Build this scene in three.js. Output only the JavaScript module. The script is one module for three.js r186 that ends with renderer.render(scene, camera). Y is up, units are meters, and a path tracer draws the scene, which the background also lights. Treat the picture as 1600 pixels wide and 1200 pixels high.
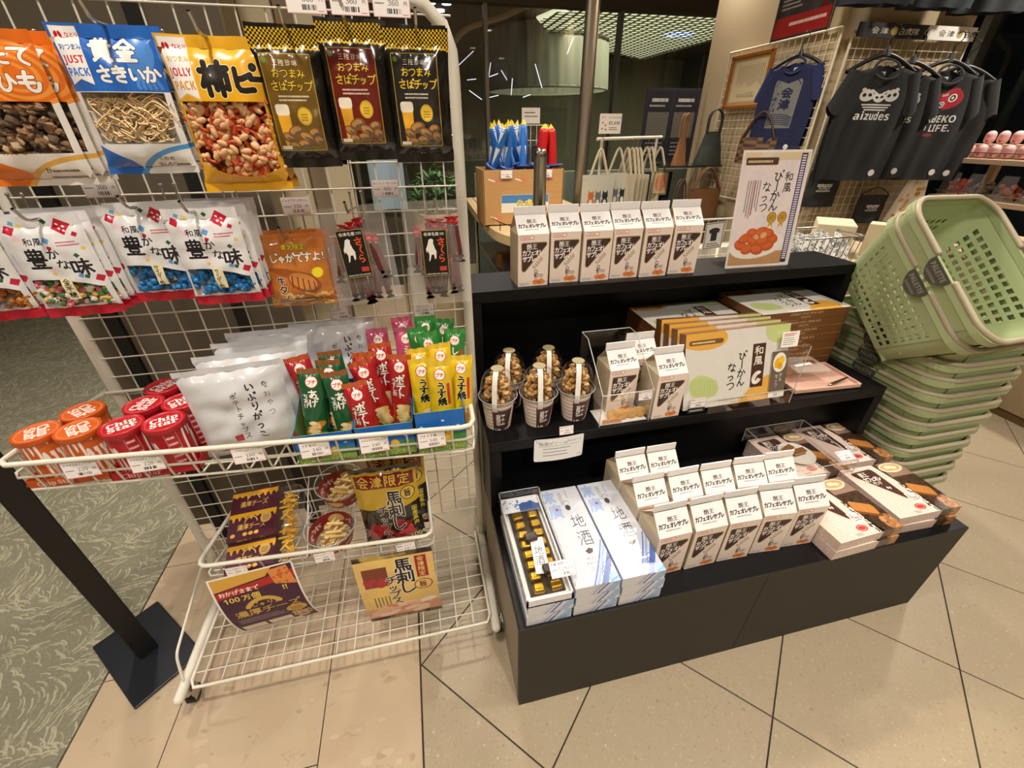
import * as THREE from 'three';
import { mergeGeometries, mergeVertices } from 'three/addons/utils/BufferGeometryUtils.js';
import { RoundedBoxGeometry } from 'three/addons/geometries/RoundedBoxGeometry.js';
import { RectAreaLightUniformsLib } from 'three/addons/lights/RectAreaLightUniformsLib.js';
import { ImprovedNoise } from 'three/addons/math/ImprovedNoise.js';

// ------------------------------------------------------------------ camera, light, exposure
const scene = new THREE.Scene();
scene.background = new THREE.Color(0x020304);            // night outside
const camera = new THREE.PerspectiveCamera(84.805, 4 / 3, 0.05, 60);
camera.position.set(0, 1.3938, 0);
camera.rotation.set(-0.542755, -0.218292, -0.003757, 'YXZ');
const renderer = new THREE.WebGLRenderer();
renderer.toneMapping = THREE.LinearToneMapping;
renderer.toneMappingExposure = 1.06;
renderer.shadowMap.enabled = true;
RectAreaLightUniformsLib.init();
const LAMP_COLOR = [1.0, 0.905, 0.79];
const LAMP_POWER = 9.5;                                 // candela of one ceiling downlight
const CEILING = 2.75;
// ceiling downlights of the shop: x, z, strength
const DOWNLIGHTS = [[3.55, -1.75, 1.9], [1.5, -0.3, 0.85], [-0.35, -0.35, 1.0], [0.5, 0.9, 1.5], [-1.3, 0.9, 1.1], [2.3, 0.9, 1.1],
  [-1.4, -2.2, 0.9], [0.2, -2.1, 1.2], [1.5, -2.0, 1.3], [2.3, -3.4, 1.0], [0.6, -3.7, 1.0], [3.3, -3.2, 0.6], [4.6, -2.1, 0.9], [-2.5, -0.7, 1.0]];  // last lamp is added out of view to brighten the corridor carpet

// ------------------------------------------------------------------ helpers
let seed = 20240607;
const rnd = () => { seed = (seed * 1664525 + 1013904223) >>> 0; return seed / 4294967296; };
const rr = (a, b) => a + (b - a) * rnd();
const noise = new ImprovedNoise();
const V = (x, y, z) => new THREE.Vector3(x, y, z);
const names = {};
function numbered(n) { const k = names[n] = (names[n] ?? -1) + 1; return k ? n + '_' + String(k).padStart(3, '0') : n; }
function mesh(name, geo, mat, parent) {
  const m = new THREE.Mesh(geo, mat); m.name = parent && parent !== scene ? name : numbered(name);
  m.castShadow = m.receiveShadow = true; (parent || scene).add(m); return m;
}
function tag(o, label, category, group, kind) {
  if (label) o.userData.label = label; if (category) o.userData.category = category;
  if (group) o.userData.group = group; if (kind) o.userData.kind = kind; return o;
}
function thing(name, label, category, pos = [0, 0, 0], ry = 0, group) {
  const g = new THREE.Group(); g.name = numbered(name); g.position.set(...pos); g.rotation.y = ry; scene.add(g);
  return tag(g, label, category, group);
}
function copy(o, pos, ry, label, group) {
  const c = o.clone(); c.name = numbered(o.name.replace(/_\d{3}$/, '')); c.userData = { ...o.userData };
  if (pos) c.position.set(...pos); if (ry !== undefined) c.rotation.y = ry;
  if (label) c.userData.label = label; if (group) c.userData.group = group;
  scene.add(c); return c;
}
const ORD = ['first', 'second', 'third', 'fourth', 'fifth', 'sixth', 'seventh', 'eighth', 'ninth', 'tenth', 'eleventh', 'twelfth'];
const structure = (name, geo, mat, label) => { const m = mesh(name, geo, mat); m.userData.kind = 'structure'; if (label) m.userData.label = label; return m; };
const std = (color, roughness = 0.6, extra = {}) => new THREE.MeshStandardMaterial({ color, roughness, ...extra });
const phys = (color, roughness = 0.5, extra = {}) => new THREE.MeshPhysicalMaterial({ color, roughness, ...extra });
const gm = (list) => mergeGeometries(list.map((g) => { const n = g.index ? g.toNonIndexed() : g; for (const k of Object.keys(n.attributes)) if (!['position', 'normal', 'uv'].includes(k)) n.deleteAttribute(k); return n; }));
const box = (w, h, d, x = 0, y = 0, z = 0) => new THREE.BoxGeometry(w, h, d).translate(x, y, z);
const rbox = (w, h, d, r, x = 0, y = 0, z = 0, s = 2) => new RoundedBoxGeometry(w, h, d, s, r).translate(x, y, z);
function rod(a, b, r, seg = 6, r2) {
  const A = V(...a), B = V(...b), d = B.clone().sub(A), L = d.length();
  const g = new THREE.CylinderGeometry(r2 ?? r, r, L, seg, 1);
  g.applyQuaternion(new THREE.Quaternion().setFromUnitVectors(V(0, 1, 0), d.normalize()));
  return g.translate((A.x + B.x) / 2, (A.y + B.y) / 2, (A.z + B.z) / 2);
}
const tube = (pts, r, seg = 24, rs = 6, closed = false, tension = 0.5, type = 'catmullrom') =>
  new THREE.TubeGeometry(new THREE.CatmullRomCurve3(pts.map((p) => V(...p)), closed, type, tension), seg, r, rs, closed);
function bentTube(pts, r, bend, rs = 6, per = 5) {       // straight runs joined by round bends
  const P = pts.map((p) => V(...p)), out = [P[0]];
  for (let i = 1; i < P.length - 1; i++) {
    const a = P[i].clone().sub(P[i - 1]), b = P[i + 1].clone().sub(P[i]);
    const k = Math.min(bend, a.length() * 0.48, b.length() * 0.48);
    const s = P[i].clone().addScaledVector(a.normalize(), -k), e = P[i].clone().addScaledVector(b.normalize(), k);
    for (let j = 0; j <= per; j++) { const t = j / per; out.push(s.clone().multiplyScalar((1 - t) ** 2).addScaledVector(P[i], 2 * t * (1 - t)).addScaledVector(e, t * t)); }
  }
  out.push(P[P.length - 1]);
  const path = new THREE.CurvePath();
  for (let i = 1; i < out.length; i++) if (out[i].distanceTo(out[i - 1]) > 1e-5) path.add(new THREE.LineCurve3(out[i - 1], out[i]));
  const n = out.length * 2 + 4;
  const c = new THREE.CatmullRomCurve3(out, false, 'catmullrom', 0.01);
  return new THREE.TubeGeometry(c, n * 2, r, rs, false);
}
const lathe = (pts, seg = 28) => new THREE.LatheGeometry(pts.map((p) => new THREE.Vector2(p[0], p[1])), seg);
// printed faces: every quad takes its own rectangle of a picture (u0, v0, u1, v1; v up)
class Quads {
  constructor() { this.p = []; this.t = []; }
  quad(a, b, c, d, [u0, v0, u1, v1] = [0, 0, 1, 1]) {    // a bottom left, b bottom right, c top right, d top left
    this.p.push(...a, ...b, ...c, ...a, ...c, ...d); this.t.push(u0, v0, u1, v0, u1, v1, u0, v0, u1, v1, u0, v1); return this;
  }
  tri(a, b, c, uv) { this.p.push(...a, ...b, ...c); this.t.push(...uv); return this; }
  // box from its corner numbers with pictures for the faces
  block(x0, x1, y0, y1, z0, z1, f = {}) {
    const d = f.all || [0.002, 0.002, 0.006, 0.006], A = (n) => f[n] || d;
    this.quad([x0, y0, z1], [x1, y0, z1], [x1, y1, z1], [x0, y1, z1], A('front'));
    this.quad([x1, y0, z0], [x0, y0, z0], [x0, y1, z0], [x1, y1, z0], A('back'));
    this.quad([x0, y0, z0], [x0, y0, z1], [x0, y1, z1], [x0, y1, z0], A('left'));
    this.quad([x1, y0, z1], [x1, y0, z0], [x1, y1, z0], [x1, y1, z1], A('right'));
    this.quad([x0, y1, z1], [x1, y1, z1], [x1, y1, z0], [x0, y1, z0], A('top'));
    this.quad([x0, y0, z0], [x1, y0, z0], [x1, y0, z1], [x0, y0, z1], A('bottom')); return this;
  }
  done() {
    const g = new THREE.BufferGeometry();
    g.setAttribute('position', new THREE.Float32BufferAttribute(this.p, 3)); g.setAttribute('uv', new THREE.Float32BufferAttribute(this.t, 2));
    g.computeVertexNormals(); return g;
  }
}
const card = (w, h, t = 0.001, rect = [0, 0, 1, 1]) => new Quads().block(-w / 2, w / 2, 0, h, -t, 0, { front: rect, back: rect }).done();
function picture(w, h, draw, opts = {}) {
  const c = document.createElement('canvas'); c.width = w; c.height = h; const g = c.getContext('2d'); draw(g, w, h);
  const t = new THREE.CanvasTexture(c); t.colorSpace = THREE.SRGBColorSpace; t.anisotropy = 8;
  if (opts.repeat) { t.wrapS = t.wrapT = THREE.RepeatWrapping; t.repeat.set(...opts.repeat); }
  return t;
}
const printed = (map, roughness = 0.5, extra = {}) => new THREE.MeshPhysicalMaterial({ map, roughness, ...extra });
// sheet over a grid: f(u, v) gives a point
function sheet(nu, nv, f, u0 = 0, v0 = 0, u1 = 1, v1 = 1) {
  const p = [], t = [], ix = [];
  for (let j = 0; j <= nv; j++) for (let i = 0; i <= nu; i++) { const u = i / nu, v = j / nv; p.push(...f(u, v)); t.push(u0 + (u1 - u0) * u, v0 + (v1 - v0) * v); }
  for (let j = 0; j < nv; j++) for (let i = 0; i < nu; i++) { const a = j * (nu + 1) + i, b = a + 1, c = b + nu + 1, d = a + nu + 1; ix.push(a, b, c, a, c, d); }
  const g = new THREE.BufferGeometry(); g.setAttribute('position', new THREE.Float32BufferAttribute(p, 3)); g.setAttribute('uv', new THREE.Float32BufferAttribute(t, 2));
  g.setIndex(ix); g.computeVertexNormals(); return g;
}
// ------------------------------------------------------------------ brush strokes of the written characters, on a field of 10 by 10
const STROKES = {
  カ: '1,3 9,3 8.5,8 7.5,9.3 6,8.5|4.5,.5 4.3,4 3,7.5 1,9.5', フ: '1,1.5 9,1.5 8,5 6,8 3,9.5', エ: '1.5,2 8.5,2|5,2 5,8.5|.5,8.5 9.5,8.5',
  オ: '.5,3 9.5,3|6.5,.5 6.5,9.3 5,8.5|6.3,3.2 4,6.5 1,8.5', レ: '2.5,1 2.5,9 5,8 9,4.5', サ: '.5,3.5 9.5,3.5|3,1 3,6.5|7,1 7,5 6,8 3.5,9.5',
  チ: '8,.8 5,2 1.5,2.3|.5,4.8 9.5,4.8|5.3,2 5.3,6 4,8.5 2,9.5', ツ: '1.5,2 2.5,4.8|4.5,1.3 5.5,4.2|8.8,2 8,5.5 6,8 3,9.5',
  ス: '1.5,1.5 8,1.5 6.5,4.5 4,7.5 1,9.5|5.5,6 9.3,9.3', ホ: '.5,3 9.5,3|5,.5 5,9.5 3.8,8.8|2.5,4.8 1,8|7.5,4.8 9,8', テ: '2,1.5 8,1.5|.5,4.3 9.5,4.3|5.2,4.3 5,7 3,9.5',
  ト: '3.5,.5 3.5,9.5|3.5,4 8,6.3', イ: '8,.8 5,3.8 1,6|5.3,3.8 5.3,9.5', タ: '4,.5 3,3 1,5.3|3.5,2.3 9,2.3 7.5,6 5,8.3 2.5,9.6|3,5 7.3,7',
  ン: '1.5,2 4,4|1.5,9 5,8 8,5.5 9.3,2.5', ヒ: '2,1 2,7.5 3,9 5,9.2 9,8.8|2,5 5,4.5 8.5,3', ハ: '3.5,2 3,5.5 1,9|6.5,2 8,5.5 9.3,9', ク: '4,.5 3,3 1,5.3|3.5,2.3 8.8,2.3 7.5,6 5,8.5 2.5,9.6',
  セ: '.5,4.3 9,3 7,6|3.5,1 3.5,7.5 4.5,9 9,9', リ: '2.5,1 2.5,6|7.5,.8 7.5,5 6.5,8 4,9.6', コ: '1.5,2 8.5,2 8.5,8.7|1,8.7 8.8,8.7', ヨ: '1.5,1.5 8.5,1.5 8.5,9|2,5 8.5,5|1.5,9 8.5,9',
  ラ: '2,1.5 8,1.5|1,4.3 9,4.3 8,7 6,8.8 3,9.6', ル: '3,1.5 3,5.5 2.5,7.5 .8,9.3|6,1 6,9 8,8 9.6,5.5', マ: '1,2 9.2,2 7.5,4.5 5,7|3.5,5 6.5,9', ミ: '2.5,1 7.5,2.3|2.2,4 7.3,5.3|1.5,7.3 8,9.3',
  ソ: '2,2 3.3,5|8.8,1.5 8,5.5 6,8 3,9.6', シ: '2,1.5 4,2.8|1,4.3 3,5.6|1.5,9.3 5,8.3 7.5,6 9.3,3', ナ: '.5,3.8 9.5,3.8|5.3,.5 5.3,4.5 4.5,7.5 2,9.6', ー: '.8,5 9.2,5', ヤ: '.5,4 9.2,2.8 6.8,5.8|3,1 5.2,9.6',
  ほ: '1.8,1 1.3,5 2,9.3|4.5,1.8 9.3,1.8|4.5,4.5 9.3,4.5|7,1.8 7,8 5.5,9.3 4,8.3 5,6.8 7,7.5 9.3,9', は: '1.8,1 1.3,5 2,9.3|4.3,3.5 9.3,3.5|7,1 7,8 5.5,9.3 4,8.3 5,6.8 7,7.5 9.3,9',
  た: '.8,2.5 6,2.5|4,.5 2.8,5 1,9.5|5.5,5 9,4.8|5.2,8 6,9.2 9.5,9', て: '.8,2 9.2,1.5 6.5,3 5,5.5 5.5,8.3 8.2,9.4', ひ: '.8,2.2 4,1.8 2,5 2.3,8.3 4.5,9.3 6.8,7.5 7,3.5 6.8,1.5 8,4 9.5,5.5',
  も: '4.5,.5 3.8,4 3.8,7.8 5.5,9.3 8,8.5 8.6,5.5|1.5,3 7,2.8|1.2,5.5 6.8,5.3', な: '.8,2.5 5.2,2.2|3.5,.5 2.5,4 1,6.8|6.8,1.8 9.3,3.8|7,4 7,8 5.5,9.3 4,8.3 5,7 7,7.6 9,9',
  と: '3,.8 4,4.5|8.5,2.5 4.5,4.5 2.3,6.8 3,9 8.8,9.2', り: '3,1 2.5,4 3,6 4,4.3|7.3,.8 7.8,4 7,7.5 4.5,9.6', お: '.8,3 5.8,2.6|3.4,.6 3.4,8 2.2,9.2 1.2,7.8 3.5,5.8 7,5 9,6.5 8,8.8 5.8,9.3|7.3,1.8 9.3,3.8',
  つ: '.6,3.5 4,2 7.5,1.8 9.3,4 8.3,7 4,9.2', ま: '1.5,2.3 8.8,2.3|1.8,4.7 8.5,4.7|5,.5 5,8 3.3,9.4 1.8,8.3 3,7 5,7.3 8.5,9.2', み: '1.5,1.8 5.2,1.6 3.8,5 2,8.5 1,7.3 3,5.8 6,6.3 9.5,7.3|8,3.5 7.5,7 6,9.6',
  さ: '1,3.5 8.5,2.6|4.5,.5 7.5,6.2|7.3,6.2 3.5,5.8 2,7.5 3.3,9.2 7.5,9.4', き: '1.5,2.2 8,1.6|1.2,4.3 8.5,3.6|4.2,.4 7.5,6.3|7.3,6.4 3.5,6.2 2.2,7.8 3.5,9.3 7.2,9.5', い: '1.8,2 1.6,6 2.8,8.8 4.2,7.2|7.2,2.5 8.8,4.8 9,7',
  か: '.8,3.2 6,2.8 6.2,6 5,9.2 3.5,8.5|3.6,.6 2.6,5 .8,9.2|7.5,2 9.3,5.2', ん: '5,.8 3,5 1,9.3|2.5,6.2 4.3,5 5.2,6.5 5.5,9 7,9.2 9.3,6.3', し: '2.8,.8 2.5,6.5 3.5,9 6,9 9,6.3',
  や: '.8,5 5.5,2.8 8.8,3.5 8.6,5.8 6,6.3|5.2,.8 6.2,2.5|2.5,2 5.2,9.6', よ: '5.2,3 9,3|5.2,.6 5.2,8 3.5,9.3 1.8,8.2 3,6.9 5.2,7.2 8.8,9.2', す: '.6,2.4 9.4,2.2|5.6,.5 5.7,5.6 4.2,6.7 3,5.4 4.3,4.3 5.7,5 5.5,7.5 3.5,9.6',
  う: '3.2,.9 6.8,1.9|1.8,4.4 6,3.4 8,4.8 7.5,7.3 4,9.6', け: '1.8,1 1.3,5 2,9.3|4.3,3.5 9.5,3.5|7.2,.8 7.3,6 5.5,9.5', ふ: '4,.8 6,2.2 4.6,3.6 6.3,6 5.6,8.6 3.6,8.6|1.8,5.2 .8,8|7.6,5 9.3,7.6', こ: '2,2 7.8,2 6.3,3.2|1.8,6.8 2.8,8.8 8.8,8.8',
  れ: '2.8,.8 2.8,9.6|.6,3 4.2,2.6 .8,7.6|2.8,5.5 6,2.6 6.8,3.6 6.4,7.8 7.6,9 9.6,7.4', の: '5.2,2 4.2,6 2.6,8.4 1.2,6.6 2,3.6 5.2,1.8 8.6,3.2 8.8,6.4 6,9.2', く: '7.2,.8 2.6,5 7.4,9.4', ら: '3.6,.8 6,1.8|2.4,3 2,6.6 5,4.8 7.8,6 7,8.6 4,9.5',
  ち: '1,2.8 8.6,2.4|4,.6 2.4,6.2 5.4,4.8 8,6 7.2,8.6 4.4,9.5', え: '3.6,.8 6.2,1.8|2.2,4 7,3.8 1,9.4 4.4,6.4 5.8,9 9.2,9.2', あ: '1,2.4 8.4,2|4.2,.6 4,9|6.6,3.6 4,8.2 1.8,8.4 2.2,5.8 6,4.4 8.8,6 8,8.8 6,9.5',
  貝: '2.5,.8 2.5,7|2.5,.8 7.5,.8 7.5,7 2.5,7|2.5,2.8 7.5,2.8|2.5,4.9 7.5,4.9|3.8,7.3 1,9.6|6.2,7.3 9,9.6', 黄: '1.5,1.5 8.5,1.5|3.5,.3 3.5,3|6.5,.3 6.5,3|.5,3.2 9.5,3.2|5,3.2 5,7.5|2,4.3 8,4.3 8,7.5 2,7.5 2,4.3|2,5.9 8,5.9|3.5,7.8 1,9.6|6.5,7.8 9,9.6',
  金: '5,.4 .6,4|5,.4 9.4,4|2.8,4 7.2,4|1.5,6 8.5,6|5,4 5,9.3|3,6.8 3.8,8.4|7,6.8 6.2,8.4|.8,9.4 9.2,9.4', 柿: '.5,2.8 4,2.8|2.3,.5 2.3,9.6|2.3,3.5 .5,7|2.5,4.2 4,6|6.8,.4 6.8,2|4.5,2 9.5,2|5,3.8 5,8|5,3.8 9,3.8 9,7.8 8.3,7.5|6.9,2.2 6.9,9.6',
  三: '1.5,1.5 8.5,1.5|2.2,5 7.8,5|.6,9 9.4,9', 陸: '.8,.8 .8,9.6|.8,.8 3.2,.8 2,3.5 3.3,5.5 1.2,6.5|4.5,1.8 9,1.8|6.7,.5 6.7,3.6|4,3.6 9.5,3.6|5.6,3.8 4.6,5.5|7.8,3.8 9,5.4|4.6,6.8 9,6.8|6.8,5.6 6.8,9.3|4,9.3 9.6,9.3',
  珍: '.5,1.2 4,1.2|.8,4.8 3.8,4.8|.3,9 4.2,8.3|2.2,1.2 2.2,8.6|7,.4 4.4,4|7,.4 9.6,4|7.6,3 5.4,5|8,5 5,7.2|8.8,6.8 4.6,9.6', 味: '.8,2 .8,7.5|.8,2 3.4,2 3.4,7.5 .8,7.5|4.8,2.2 9,2.2|4.2,4.6 9.7,4.6|6.9,.4 6.9,9.6|6.7,4.8 4,8.6|7.1,4.8 9.7,8.4',
  和: '4.5,.6 1,1.8|.5,3.4 5,3.4|2.8,1.4 2.8,9.6|2.7,3.6 .5,7|3,4.4 4.6,6|6,2.6 6,8.4|6,2.6 9.2,2.6 9.2,8.4|6,7.8 9.2,7.8', 風: '1.8,1 1.8,6 .5,9.5|1.8,1 8,1 8,6 9,9.3 9.6,7.5|3,2.4 7,2|3.2,4 6.8,4 6.8,6.2 3.2,6.2 3.2,4|5,2.4 5,8.4|3,8.6 6.8,8.2|6,7.2 7.2,8.8',
  豊: '1.6,1.2 8.4,1.2 8.4,4.6 1.6,4.6 1.6,1.2|1.6,2.9 8.4,2.9|3.9,.3 3.9,4.6|6.1,.3 6.1,4.6|.6,5.6 9.4,5.6|2.6,6.6 7.4,6.6 7.4,8.2 2.6,8.2 2.6,6.6|3.6,8.4 4,9.4|6.4,8.4 6,9.4|.6,9.6 9.4,9.6', 平: '1,1.5 9,1.5|2.6,2.4 3.4,4.2|7.4,2.4 6.6,4.2|.5,5.2 9.5,5.2|5,1.5 5,9.6',
  糖: '.4,3.8 4,3.8|2.2,.6 2.2,9.6|.8,1.2 1.4,2.8|3.6,1.2 3,2.8|2,4 .4,7.5|2.4,4.4 4,6.4|5,1.4 9.6,1.4|5,1.4 4.8,6 4,9.4|7.2,.4 7.2,6.2|5.6,2.8 8.8,2.8 8.8,5 5.6,5|5.2,3.9 9.6,3.9|5.8,6.6 8.8,6.6 8.8,9.2 5.8,9.2 5.8,6.6',
  飴: '2.4,.5 .4,3|2.4,.5 4.4,2.6|1,3.2 3.8,3.2 3.8,5.8 1,5.8|1,3.2 1,9 4,8.2|1,4.5 3.8,4.5|6.8,.6 5,3.6 9,3.2|8,2 9.4,4.2|5.4,5.4 9,5.4 9,9.2 5.4,9.2 5.4,5.4', 東: '.8,1.8 9.2,1.8|2,3.2 8,3.2 8,6.4 2,6.4 2,3.2|2,4.8 8,4.8|5,.4 5,9.6|4.8,6.6 .8,9.2|5.2,6.6 9.2,9.2',
  北: '.6,3.4 3.8,3.4|3.8,.8 3.8,9.4|.4,8.4 3.8,7.2|6.2,.8 6.2,8.4 7,9.2 9.4,9 9.5,7.2|9,2.6 6.2,4.6', 限: '.8,.8 .8,9.6|.8,.8 3.2,.8 2,3.5 3.3,5.5 1.2,6.5|5,.9 9,.9 9,4.9 5,4.9|5,2.9 9,2.9|5,.9 5,9.2 7.2,8.2|9.2,5.8 7.4,7|6.6,5 9.6,9.6',
  定: '5,.3 5,1.6|.8,3.2 .8,1.7 9.2,1.7 9.2,3.2|2.6,4 7.6,4|5.2,4 5.2,8.8|5.2,6.2 8,6.2|2.8,5.6 2.6,7.4 .8,9.6|2.4,7.6 5,9 9.4,9.4', 牛: '2.8,.8 1,4|1.8,2.8 8.6,2.8|.5,5.6 9.5,5.6|5.3,.4 5.3,9.6', 会: '5,.4 .5,4.2|5,.4 9.5,4.2|2.8,4 7.2,4|1,6 9,6|4.4,6.2 2.4,9 7.6,8.6|6.4,7.2 8.4,9.6',
  津: '1,1 2.2,2|.5,3.8 1.8,4.8|.6,9.2 2.6,5.8|4,2 8.6,2 8.6,4.8 3.8,4.8|3.2,3.4 9.6,3.4|4,6.4 8.8,6.4|3.2,8 9.6,8|6.4,.5 6.4,9.6', 名: '4.2,.4 1,4|3.4,1.8 8,1.8 6,4.4 1,7.4|3,3.2 5,4.4|4,6 8.4,6 8.4,9.4 4,9.4 4,6',
  産: '5,.3 5,1.5|1.4,1.6 8.6,1.6|3.2,1.8 3.8,3.2|6.8,1.8 6.2,3.2|1.2,3.4 9.4,3.4|1.4,3.4 1.4,6.6 .4,9.6|3.6,4 2.6,6|3.2,5 9,5|3,7 8.6,7|2.2,9.4 9.6,9.4|5.9,3.8 5.9,9.4', 焼: '1,3 .5,5|4,2.4 3.2,4.2|2.3,.6 2.2,5 .4,9.4|2.3,5.4 4,8.4|5,1.4 9,1.4|7,.4 7,2.8|4.6,4.2 9.6,4.2|5.8,2.8 5.8,4.2|8.2,2.8 8.2,4.2|4.4,5.8 9.6,5.8|6.2,5.8 5.8,8 4.2,9.6|7.8,5.8 7.8,9 9.6,9.2 9.6,7.6',
  馬: '2,.8 2,6.2|2,.8 8.4,.8|2,2.6 8,2.6|2,4.4 8,4.4|5,.8 5,6.2|2,6.2 9,6.2 8.6,9.2 7.2,8.8|1,7.4 .5,9.4|3,7.4 3.4,9|5,7.4 5.4,9|6.8,7.2 7.4,8.4', 刺: '.5,2.2 6,2.2|3.2,.4 3.2,9.6|1,4 5.4,4 5.4,6.4|1,4 1,6.4|3,5.4 .4,9|3.4,5.4 6,8.4|7.4,1.6 7.4,6.8|9.3,.6 9.3,9.4 8.2,8.8',
  国: '1,.8 1,9.6|1,.8 9,.8 9,9.6|1,9.2 9,9.2|2.8,2.8 7.2,2.8|3.2,4.9 6.8,4.9|2.6,7.4 7.4,7.4|5,2.8 5,7.4|6,5.8 7,6.6', 肉: '1.2,2.6 1.2,9.6|1.2,2.6 8.8,2.6 8.8,9.2 7.8,8.8|5,.5 5,3 2.8,5.4|5,3.2 7.4,5|5,5.6 2.8,8.4|5,5.8 7.4,7.8', 旨: '2.4,.5 2.4,3.6 3.6,4.2 8.6,3.8|8,.8 2.4,2.4|2.4,5.2 7.8,5.2 7.8,9.5 2.4,9.5 2.4,5.2|2.4,7.3 7.8,7.3',
  濃: '.9,1 2,2|.4,3.8 1.6,4.8|.5,9.2 2.3,5.8|3.6,.9 9,.9 9,3.9 3.6,3.9 3.6,.9|3.6,2.4 9,2.4|5.3,.4 5.3,3.9|7.2,.4 7.2,3.9|3.2,4.9 9.6,4.9|3.6,4.9 3.4,7.6 2.6,9.6|4.6,6 8.8,6|4.2,7.2 9.4,7.2|5.2,7.2 5.2,9.4 6.8,8.8|8.6,7.4 7.2,8.2|6.6,7.3 9.6,9.6',
  厚: '1.5,1.2 9.4,1.2|1.6,1.2 1.5,6 .4,9.6|3.6,2.4 8.4,2.4 8.4,5 3.6,5 3.6,2.4|3.6,3.7 8.4,3.7|3.4,6 8.4,6 6,7|2.4,7.6 9.6,7.6|6,7 6,9.4 4.8,9', 豆: '1,1.2 9,1.2|2.4,2.8 7.6,2.8 7.6,5.8 2.4,5.8 2.4,2.8|3.2,6.6 3.8,8.4|6.8,6.6 6.2,8.4|.6,9.3 9.4,9.3', 末: '.8,2.2 9.2,2.2|2,4.8 8,4.8|5,.4 5,9.6|4.8,5 .8,9|5.2,5 9.2,9',
  廣: '5.4,.2 5.4,1.4|1.4,1.5 9.6,1.5|1.5,1.5 1.4,6 .4,9.6|3,3.4 9,3.4|4.6,2.4 4.6,4.4|7.4,2.4 7.4,4.4|2.6,4.6 9.4,4.6|3.6,5.6 8.4,5.6 8.4,8 3.6,8 3.6,5.6|3.6,6.8 8.4,6.8|6,4.6 6,8|4.4,8.2 3,9.6|7.6,8.2 9,9.6', 地: '.5,3.2 4,3.2|2.2,.8 2.2,7.8|.3,8.4 4.2,7.2|4.2,4.8 9.2,3 9,6.2 8,6.2|5.2,1.8 5.2,8.6 6,9.3 9.4,9.2 9.6,7.6|7,.5 7,7',
  酒: '.9,1 2,2|.4,3.8 1.6,4.8|.5,9.4 2.4,5.8|3,1.2 9.7,1.2|3.8,3 9.2,3 9.2,9.5 3.8,9.5 3.8,3|5.4,1.2 5.4,4.4 4.6,5.8|7.4,1.2 7.4,5.2 9,5.4|3.8,7.4 9.2,7.4', 酪: '.3,1.2 4.8,1.2|.7,3 4.5,3 4.5,9.4 .7,9.4 .7,3|1.9,1.2 1.9,4.4 1.2,5.6|3.3,1.2 3.3,5 4.3,5.2|.7,7.3 4.5,7.3|7,.4 5.4,3|6.6,1.6 9,1.6 7.4,3.8 5.2,5.6|6.4,2.8 9.6,5.4|6.2,6 9.2,6 9.2,9.4 6.2,9.4 6.2,6',
  王: '1,1.4 9,1.4|1.6,5 8.4,5|.6,9 9.4,9|5,1.4 5,9', 白: '5,.3 3.8,2|2,2.2 8,2.2 8,9.5 2,9.5 2,2.2|2,5.8 8,5.8', 虎: '5,.3 5,2.2|5,1 8.4,1|1.4,2.2 9.2,2.2 8.6,3.4|1.5,2.2 1.5,6 .4,9.6|3,3.8 7.6,3.2|4.8,2.4 4.8,4.8 8.4,4.8|4.2,6 4,8 2.6,9.6|6.6,6 6.6,9 9.4,9 9.5,7.6|4.2,6 6.6,6',
  隊: '.8,.8 .8,9.6|.8,.8 3.2,.8 2,3.5 3.3,5.5 1.2,6.5|5.4,.5 6.2,1.8|8.6,.5 7.6,1.8|4.4,2.2 9.4,2.2|6.8,2.4 4.4,4.4|6.2,3 7.2,5.6 6.6,9.4 5.4,9|6.8,4.6 4.2,6.6|7,6 4,9|9,3 7.2,4.6|7.2,5 9.6,8.6', 円: '1.2,1 1.2,9.6|1.2,1 8.8,1 8.8,9.2 7.8,8.8|5,1 5,5.2|1.2,5.2 8.8,5.2',
  小: '5,.6 5,9.3 3.8,8.8|2.6,3.4 .8,7.4|7.4,3.4 9.2,7.4', 万: '.8,1.6 9.2,1.6|4.4,1.6 4,5 1.4,9.4|4.2,4.6 8.2,4.6 7.6,9.2 6.2,8.8', 個: '3,.5 .5,4.4|1.8,2.8 1.8,9.6|3.8,1 9.4,1 9.4,9.4 3.8,9.4 3.8,1|5,3.2 8.2,3.2|6.6,2 6.6,5|5.4,5.2 7.8,5.2 7.8,7.6 5.4,7.6 5.4,5.2',
};
const VOICED = { ガ: 'カ', グ: 'ク', サ: 0, ザ: 'サ', ジ: 'シ', ズ: 'ス', ゼ: 'セ', ダ: 'タ', デ: 'テ', ド: 'ト', バ: 'ハ', ブ: 'フ', ビ: 'ヒ', が: 'か', げ: 'け', ぐ: 'く', じ: 'し', ず: 'す', だ: 'た', で: 'て', ば: 'は', ぶ: 'ふ', び: 'ひ' };
const HALF = { ピ: 'ヒ', プ: 'フ', ポ: 'ホ', パ: 'ハ', ぴ: 'ひ', ぱ: 'は' };
const SMALL = { ッ: 'ツ', ェ: 'エ', ョ: 'ヨ', ャ: 'ヤ', ゃ: 'や', ょ: 'よ', っ: 'つ' };
const isCurvy = (c) => c >= 'ぁ' && c <= 'ん';
const glyphCache = {};
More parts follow.
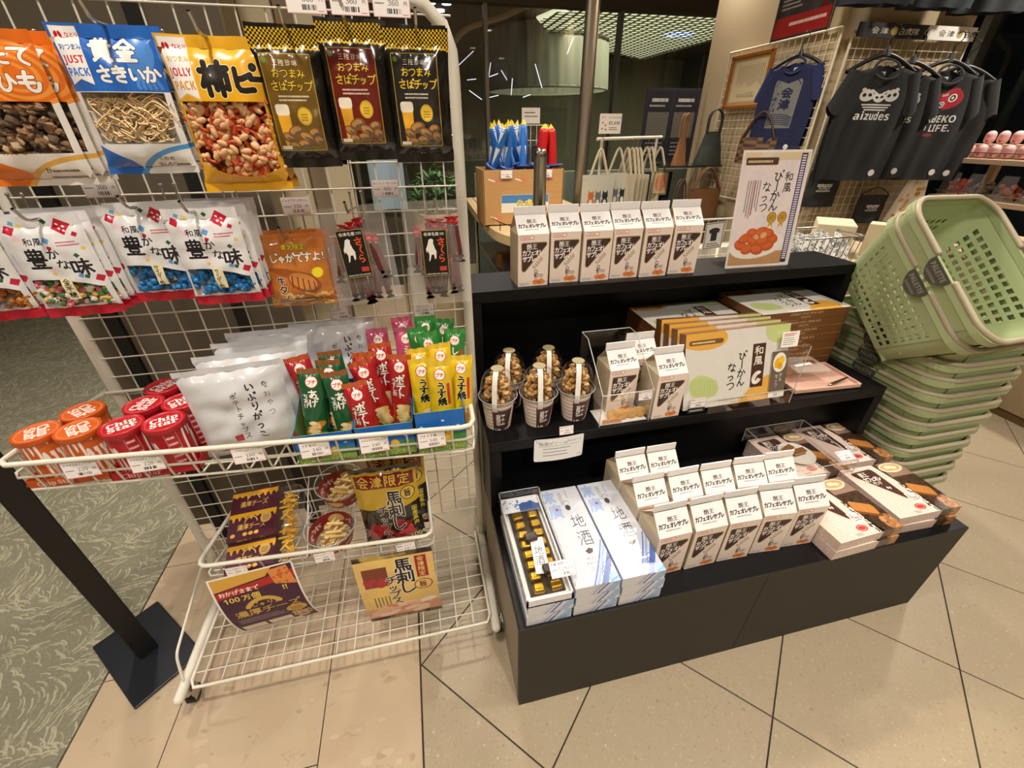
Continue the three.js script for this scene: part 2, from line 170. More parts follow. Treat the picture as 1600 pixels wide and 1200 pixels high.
function glyph(c) {
  if (glyphCache[c]) return glyphCache[c];
  let base = c, s = 1, ox = 0, oy = 0, mark = 0;
  if (VOICED[c]) { base = VOICED[c]; mark = 1; } else if (HALF[c]) { base = HALF[c]; mark = 2; } else if (SMALL[c]) { base = SMALL[c]; s = 0.68; ox = 1; oy = 3; }
  const src = STROKES[base]; if (!src) return null;
  const k = mark ? 0.92 : 1;
  const lines = src.split('|').map((l) => l.split(' ').map((p) => p.split(',').map(Number)).map(([x, y]) => [x * s * k + ox, (y * s) * k + oy + (mark ? 0.8 : 0)]));
  return glyphCache[c] = { lines, curvy: isCurvy(base), mark };
}
// writes a line of characters with the brush; x, y is the top left corner of the first field
function write(g, text, x, y, size, o = {}) {
  const { color = '#111', weight = 1, vertical = false, gap = 0.06, edge, edgeWidth = 1, wide = 1 } = o;
  const pass = (col, w) => {
    let cx = x, cy = y; g.strokeStyle = col; g.fillStyle = col; g.lineCap = o.cap || 'round'; g.lineJoin = 'round';
    for (const c of text) {
      const q = glyph(c), sx = size * wide / 10, sy = size / 10;
      if (q) {
        g.lineWidth = w;
        for (const L of q.lines) {
          g.beginPath(); const P = L.map(([a, b]) => vertical && c === 'ー' ? [cx + b * sx, cy + a * sy] : [cx + a * sx, cy + b * sy]);
          g.moveTo(...P[0]);
          if (q.curvy && P.length > 2) { for (let i = 1; i < P.length - 1; i++) { const m = i === P.length - 2 ? P[i + 1] : [(P[i][0] + P[i + 1][0]) / 2, (P[i][1] + P[i + 1][1]) / 2]; g.quadraticCurveTo(...P[i], ...m); } }
          else for (let i = 1; i < P.length; i++) g.lineTo(...P[i]);
          g.stroke();
        }
        if (q.mark === 1) { g.beginPath(); g.moveTo(cx + 8.3 * sx, cy + 0.2 * sy); g.lineTo(cx + 8.9 * sx, cy + 1.6 * sy); g.moveTo(cx + 9.5 * sx, cy - 0.2 * sy); g.lineTo(cx + 10 * sx, cy + 1.2 * sy); g.stroke(); }
        if (q.mark === 2) { g.lineWidth = w * 0.7; g.beginPath(); g.arc(cx + 9.2 * sx, cy + 0.8 * sy, 0.85 * sx, 0, 7); g.stroke(); }
      } else if (c !== ' ') {
        g.font = 'bold ' + Math.round(size * 0.95) + 'px ' + (o.font || 'sans-serif'); g.textBaseline = 'top'; g.textAlign = 'left';
        if (col === edge) { g.lineWidth = w - weight * size * 0.1; g.strokeText(c, cx, cy); } else g.fillText(c, cx, cy);
        if (!vertical) { cx += g.measureText(c).width + size * gap; continue; }
      }
      if (vertical) cy += size * (1 + gap); else cx += size * wide * ((c === ' ' ? 0.5 : 1) + gap);
    }
  };
  const w = weight * size * 0.1;
  if (edge) pass(edge, w + edgeWidth * size * 0.1);
  pass(color, w);
}
const widthOf = (text, size, gap = 0.06, wide = 1) => [...text].length * size * wide * (1 + gap);
function latin(g, text, x, y, px, color, o = {}) {       // y is the baseline
  g.font = (o.bold === false ? '' : 'bold ') + px + 'px ' + (o.font || 'sans-serif'); g.textBaseline = 'alphabetic'; g.textAlign = o.align || 'left'; g.fillStyle = color;
  if (o.edge) { g.strokeStyle = o.edge; g.lineWidth = o.edgeWidth || 4; g.lineJoin = 'round'; g.strokeText(text, x, y, o.max); } g.fillText(text, x, y, o.max);
}
function dashes(g, x, y, w, rows, step, color, lw = 2) { // lines of print too small to read
  g.fillStyle = color;
  for (let r = 0; r < rows; r++) { let cx = x; const end = x + w * (0.75 + 0.25 * rnd()); while (cx < end) { const a = 2 + rnd() * 5; g.fillRect(cx, y + r * step, a, lw); cx += a + 2; } }
}
function dashesDown(g, x, y, h, cols, step, color, lw = 2) {
  g.fillStyle = color;
  for (let c = 0; c < cols; c++) { let cy = y; const end = y + h * (0.7 + 0.3 * rnd()); while (cy < end) { const a = 2 + rnd() * 5; g.fillRect(x - c * step, cy, lw, a); cy += a + 2; } }
}
function blob(g, pts, color) { g.fillStyle = color; g.beginPath(); g.moveTo(...pts[0]); for (let i = 1; i < pts.length; i++) g.lineTo(...pts[i]); g.closePath(); g.fill(); }
function roundRect(g, x, y, w, h, r, fill, stroke, lw = 2) { g.beginPath(); g.roundRect(x, y, w, h, r); if (fill) { g.fillStyle = fill; g.fill(); } if (stroke) { g.strokeStyle = stroke; g.lineWidth = lw; g.stroke(); } }
function oval(g, x, y, a, b, fill, rot = 0, stroke, lw = 2) { g.beginPath(); g.ellipse(x, y, a, b, rot, 0, 7); if (fill) { g.fillStyle = fill; g.fill(); } if (stroke) { g.strokeStyle = stroke; g.lineWidth = lw; g.stroke(); } }
function barcode(g, x, y, w, h, color = '#222') { g.fillStyle = color; for (let i = 0; i < w; i += 3) if (rnd() > 0.35) g.fillRect(x + i, y, rnd() > 0.6 ? 3 : 2, h); }
const C = (r, g, b) => `rgb(${r},${g},${b})`;
// ------------------------------------------------------------------ surfaces
function speckle(g, w, h, n, cols, a, b) { for (let i = 0; i < n; i++) { g.fillStyle = cols[Math.floor(rnd() * cols.length)]; g.globalAlpha = rr(0.25, 0.8); const s = rr(a, b); g.fillRect(rnd() * w, rnd() * h, s, s * rr(0.6, 1.4)); } g.globalAlpha = 1; }
function clouds(g, w, h, n, cols, r0, r1, alpha) { for (let i = 0; i < n; i++) { g.globalAlpha = alpha * rr(0.4, 1); const x = rnd() * w, y = rnd() * h, r = rr(r0, r1); g.fillStyle = cols[Math.floor(rnd() * cols.length)]; for (const dx of [-w, 0, w]) for (const dy of [-h, 0, h]) { g.beginPath(); g.ellipse(x + dx, y + dy, r, r * rr(0.4, 1), rnd() * 3, 0, 7); g.fill(); } } g.globalAlpha = 1; }
const terrazzoMap = picture(1024, 1024, (g, w, h) => {
  g.fillStyle = C(172, 160, 138); g.fillRect(0, 0, w, h);
  clouds(g, w, h, 60, [C(182, 170, 148), C(164, 151, 128), C(176, 162, 140)], 40, 150, 0.12);
  speckle(g, w, h, 16000, [C(192, 181, 160), C(152, 139, 116), C(182, 168, 144), C(164, 150, 126)], 1.5, 4);
  speckle(g, w, h, 420, [C(206, 196, 176), C(140, 124, 100)], 2.5, 5.5);
}, { repeat: [1, 1] });
const marbleMap = picture(1024, 1024, (g, w, h) => {
  g.fillStyle = C(198, 180, 156); g.fillRect(0, 0, w, h);
  clouds(g, w, h, 130, [C(206, 190, 168), C(188, 168, 144), C(202, 184, 160), C(194, 172, 150)], 25, 110, 0.3);
  for (let i = 0; i < 260; i++) {                         // fossil flecks and veins
    g.globalAlpha = rr(0.15, 0.5); g.fillStyle = rnd() > 0.4 ? C(162, 138, 108) : C(216, 204, 184); const x = rnd() * w, y = rnd() * h, a = rr(3, 24), t = rnd() * 3;
    g.beginPath(); for (let k = 0; k < 7; k++) { const q = t + k * 0.9, r = a * rr(0.35, 1); g.lineTo(x + Math.cos(q) * r, y + Math.sin(q) * r * 0.6); } g.closePath(); g.fill();
  }
  g.globalAlpha = 0.35; g.strokeStyle = C(140, 112, 84); g.lineWidth = 1.2;
  for (let i = 0; i < 60; i++) { let x = rnd() * w, y = rnd() * h; g.beginPath(); g.moveTo(x, y); for (let k = 0; k < 5; k++) { x += rr(-16, 16); y += rr(-10, 10); g.lineTo(x, y); } g.stroke(); }
  g.globalAlpha = 1;
}, { repeat: [1, 1] });
const carpetMap = picture(1024, 1024, (g, w, h) => {
  g.fillStyle = C(118, 115, 97); g.fillRect(0, 0, w, h);
  g.lineCap = 'round';
  for (let i = 0; i < 2300; i++) {                         // woven leaf blades in sweeping bands
    const x = rnd() * w, y = rnd() * h, a = noise.noise(x / 260, y / 260, 3) * 5 + 0.6, L = rr(18, 46);
    g.strokeStyle = rnd() > 0.3 ? C(158, 154, 132) : C(140, 136, 114); g.lineWidth = rr(2.5, 5.5);
    for (const dx of [-w, 0, w]) for (const dy of [-h, 0, h]) { g.beginPath(); g.moveTo(x + dx, y + dy); g.quadraticCurveTo(x + dx + Math.cos(a) * L * 0.6, y + dy + Math.sin(a) * L * 0.6, x + dx + Math.cos(a + 0.35) * L, y + dy + Math.sin(a + 0.35) * L); g.stroke(); }
  }
  for (let y = 0; y < h; y += 6) for (let x = (y / 6 % 2) * 4; x < w; x += 8) { g.globalAlpha = rr(0.05, 0.3); g.fillStyle = rnd() > 0.5 ? C(84, 80, 60) : C(170, 166, 138); g.fillRect(x, y, 4, 3); }
  g.globalAlpha = 1;
}, { repeat: [1, 1] });
const terrazzoMat = phys(0xeeeae4, 0.34, { map: terrazzoMap, specularIntensity: 0.5 });
const marbleMat = phys(0xe6e2dc, 0.36, { map: marbleMap, specularIntensity: 0.5 });
const carpetMat = std(0xffffff, 0.95, { map: carpetMap, bumpMap: carpetMap, bumpScale: 0.003 });
const jointMat = std(0x3a3128, 0.9);
const ceilingMat = std(0xd9d4ca, 0.9), wallMat = std(0xcfc6b4, 0.9);

// ------------------------------------------------------------------ floor: joint bed with the single tiles on it
const floor = new THREE.Group(); floor.name = 'floor'; floor.userData = { kind: 'structure', label: 'shop floor of diagonal stone tiles and a marble border' }; scene.add(floor);
mesh('joint_bed', box(9.2, 0.1, 14.2, 0.6, -0.054, -3.9), jointMat, floor);
function slab(poly, y0, y1, off) {                        // convex outline in x, z turned into a flat stone
  const p = [], t = [], S = 1.1, n = poly.length;
  const put = (x, y, z) => { p.push(x, y, z); t.push(x / S + off[0], z / S + off[1] + y); };
  for (let i = 1; i < n - 1; i++) { put(poly[0][0], y1, poly[0][1]); put(poly[i + 1][0], y1, poly[i + 1][1]); put(poly[i][0], y1, poly[i][1]); }
  for (let i = 0; i < n; i++) { const a = poly[i], b = poly[(i + 1) % n]; put(a[0], y0, a[1]); put(a[0], y1, a[1]); put(b[0], y1, b[1]); put(a[0], y0, a[1]); put(b[0], y1, b[1]); put(b[0], y0, b[1]); }
  const g = new THREE.BufferGeometry(); g.setAttribute('position', new THREE.Float32BufferAttribute(p, 3)); g.setAttribute('uv', new THREE.Float32BufferAttribute(t, 2)); g.computeVertexNormals(); return g;
}
function clip(poly, axis, limit, keepAbove) {
  const out = [], s = keepAbove ? 1 : -1, f = (q) => s * (q[axis] - limit);
  for (let i = 0; i < poly.length; i++) { const a = poly[i], b = poly[(i + 1) % poly.length], fa = f(a), fb = f(b); if (fa >= 0) out.push(a); if (fa * fb < 0) { const k = fa / (fa - fb); out.push([a[0] + (b[0] - a[0]) * k, a[1] + (b[1] - a[1]) * k]); } }
  return out;
}
{
  const T = 0.45, o = [0.1779, -0.3719], th = 0.818, u = [Math.cos(th), Math.sin(th)], w = [-Math.sin(th), Math.cos(th)], gap = 0.0022;
  const far = [];
  for (let i = -14; i < 16; i++) for (let k = -12; k < 18; k++) {
    const at = (a, b) => [o[0] + u[0] * a * T - w[0] * b * T, o[1] + u[1] * a * T - w[1] * b * T], e = gap / T;
    let poly = [at(i + e, k + e), at(i + 1 - e, k + e), at(i + 1 - e, k + 1 - e), at(i + e, k + 1 - e)];
    poly = clip(clip(clip(clip(poly, 0, -0.131, true), 0, 5, false), 1, -5.15, true), 1, 2.6, false);
    if (poly.length < 3) continue;
    const g = slab(poly, -0.012, 0, [rnd(), rnd()]), cx = poly.reduce((s, q) => s + q[0], 0) / poly.length, cz = poly.reduce((s, q) => s + q[1], 0) / poly.length;
    if (cz > -3.6 && cz < 0.9 && cx < 4.2) mesh('tile', g, terrazzoMat, floor); else far.push(g);
  }
  const f = mesh('far_tiles', gm(far), terrazzoMat, floor); f.userData.kind = 'stuff';
  for (const [x0, x1, z0, st, n] of [[-1.05, -0.8, -4.76, 0.39, 19], [-0.8, -0.4, -4.62, 0.82, 9], [-0.4, -0.135, -4.5, 0.82, 9]])
    for (let k = 0; k < n; k++) { const a = z0 + k * st + 0.0015, b = a + st - 0.003; mesh('marble_tile', slab([[x0 + 0.0015, a], [x1 - 0.0015, a], [x1 - 0.0015, b], [x0 + 0.0015, b]].reverse(), -0.012, 0, [rnd(), rnd()]), marbleMat, floor); }
}
{ const g = new Quads(); g.quad([-4, 0.003, 3], [-1.052, 0.003, 3], [-1.052, 0.003, -5.2], [-4, 0.003, -5.2], [0, 0, 2.948, 8.2]); g.quad([-1.052, -0.02, 3], [-1.052, -0.02, -5.2], [-1.052, 0.003, -5.2], [-1.052, 0.003, 3], [0, 0, 8, 0.02]);
  tag(mesh('carpet', g.done(), carpetMat), 'olive grey corridor carpet woven with pale leaf blades', 'carpet').userData.kind = 'structure'; }
// ------------------------------------------------------------------ shell
structure('ceiling', box(9.2, 0.1, 8.3, 0.6, CEILING + 0.05, -1.1), ceilingMat);
structure('wall_entrance', box(9.2, 2.9, 0.1, 0.6, 1.35, 3.05), wallMat);
structure('wall_corridor', box(0.1, 2.9, 8.3, -4.05, 1.35, -1.1), wallMat);
structure('wall_shop', box(0.1, 2.9, 4.2, 5.25, 1.35, 0.95), wallMat);
structure('wall_corridor_end', box(2.2, 2.9, 0.1, -3.0, 1.35, -5.2), std(0xb9ae9a, 0.9));
structure('wall_lintel', box(7.1, 0.4, 0.12, 1.65, 2.62, -5.2), std(0x4a4238, 0.8));
const night = new THREE.MeshPhysicalMaterial({ color: 0xffffff, roughness: 0.02, transmission: 1, thickness: 0, ior: 1.5, specularIntensity: 1 });
const frameMat = std(0x8d8c86, 0.35, { metalness: 0.8 });
{ const w1 = new THREE.Group(); w1.name = 'window_1'; w1.userData = { kind: 'structure', label: 'tall glass screen between shop and dim lobby' }; scene.add(w1);
  for (let i = -1; i < 4; i++) mesh('pane', box(1.38, 2.42, 0.012, 0.2 + i * 1.4, 1.21, -5.2), night, w1);
  for (let i = -1; i < 5; i++) mesh('mullion', box(0.035, 2.42, 0.09, -0.5 + i * 1.4, 1.21, -5.2), frameMat, w1);
  const w2 = new THREE.Group(); w2.name = 'window_2'; w2.userData = { kind: 'structure', label: 'dark night window with metal mullions behind the shirts' }; scene.add(w2);
  for (let i = 0; i < 3; i++) mesh('pane', box(0.012, 2.75, 1.36, 5.2, 1.37, -4.5 + i * 1.4), night, w2);
  for (let i = 0; i < 4; i++) mesh('mullion', box(0.1, 2.75, 0.07, 5.18, 1.37, -5.18 + i * 1.4), frameMat, w2); }
// lobby behind the glass screen
const lobbyBrown = std(0x6a543c, 0.9), lobbyWall = std(0x8a8874, 0.9);
structure('lobby_floor', box(9, 0.1, 6.2, 2.2, -0.05, -8.35), std(0x4d463a, 0.4));
structure('lobby_ceiling', box(9.4, 0.1, 6.2, 2.2, 2.86, -8.35), lobbyBrown);
structure('wall_lobby', box(9.4, 3, 0.1, 2.2, 1.4, -11.4), lobbyWall);
structure('wall_lobby_side', box(0.1, 3, 6.2, 6.8, 1.4, -8.35), std(0x57564c, 0.9));
structure('wall_lobby_dark', box(0.1, 3, 6.2, -2.35, 1.4, -8.35), std(0x3c362e, 0.9));
{ // luminous mesh ceiling of the lobby, with the mesh built as crossing bars under a glowing sheet
  const q = thing('mesh_ceiling', 'pale glowing ceiling panel behind a fine crossed mesh', 'ceiling panel'); q.userData.kind = 'structure';
  const out = [[2.26, -5.6], [5.2, -5.6], [5.0, -10.1], [2.57, -8.35], [1.9, -7.0]];
  const shp = new THREE.Shape(out.map(([x, z]) => new THREE.Vector2(x, z)));
  mesh('luminous_sheet', new THREE.ExtrudeGeometry(shp, { depth: 0.02, bevelEnabled: false }).rotateX(Math.PI / 2).translate(0, 2.68, 0), std(0xe8e6cc, 0.8, { emissive: 0xd9dcb8, emissiveIntensity: 0.95 }), q);
  const bars = []; const inside = (x, z) => { let c = false; for (let i = 0, j = out.length - 1; i < out.length; j = i++) { const [xi, zi] = out[i], [xj, zj] = out[j]; if ((zi > z) !== (zj > z) && x < (xj - xi) * (z - zi) / (zj - zi) + xi) c = !c; } return c; };
  for (let x = 1.9; x < 5.2; x += 0.13) { let a = null; for (let z = -10.2; z <= -5.5; z += 0.05) { const i = inside(x, z); if (i && a === null) a = z; if (!i && a !== null) { bars.push(box(0.04, 0.004, z - a, x, 2.63, (a + z) / 2)); a = null; } } }
  for (let z = -10.1; z < -5.6; z += 0.13) { let a = null; for (let x = 1.8; x <= 5.3; x += 0.05) { const i = inside(x, z); if (i && a === null) a = x; if (!i && a !== null) { bars.push(box(x - a, 0.004, 0.04, (a + x) / 2, 2.63, z)); a = null; } } }
  const m = mesh('mesh', gm(bars), std(0xa4a28a, 0.7), q); m.userData.kind = 'stuff';
  const l = new THREE.RectAreaLight(0xdfe2c0, 4, 2.4, 3.4); l.position.set(3.7, 2.6, -7.6); l.rotation.x = -Math.PI / 2; scene.add(l); l.name = 'mesh_ceiling_light';
  const b = new THREE.Mesh(new THREE.CylinderGeometry(0.22, 0.22, 0.01, 24), std(0xdfeaff, 0.5, { emissive: 0x9db8ff, emissiveIntensity: 3 })); b.name = 'light_patch_disc'; b.position.set(4.35, 2.66, -7.6); q.add(b);  // bluish patch of light, built as a glowing disc
}
{ // pleated white drum hanging in the lobby
  const P = [], n = 96; const g = lathe([[1.02, 0], [1.04, 0.02], [0.98, 0.78], [0.98, 0.82], [0.2, 0.82]], n); const a = g.attributes.position;
  for (let i = 0; i < a.count; i++) { const x = a.getX(i), z = a.getZ(i), r = Math.hypot(x, z), t = Math.atan2(z, x); if (r > 0.5) { const k = (r + 0.022 * Math.sin(t * 56)) / r; a.setX(i, x * k); a.setZ(i, z * k); } } g.computeVertexNormals();
  const d = thing('pleated_drum', 'large pleated white drum hanging from the lobby ceiling', 'drum', [2.55, 1.98, -8.6]); mesh('pleated_skin', g, std(0x98978a, 0.8), d); mesh('lower_ring', new THREE.TorusGeometry(1.03, 0.02, 8, 60).rotateX(Math.PI / 2), std(0x8d8c80, 0.6), d);
}
tag(mesh('reflected_band', tube([[0.62, 1.7, -6.6], [0.66, 2.15, -6.6], [0.86, 2.42, -6.5], [1.3, 2.55, -6.4], [1.9, 2.75, -6.3]], 0.034, 40, 8), std(0xb49a74, 0.7)), 'pale timber reflection built as a band curving up the lobby', 'reflected trim');  // reflection in the glass, built as a solid curved tube
// lamp reflections in the glass, modelled as glowing rods on invented cords
for (const [x, y, z, dx, dy, L] of [[0.35, 2.28, -7.2, 0.3, -1, 0.4], [0.95, 2.25, -8.5, 0.8, 0.6, 0.4], [1.95, 2.2, -7.2, 0.4, -1, 0.3], [1.3, 2.06, -7.6, 1, 0.3, 0.2], [1.6, 1.83, -7.2, 0.1, 1, 0.2], [0.95, 1.86, -6.9, 1, -0.6, 0.2], [1.2, 1.78, -7, 1, 0.2, 0.18], [0.3, 1.9, -7.5, 1, 0.5, 0.15], [2.15, 2.22, -6.4, 0.4, 0.9, 0.18], [0.62, 2.0, -7.4, 0.2, -1, 0.3], [0.55, 1.75, -6.6, 1, 0.8, 0.14], [1.45, 2.1, -8.2, 0.2, 1, 0.22], [1.62, 2.2, -8, 0.6, -0.8, 0.2], [1.05, 2.05, -7.8, 1, 0.1, 0.14], [0.4, 2.1, -8.4, 1, 0, 0.2], [1.75, 1.8, -7.1, 1, 0.3, 0.12]]) {
  const l = Math.hypot(dx, dy), q = thing('reflected_streak', 'thin glowing rod standing for a lamp reflection in the glass', 'light', [0, 0, 0], 0, 'reflected light streaks in the lobby glass'), e = [x + dx / l * L, y + dy / l * L, z];
  mesh('tube', rod([x, y, z], e, 0.0055), std(0xffffff, 0.5, { emissive: 0xf2f0ff, emissiveIntensity: 1.1 }), q); for (const p of [[x, y, z], e]) mesh('added_cord', rod(p, [p[0], 2.82, p[2]], 0.0015, 4), std(0x2a2622, 0.6), q);
}
for (const [x, z] of [[0.55, -7.2], [0.75, -7.2], [0.7, -7.6], [0.5, -9.2], [0.75, -9.3], [0.1, -6.2]]) tag(mesh('lobby_downlight', new THREE.CylinderGeometry(0.06, 0.06, 0.02, 20).translate(x, 2.8, z), std(0xffffff, 0.5, { emissive: 0xf0efff, emissiveIntensity: 3 })), 'small round downlight in the brown lobby ceiling', 'light', 'downlights in the lobby ceiling');
// shop downlights and the added corridor one: glowing lens in a rim, and the light it gives
for (const [x, z, k] of DOWNLIGHTS) {
  const q = thing('downlight', 'round recessed downlight in the pale shop ceiling', 'light', [x, CEILING, z], 0, 'downlights in the shop ceiling');
  mesh('rim', lathe([[0.07, -0.012], [0.1, -0.012], [0.1, 0], [0.075, 0]], 28), std(0xeeeeea, 0.5), q);
  mesh('lens', new THREE.CylinderGeometry(0.075, 0.075, 0.006, 28).translate(0, -0.002, 0), std(0xffffff, 0.4, { emissive: new THREE.Color().setRGB(...LAMP_COLOR), emissiveIntensity: 6 * k }), q);
  const s = new THREE.SpotLight(new THREE.Color().setRGB(...LAMP_COLOR), LAMP_POWER * k, 0, 1.25, 0.8, 2); s.name = 'downlight_beam'; s.position.set(0, -0.02, 0); s.target.position.set(0, -2, 0); s.castShadow = true; s.shadow.radius = 4; q.add(s); q.add(s.target);
}
// ------------------------------------------------------------------ black stepped display stand
const black = phys(0x0b0b0d, 0.42, { specularIntensity: 0.5 });
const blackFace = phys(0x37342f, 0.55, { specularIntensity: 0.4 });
{
  const q = thing('stepped_display_stand', 'black three-tier stepped display stand holding boxed sweets', 'display stand', [0, 0, 0]);
  const x0 = 0.135, x1 = 1.509, W = x1 - x0, cx = (x0 + x1) / 2, t = 0.035;
  mesh('bottom_tier_front', box(0.685, 0.378, 0.018, x0 + 0.3425, 0.189, -0.542), blackFace, q);
  mesh('bottom_tier_front', box(W - 0.6868, 0.378, 0.018, x0 + 0.6868 + (W - 0.6868) / 2, 0.189, -0.542), blackFace, q);
  mesh('bottom_tier_top', rbox(W, 0.03, 0.836, 0.002, cx, 0.364, -0.952), black, q);
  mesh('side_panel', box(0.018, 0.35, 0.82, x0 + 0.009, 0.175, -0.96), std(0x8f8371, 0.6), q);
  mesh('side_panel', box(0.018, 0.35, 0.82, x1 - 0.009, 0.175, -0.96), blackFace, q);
  const frame = (y0, y1, zf, zb) => {
    mesh('tier_top', rbox(W, t, zf - zb, 0.002, cx, y1 - t / 2, (zf + zb) / 2), black, q);
    mesh('tier_side', box(t, y1 - t - y0, zf - zb, x0 + t / 2, (y0 + y1 - t) / 2, (zf + zb) / 2), black, q);
    mesh('tier_side', box(t, y1 - t - y0, zf - zb, x1 - t / 2, (y0 + y1 - t) / 2, (zf + zb) / 2), black, q);
  };
  frame(0.379, 0.643, -0.91, -1.37); frame(0.643, 0.99, -1.18, -1.37);
  mesh('back_board', box(W - 2 * t, 0.23, 0.012, cx, 0.494, -1.0), black, q);
  mesh('back_board', box(W - 2 * t, 0.31, 0.012, cx, 0.8, -1.362), black, q);
}
// ------------------------------------------------------------------ white wire rack on castors
const white = phys(0xd9d4c6, 0.35, { specularIntensity: 0.5 });
const chrome = std(0xb8b6b0, 0.22, { metalness: 1 });
const blackPlastic = std(0x15151a, 0.5);
const RX0 = -0.765, RX1 = 0.118, RZ = -1.075;
{
  const q = thing('wire_rack', 'white wire mesh snack rack standing on castors', 'rack');
  mesh('frame_tube', bentTube([[RX0, 0.085, RZ], [RX0, 1.612, RZ], [RX1, 1.612, RZ], [RX1, 0.085, RZ]], 0.0125, 0.11, 10, 8), white, q);
  for (const x of [RX0, RX1]) {
    mesh('foot_tube', rod([x, 0.085, RZ - 0.03], [x + (x > 0 ? -0.012 : 0.002), 0.085, -0.715], 0.0135, 12), white, q);
    mesh('end_plug', new THREE.SphereGeometry(0.0135, 10, 8).translate(x + (x > 0 ? -0.012 : 0.002), 0.085, -0.714), white, q);
    for (const z of [-0.745, RZ - 0.01]) {
      const c = mesh('castor', gm([rod([x, 0.07, z], [x, 0.05, z], 0.012, 10), box(0.004, 0.04, 0.03, x - 0.013, 0.042, z - 0.008), box(0.004, 0.04, 0.03, x + 0.013, 0.042, z - 0.008)]), chrome, q);
      mesh('wheel', new THREE.CylinderGeometry(0.024, 0.024, 0.018, 20).rotateZ(Math.PI / 2).translate(x, 0.0245, z - 0.012), blackPlastic, c);
    }
  }
  // back mesh: 5 cm wires
  const xs = []; for (let x = RX0 + 0.05; x < RX1 - 0.01; x += 0.0498) xs.push(x);
  const vg = rod([0, 0.235, 0], [0, 1.585, 0], 0.0019, 5), hg = rod([RX0, 0, 0], [RX1, 0, 0], 0.0019, 5);
  for (const x of xs) mesh('upright_wire', vg, white, q).position.set(x, 0, RZ);
  for (let k = 0; k < 28; k++) mesh('cross_wire', hg, white, q).position.set(0, 0.235 + k * 0.05, RZ + 0.004);
  // base grid in front of the mesh
  const fg = rod([0, 0.1, -0.735], [0, 0.1, RZ], 0.0018, 5), cg = rod([RX0 + 0.02, 0, 0], [RX1 - 0.02, 0, 0], 0.0018, 5);
  for (let x = RX0 + 0.055; x < RX1 - 0.03; x += 0.05) mesh('shelf_wire', fg, white, q).position.x = x;
  for (let k = 0; k < 8; k++) mesh('shelf_cross_wire', cg, white, q).position.set(0, 0.097, -0.77 - k * 0.042);
  mesh('shelf_rail', bentTube([[RX0 + 0.025, 0.1, RZ], [RX0 + 0.025, 0.1, -0.728], [RX1 - 0.025, 0.1, -0.728], [RX1 - 0.025, 0.1, RZ]], 0.0045, 0.02, 8, 4), white, q);
  mesh('brace_wire', bentTube([[RX0 + 0.002, 0.1, -0.755], [RX0 - 0.006, 0.165, -0.79], [RX0 + 0.01, 0.27, RZ]], 0.004, 0.02, 6, 4), white, q);
}
// open wire baskets hooked on the mesh
function wireBasket(label, xa, xb, xc, xd, yr, zf0, zf1, zb, hf, hb, drop) {
  // rim corners: back xa..xb at zb, front xc..xd at zf0 (low x end) and zf1
  const q = thing('wire_basket', label, 'wire basket');
  const L = (a, b, t) => a.map((v, i) => v + (b[i] - v) * t);
  const BA = [xa, yr, zb], BB = [xb, yr, zb], FA = [xc, yr, zf0], FB = [xd, yr, zf1];
  const dn = (p, h, k = 0) => [p[0], p[1] - h, p[2] + k];
  mesh('rim', bentTube([BA, FA, FB, BB], 0.0055, 0.028, 8, 6), white, q); mesh('rim_back', rod(BA, BB, 0.004, 6), white, q);
  for (const f of drop) mesh('rail', bentTube([dn(BA, hb * f), dn(FA, hf * f, -0.012 * f), dn(FB, hf * f, -0.012 * f), dn(BB, hb * f)], 0.003, 0.02, 6, 4), white, q);
  const n = Math.round((xd - xc) / 0.048);
  for (let i = 1; i < n; i++) { const t = i / n, f = L(FA, FB, t), b = L(BA, BB, t); mesh('wire', bentTube([f, dn(f, hf, -0.012), dn(b, hb), b], 0.0022, 0.006, 5, 2), white, q); }
  const m = 6; for (let i = 1; i < m; i++) { const t = i / m; for (const [b, f] of [[BA, FA], [BB, FB]]) { const p = L(b, f, t); mesh('side_wire', rod(p, dn(p, hb + (hf - hb) * t), 0.0022, 5), white, q); } }
  for (let i = 1; i < m; i++) { const t = i / m, a = L(BA, FA, t), b = L(BB, FB, t), h = hb + (hf - hb) * t; mesh('floor_wire', rod(dn(a, h), dn(b, h), 0.0022, 5), white, q); }
  return q;
}
const BASK_FLOOR = 0.778;
wireBasket('shallow white wire basket of cans and snack packs on rack', RX0 - 0.012, RX1 - 0.03, -0.83, 0.078, 0.852, -0.802, -0.724, RZ + 0.02, 0.075, 0.077, [0.5, 1]);
wireBasket('smaller white wire basket of cheese snacks and cups', -0.6, -0.055, -0.637, -0.046, 0.45, -0.83, -0.798, RZ + 0.02, 0.062, 0.09, [0.85]);
// black post of a sign stand beside the rack
{ const q = thing('sign_stand', 'black square post on a flat navy base plate', 'sign stand', [-0.965, 0, -0.93], 0.785);
  mesh('base_plate', rbox(0.18, 0.008, 0.31, 0.004, 0, 0.006, 0), phys(0x141821, 0.35), q);
  mesh('post', rbox(0.05, 1.7, 0.042, 0.003, 0, 0.86, 0), phys(0x060607, 0.5), q); }
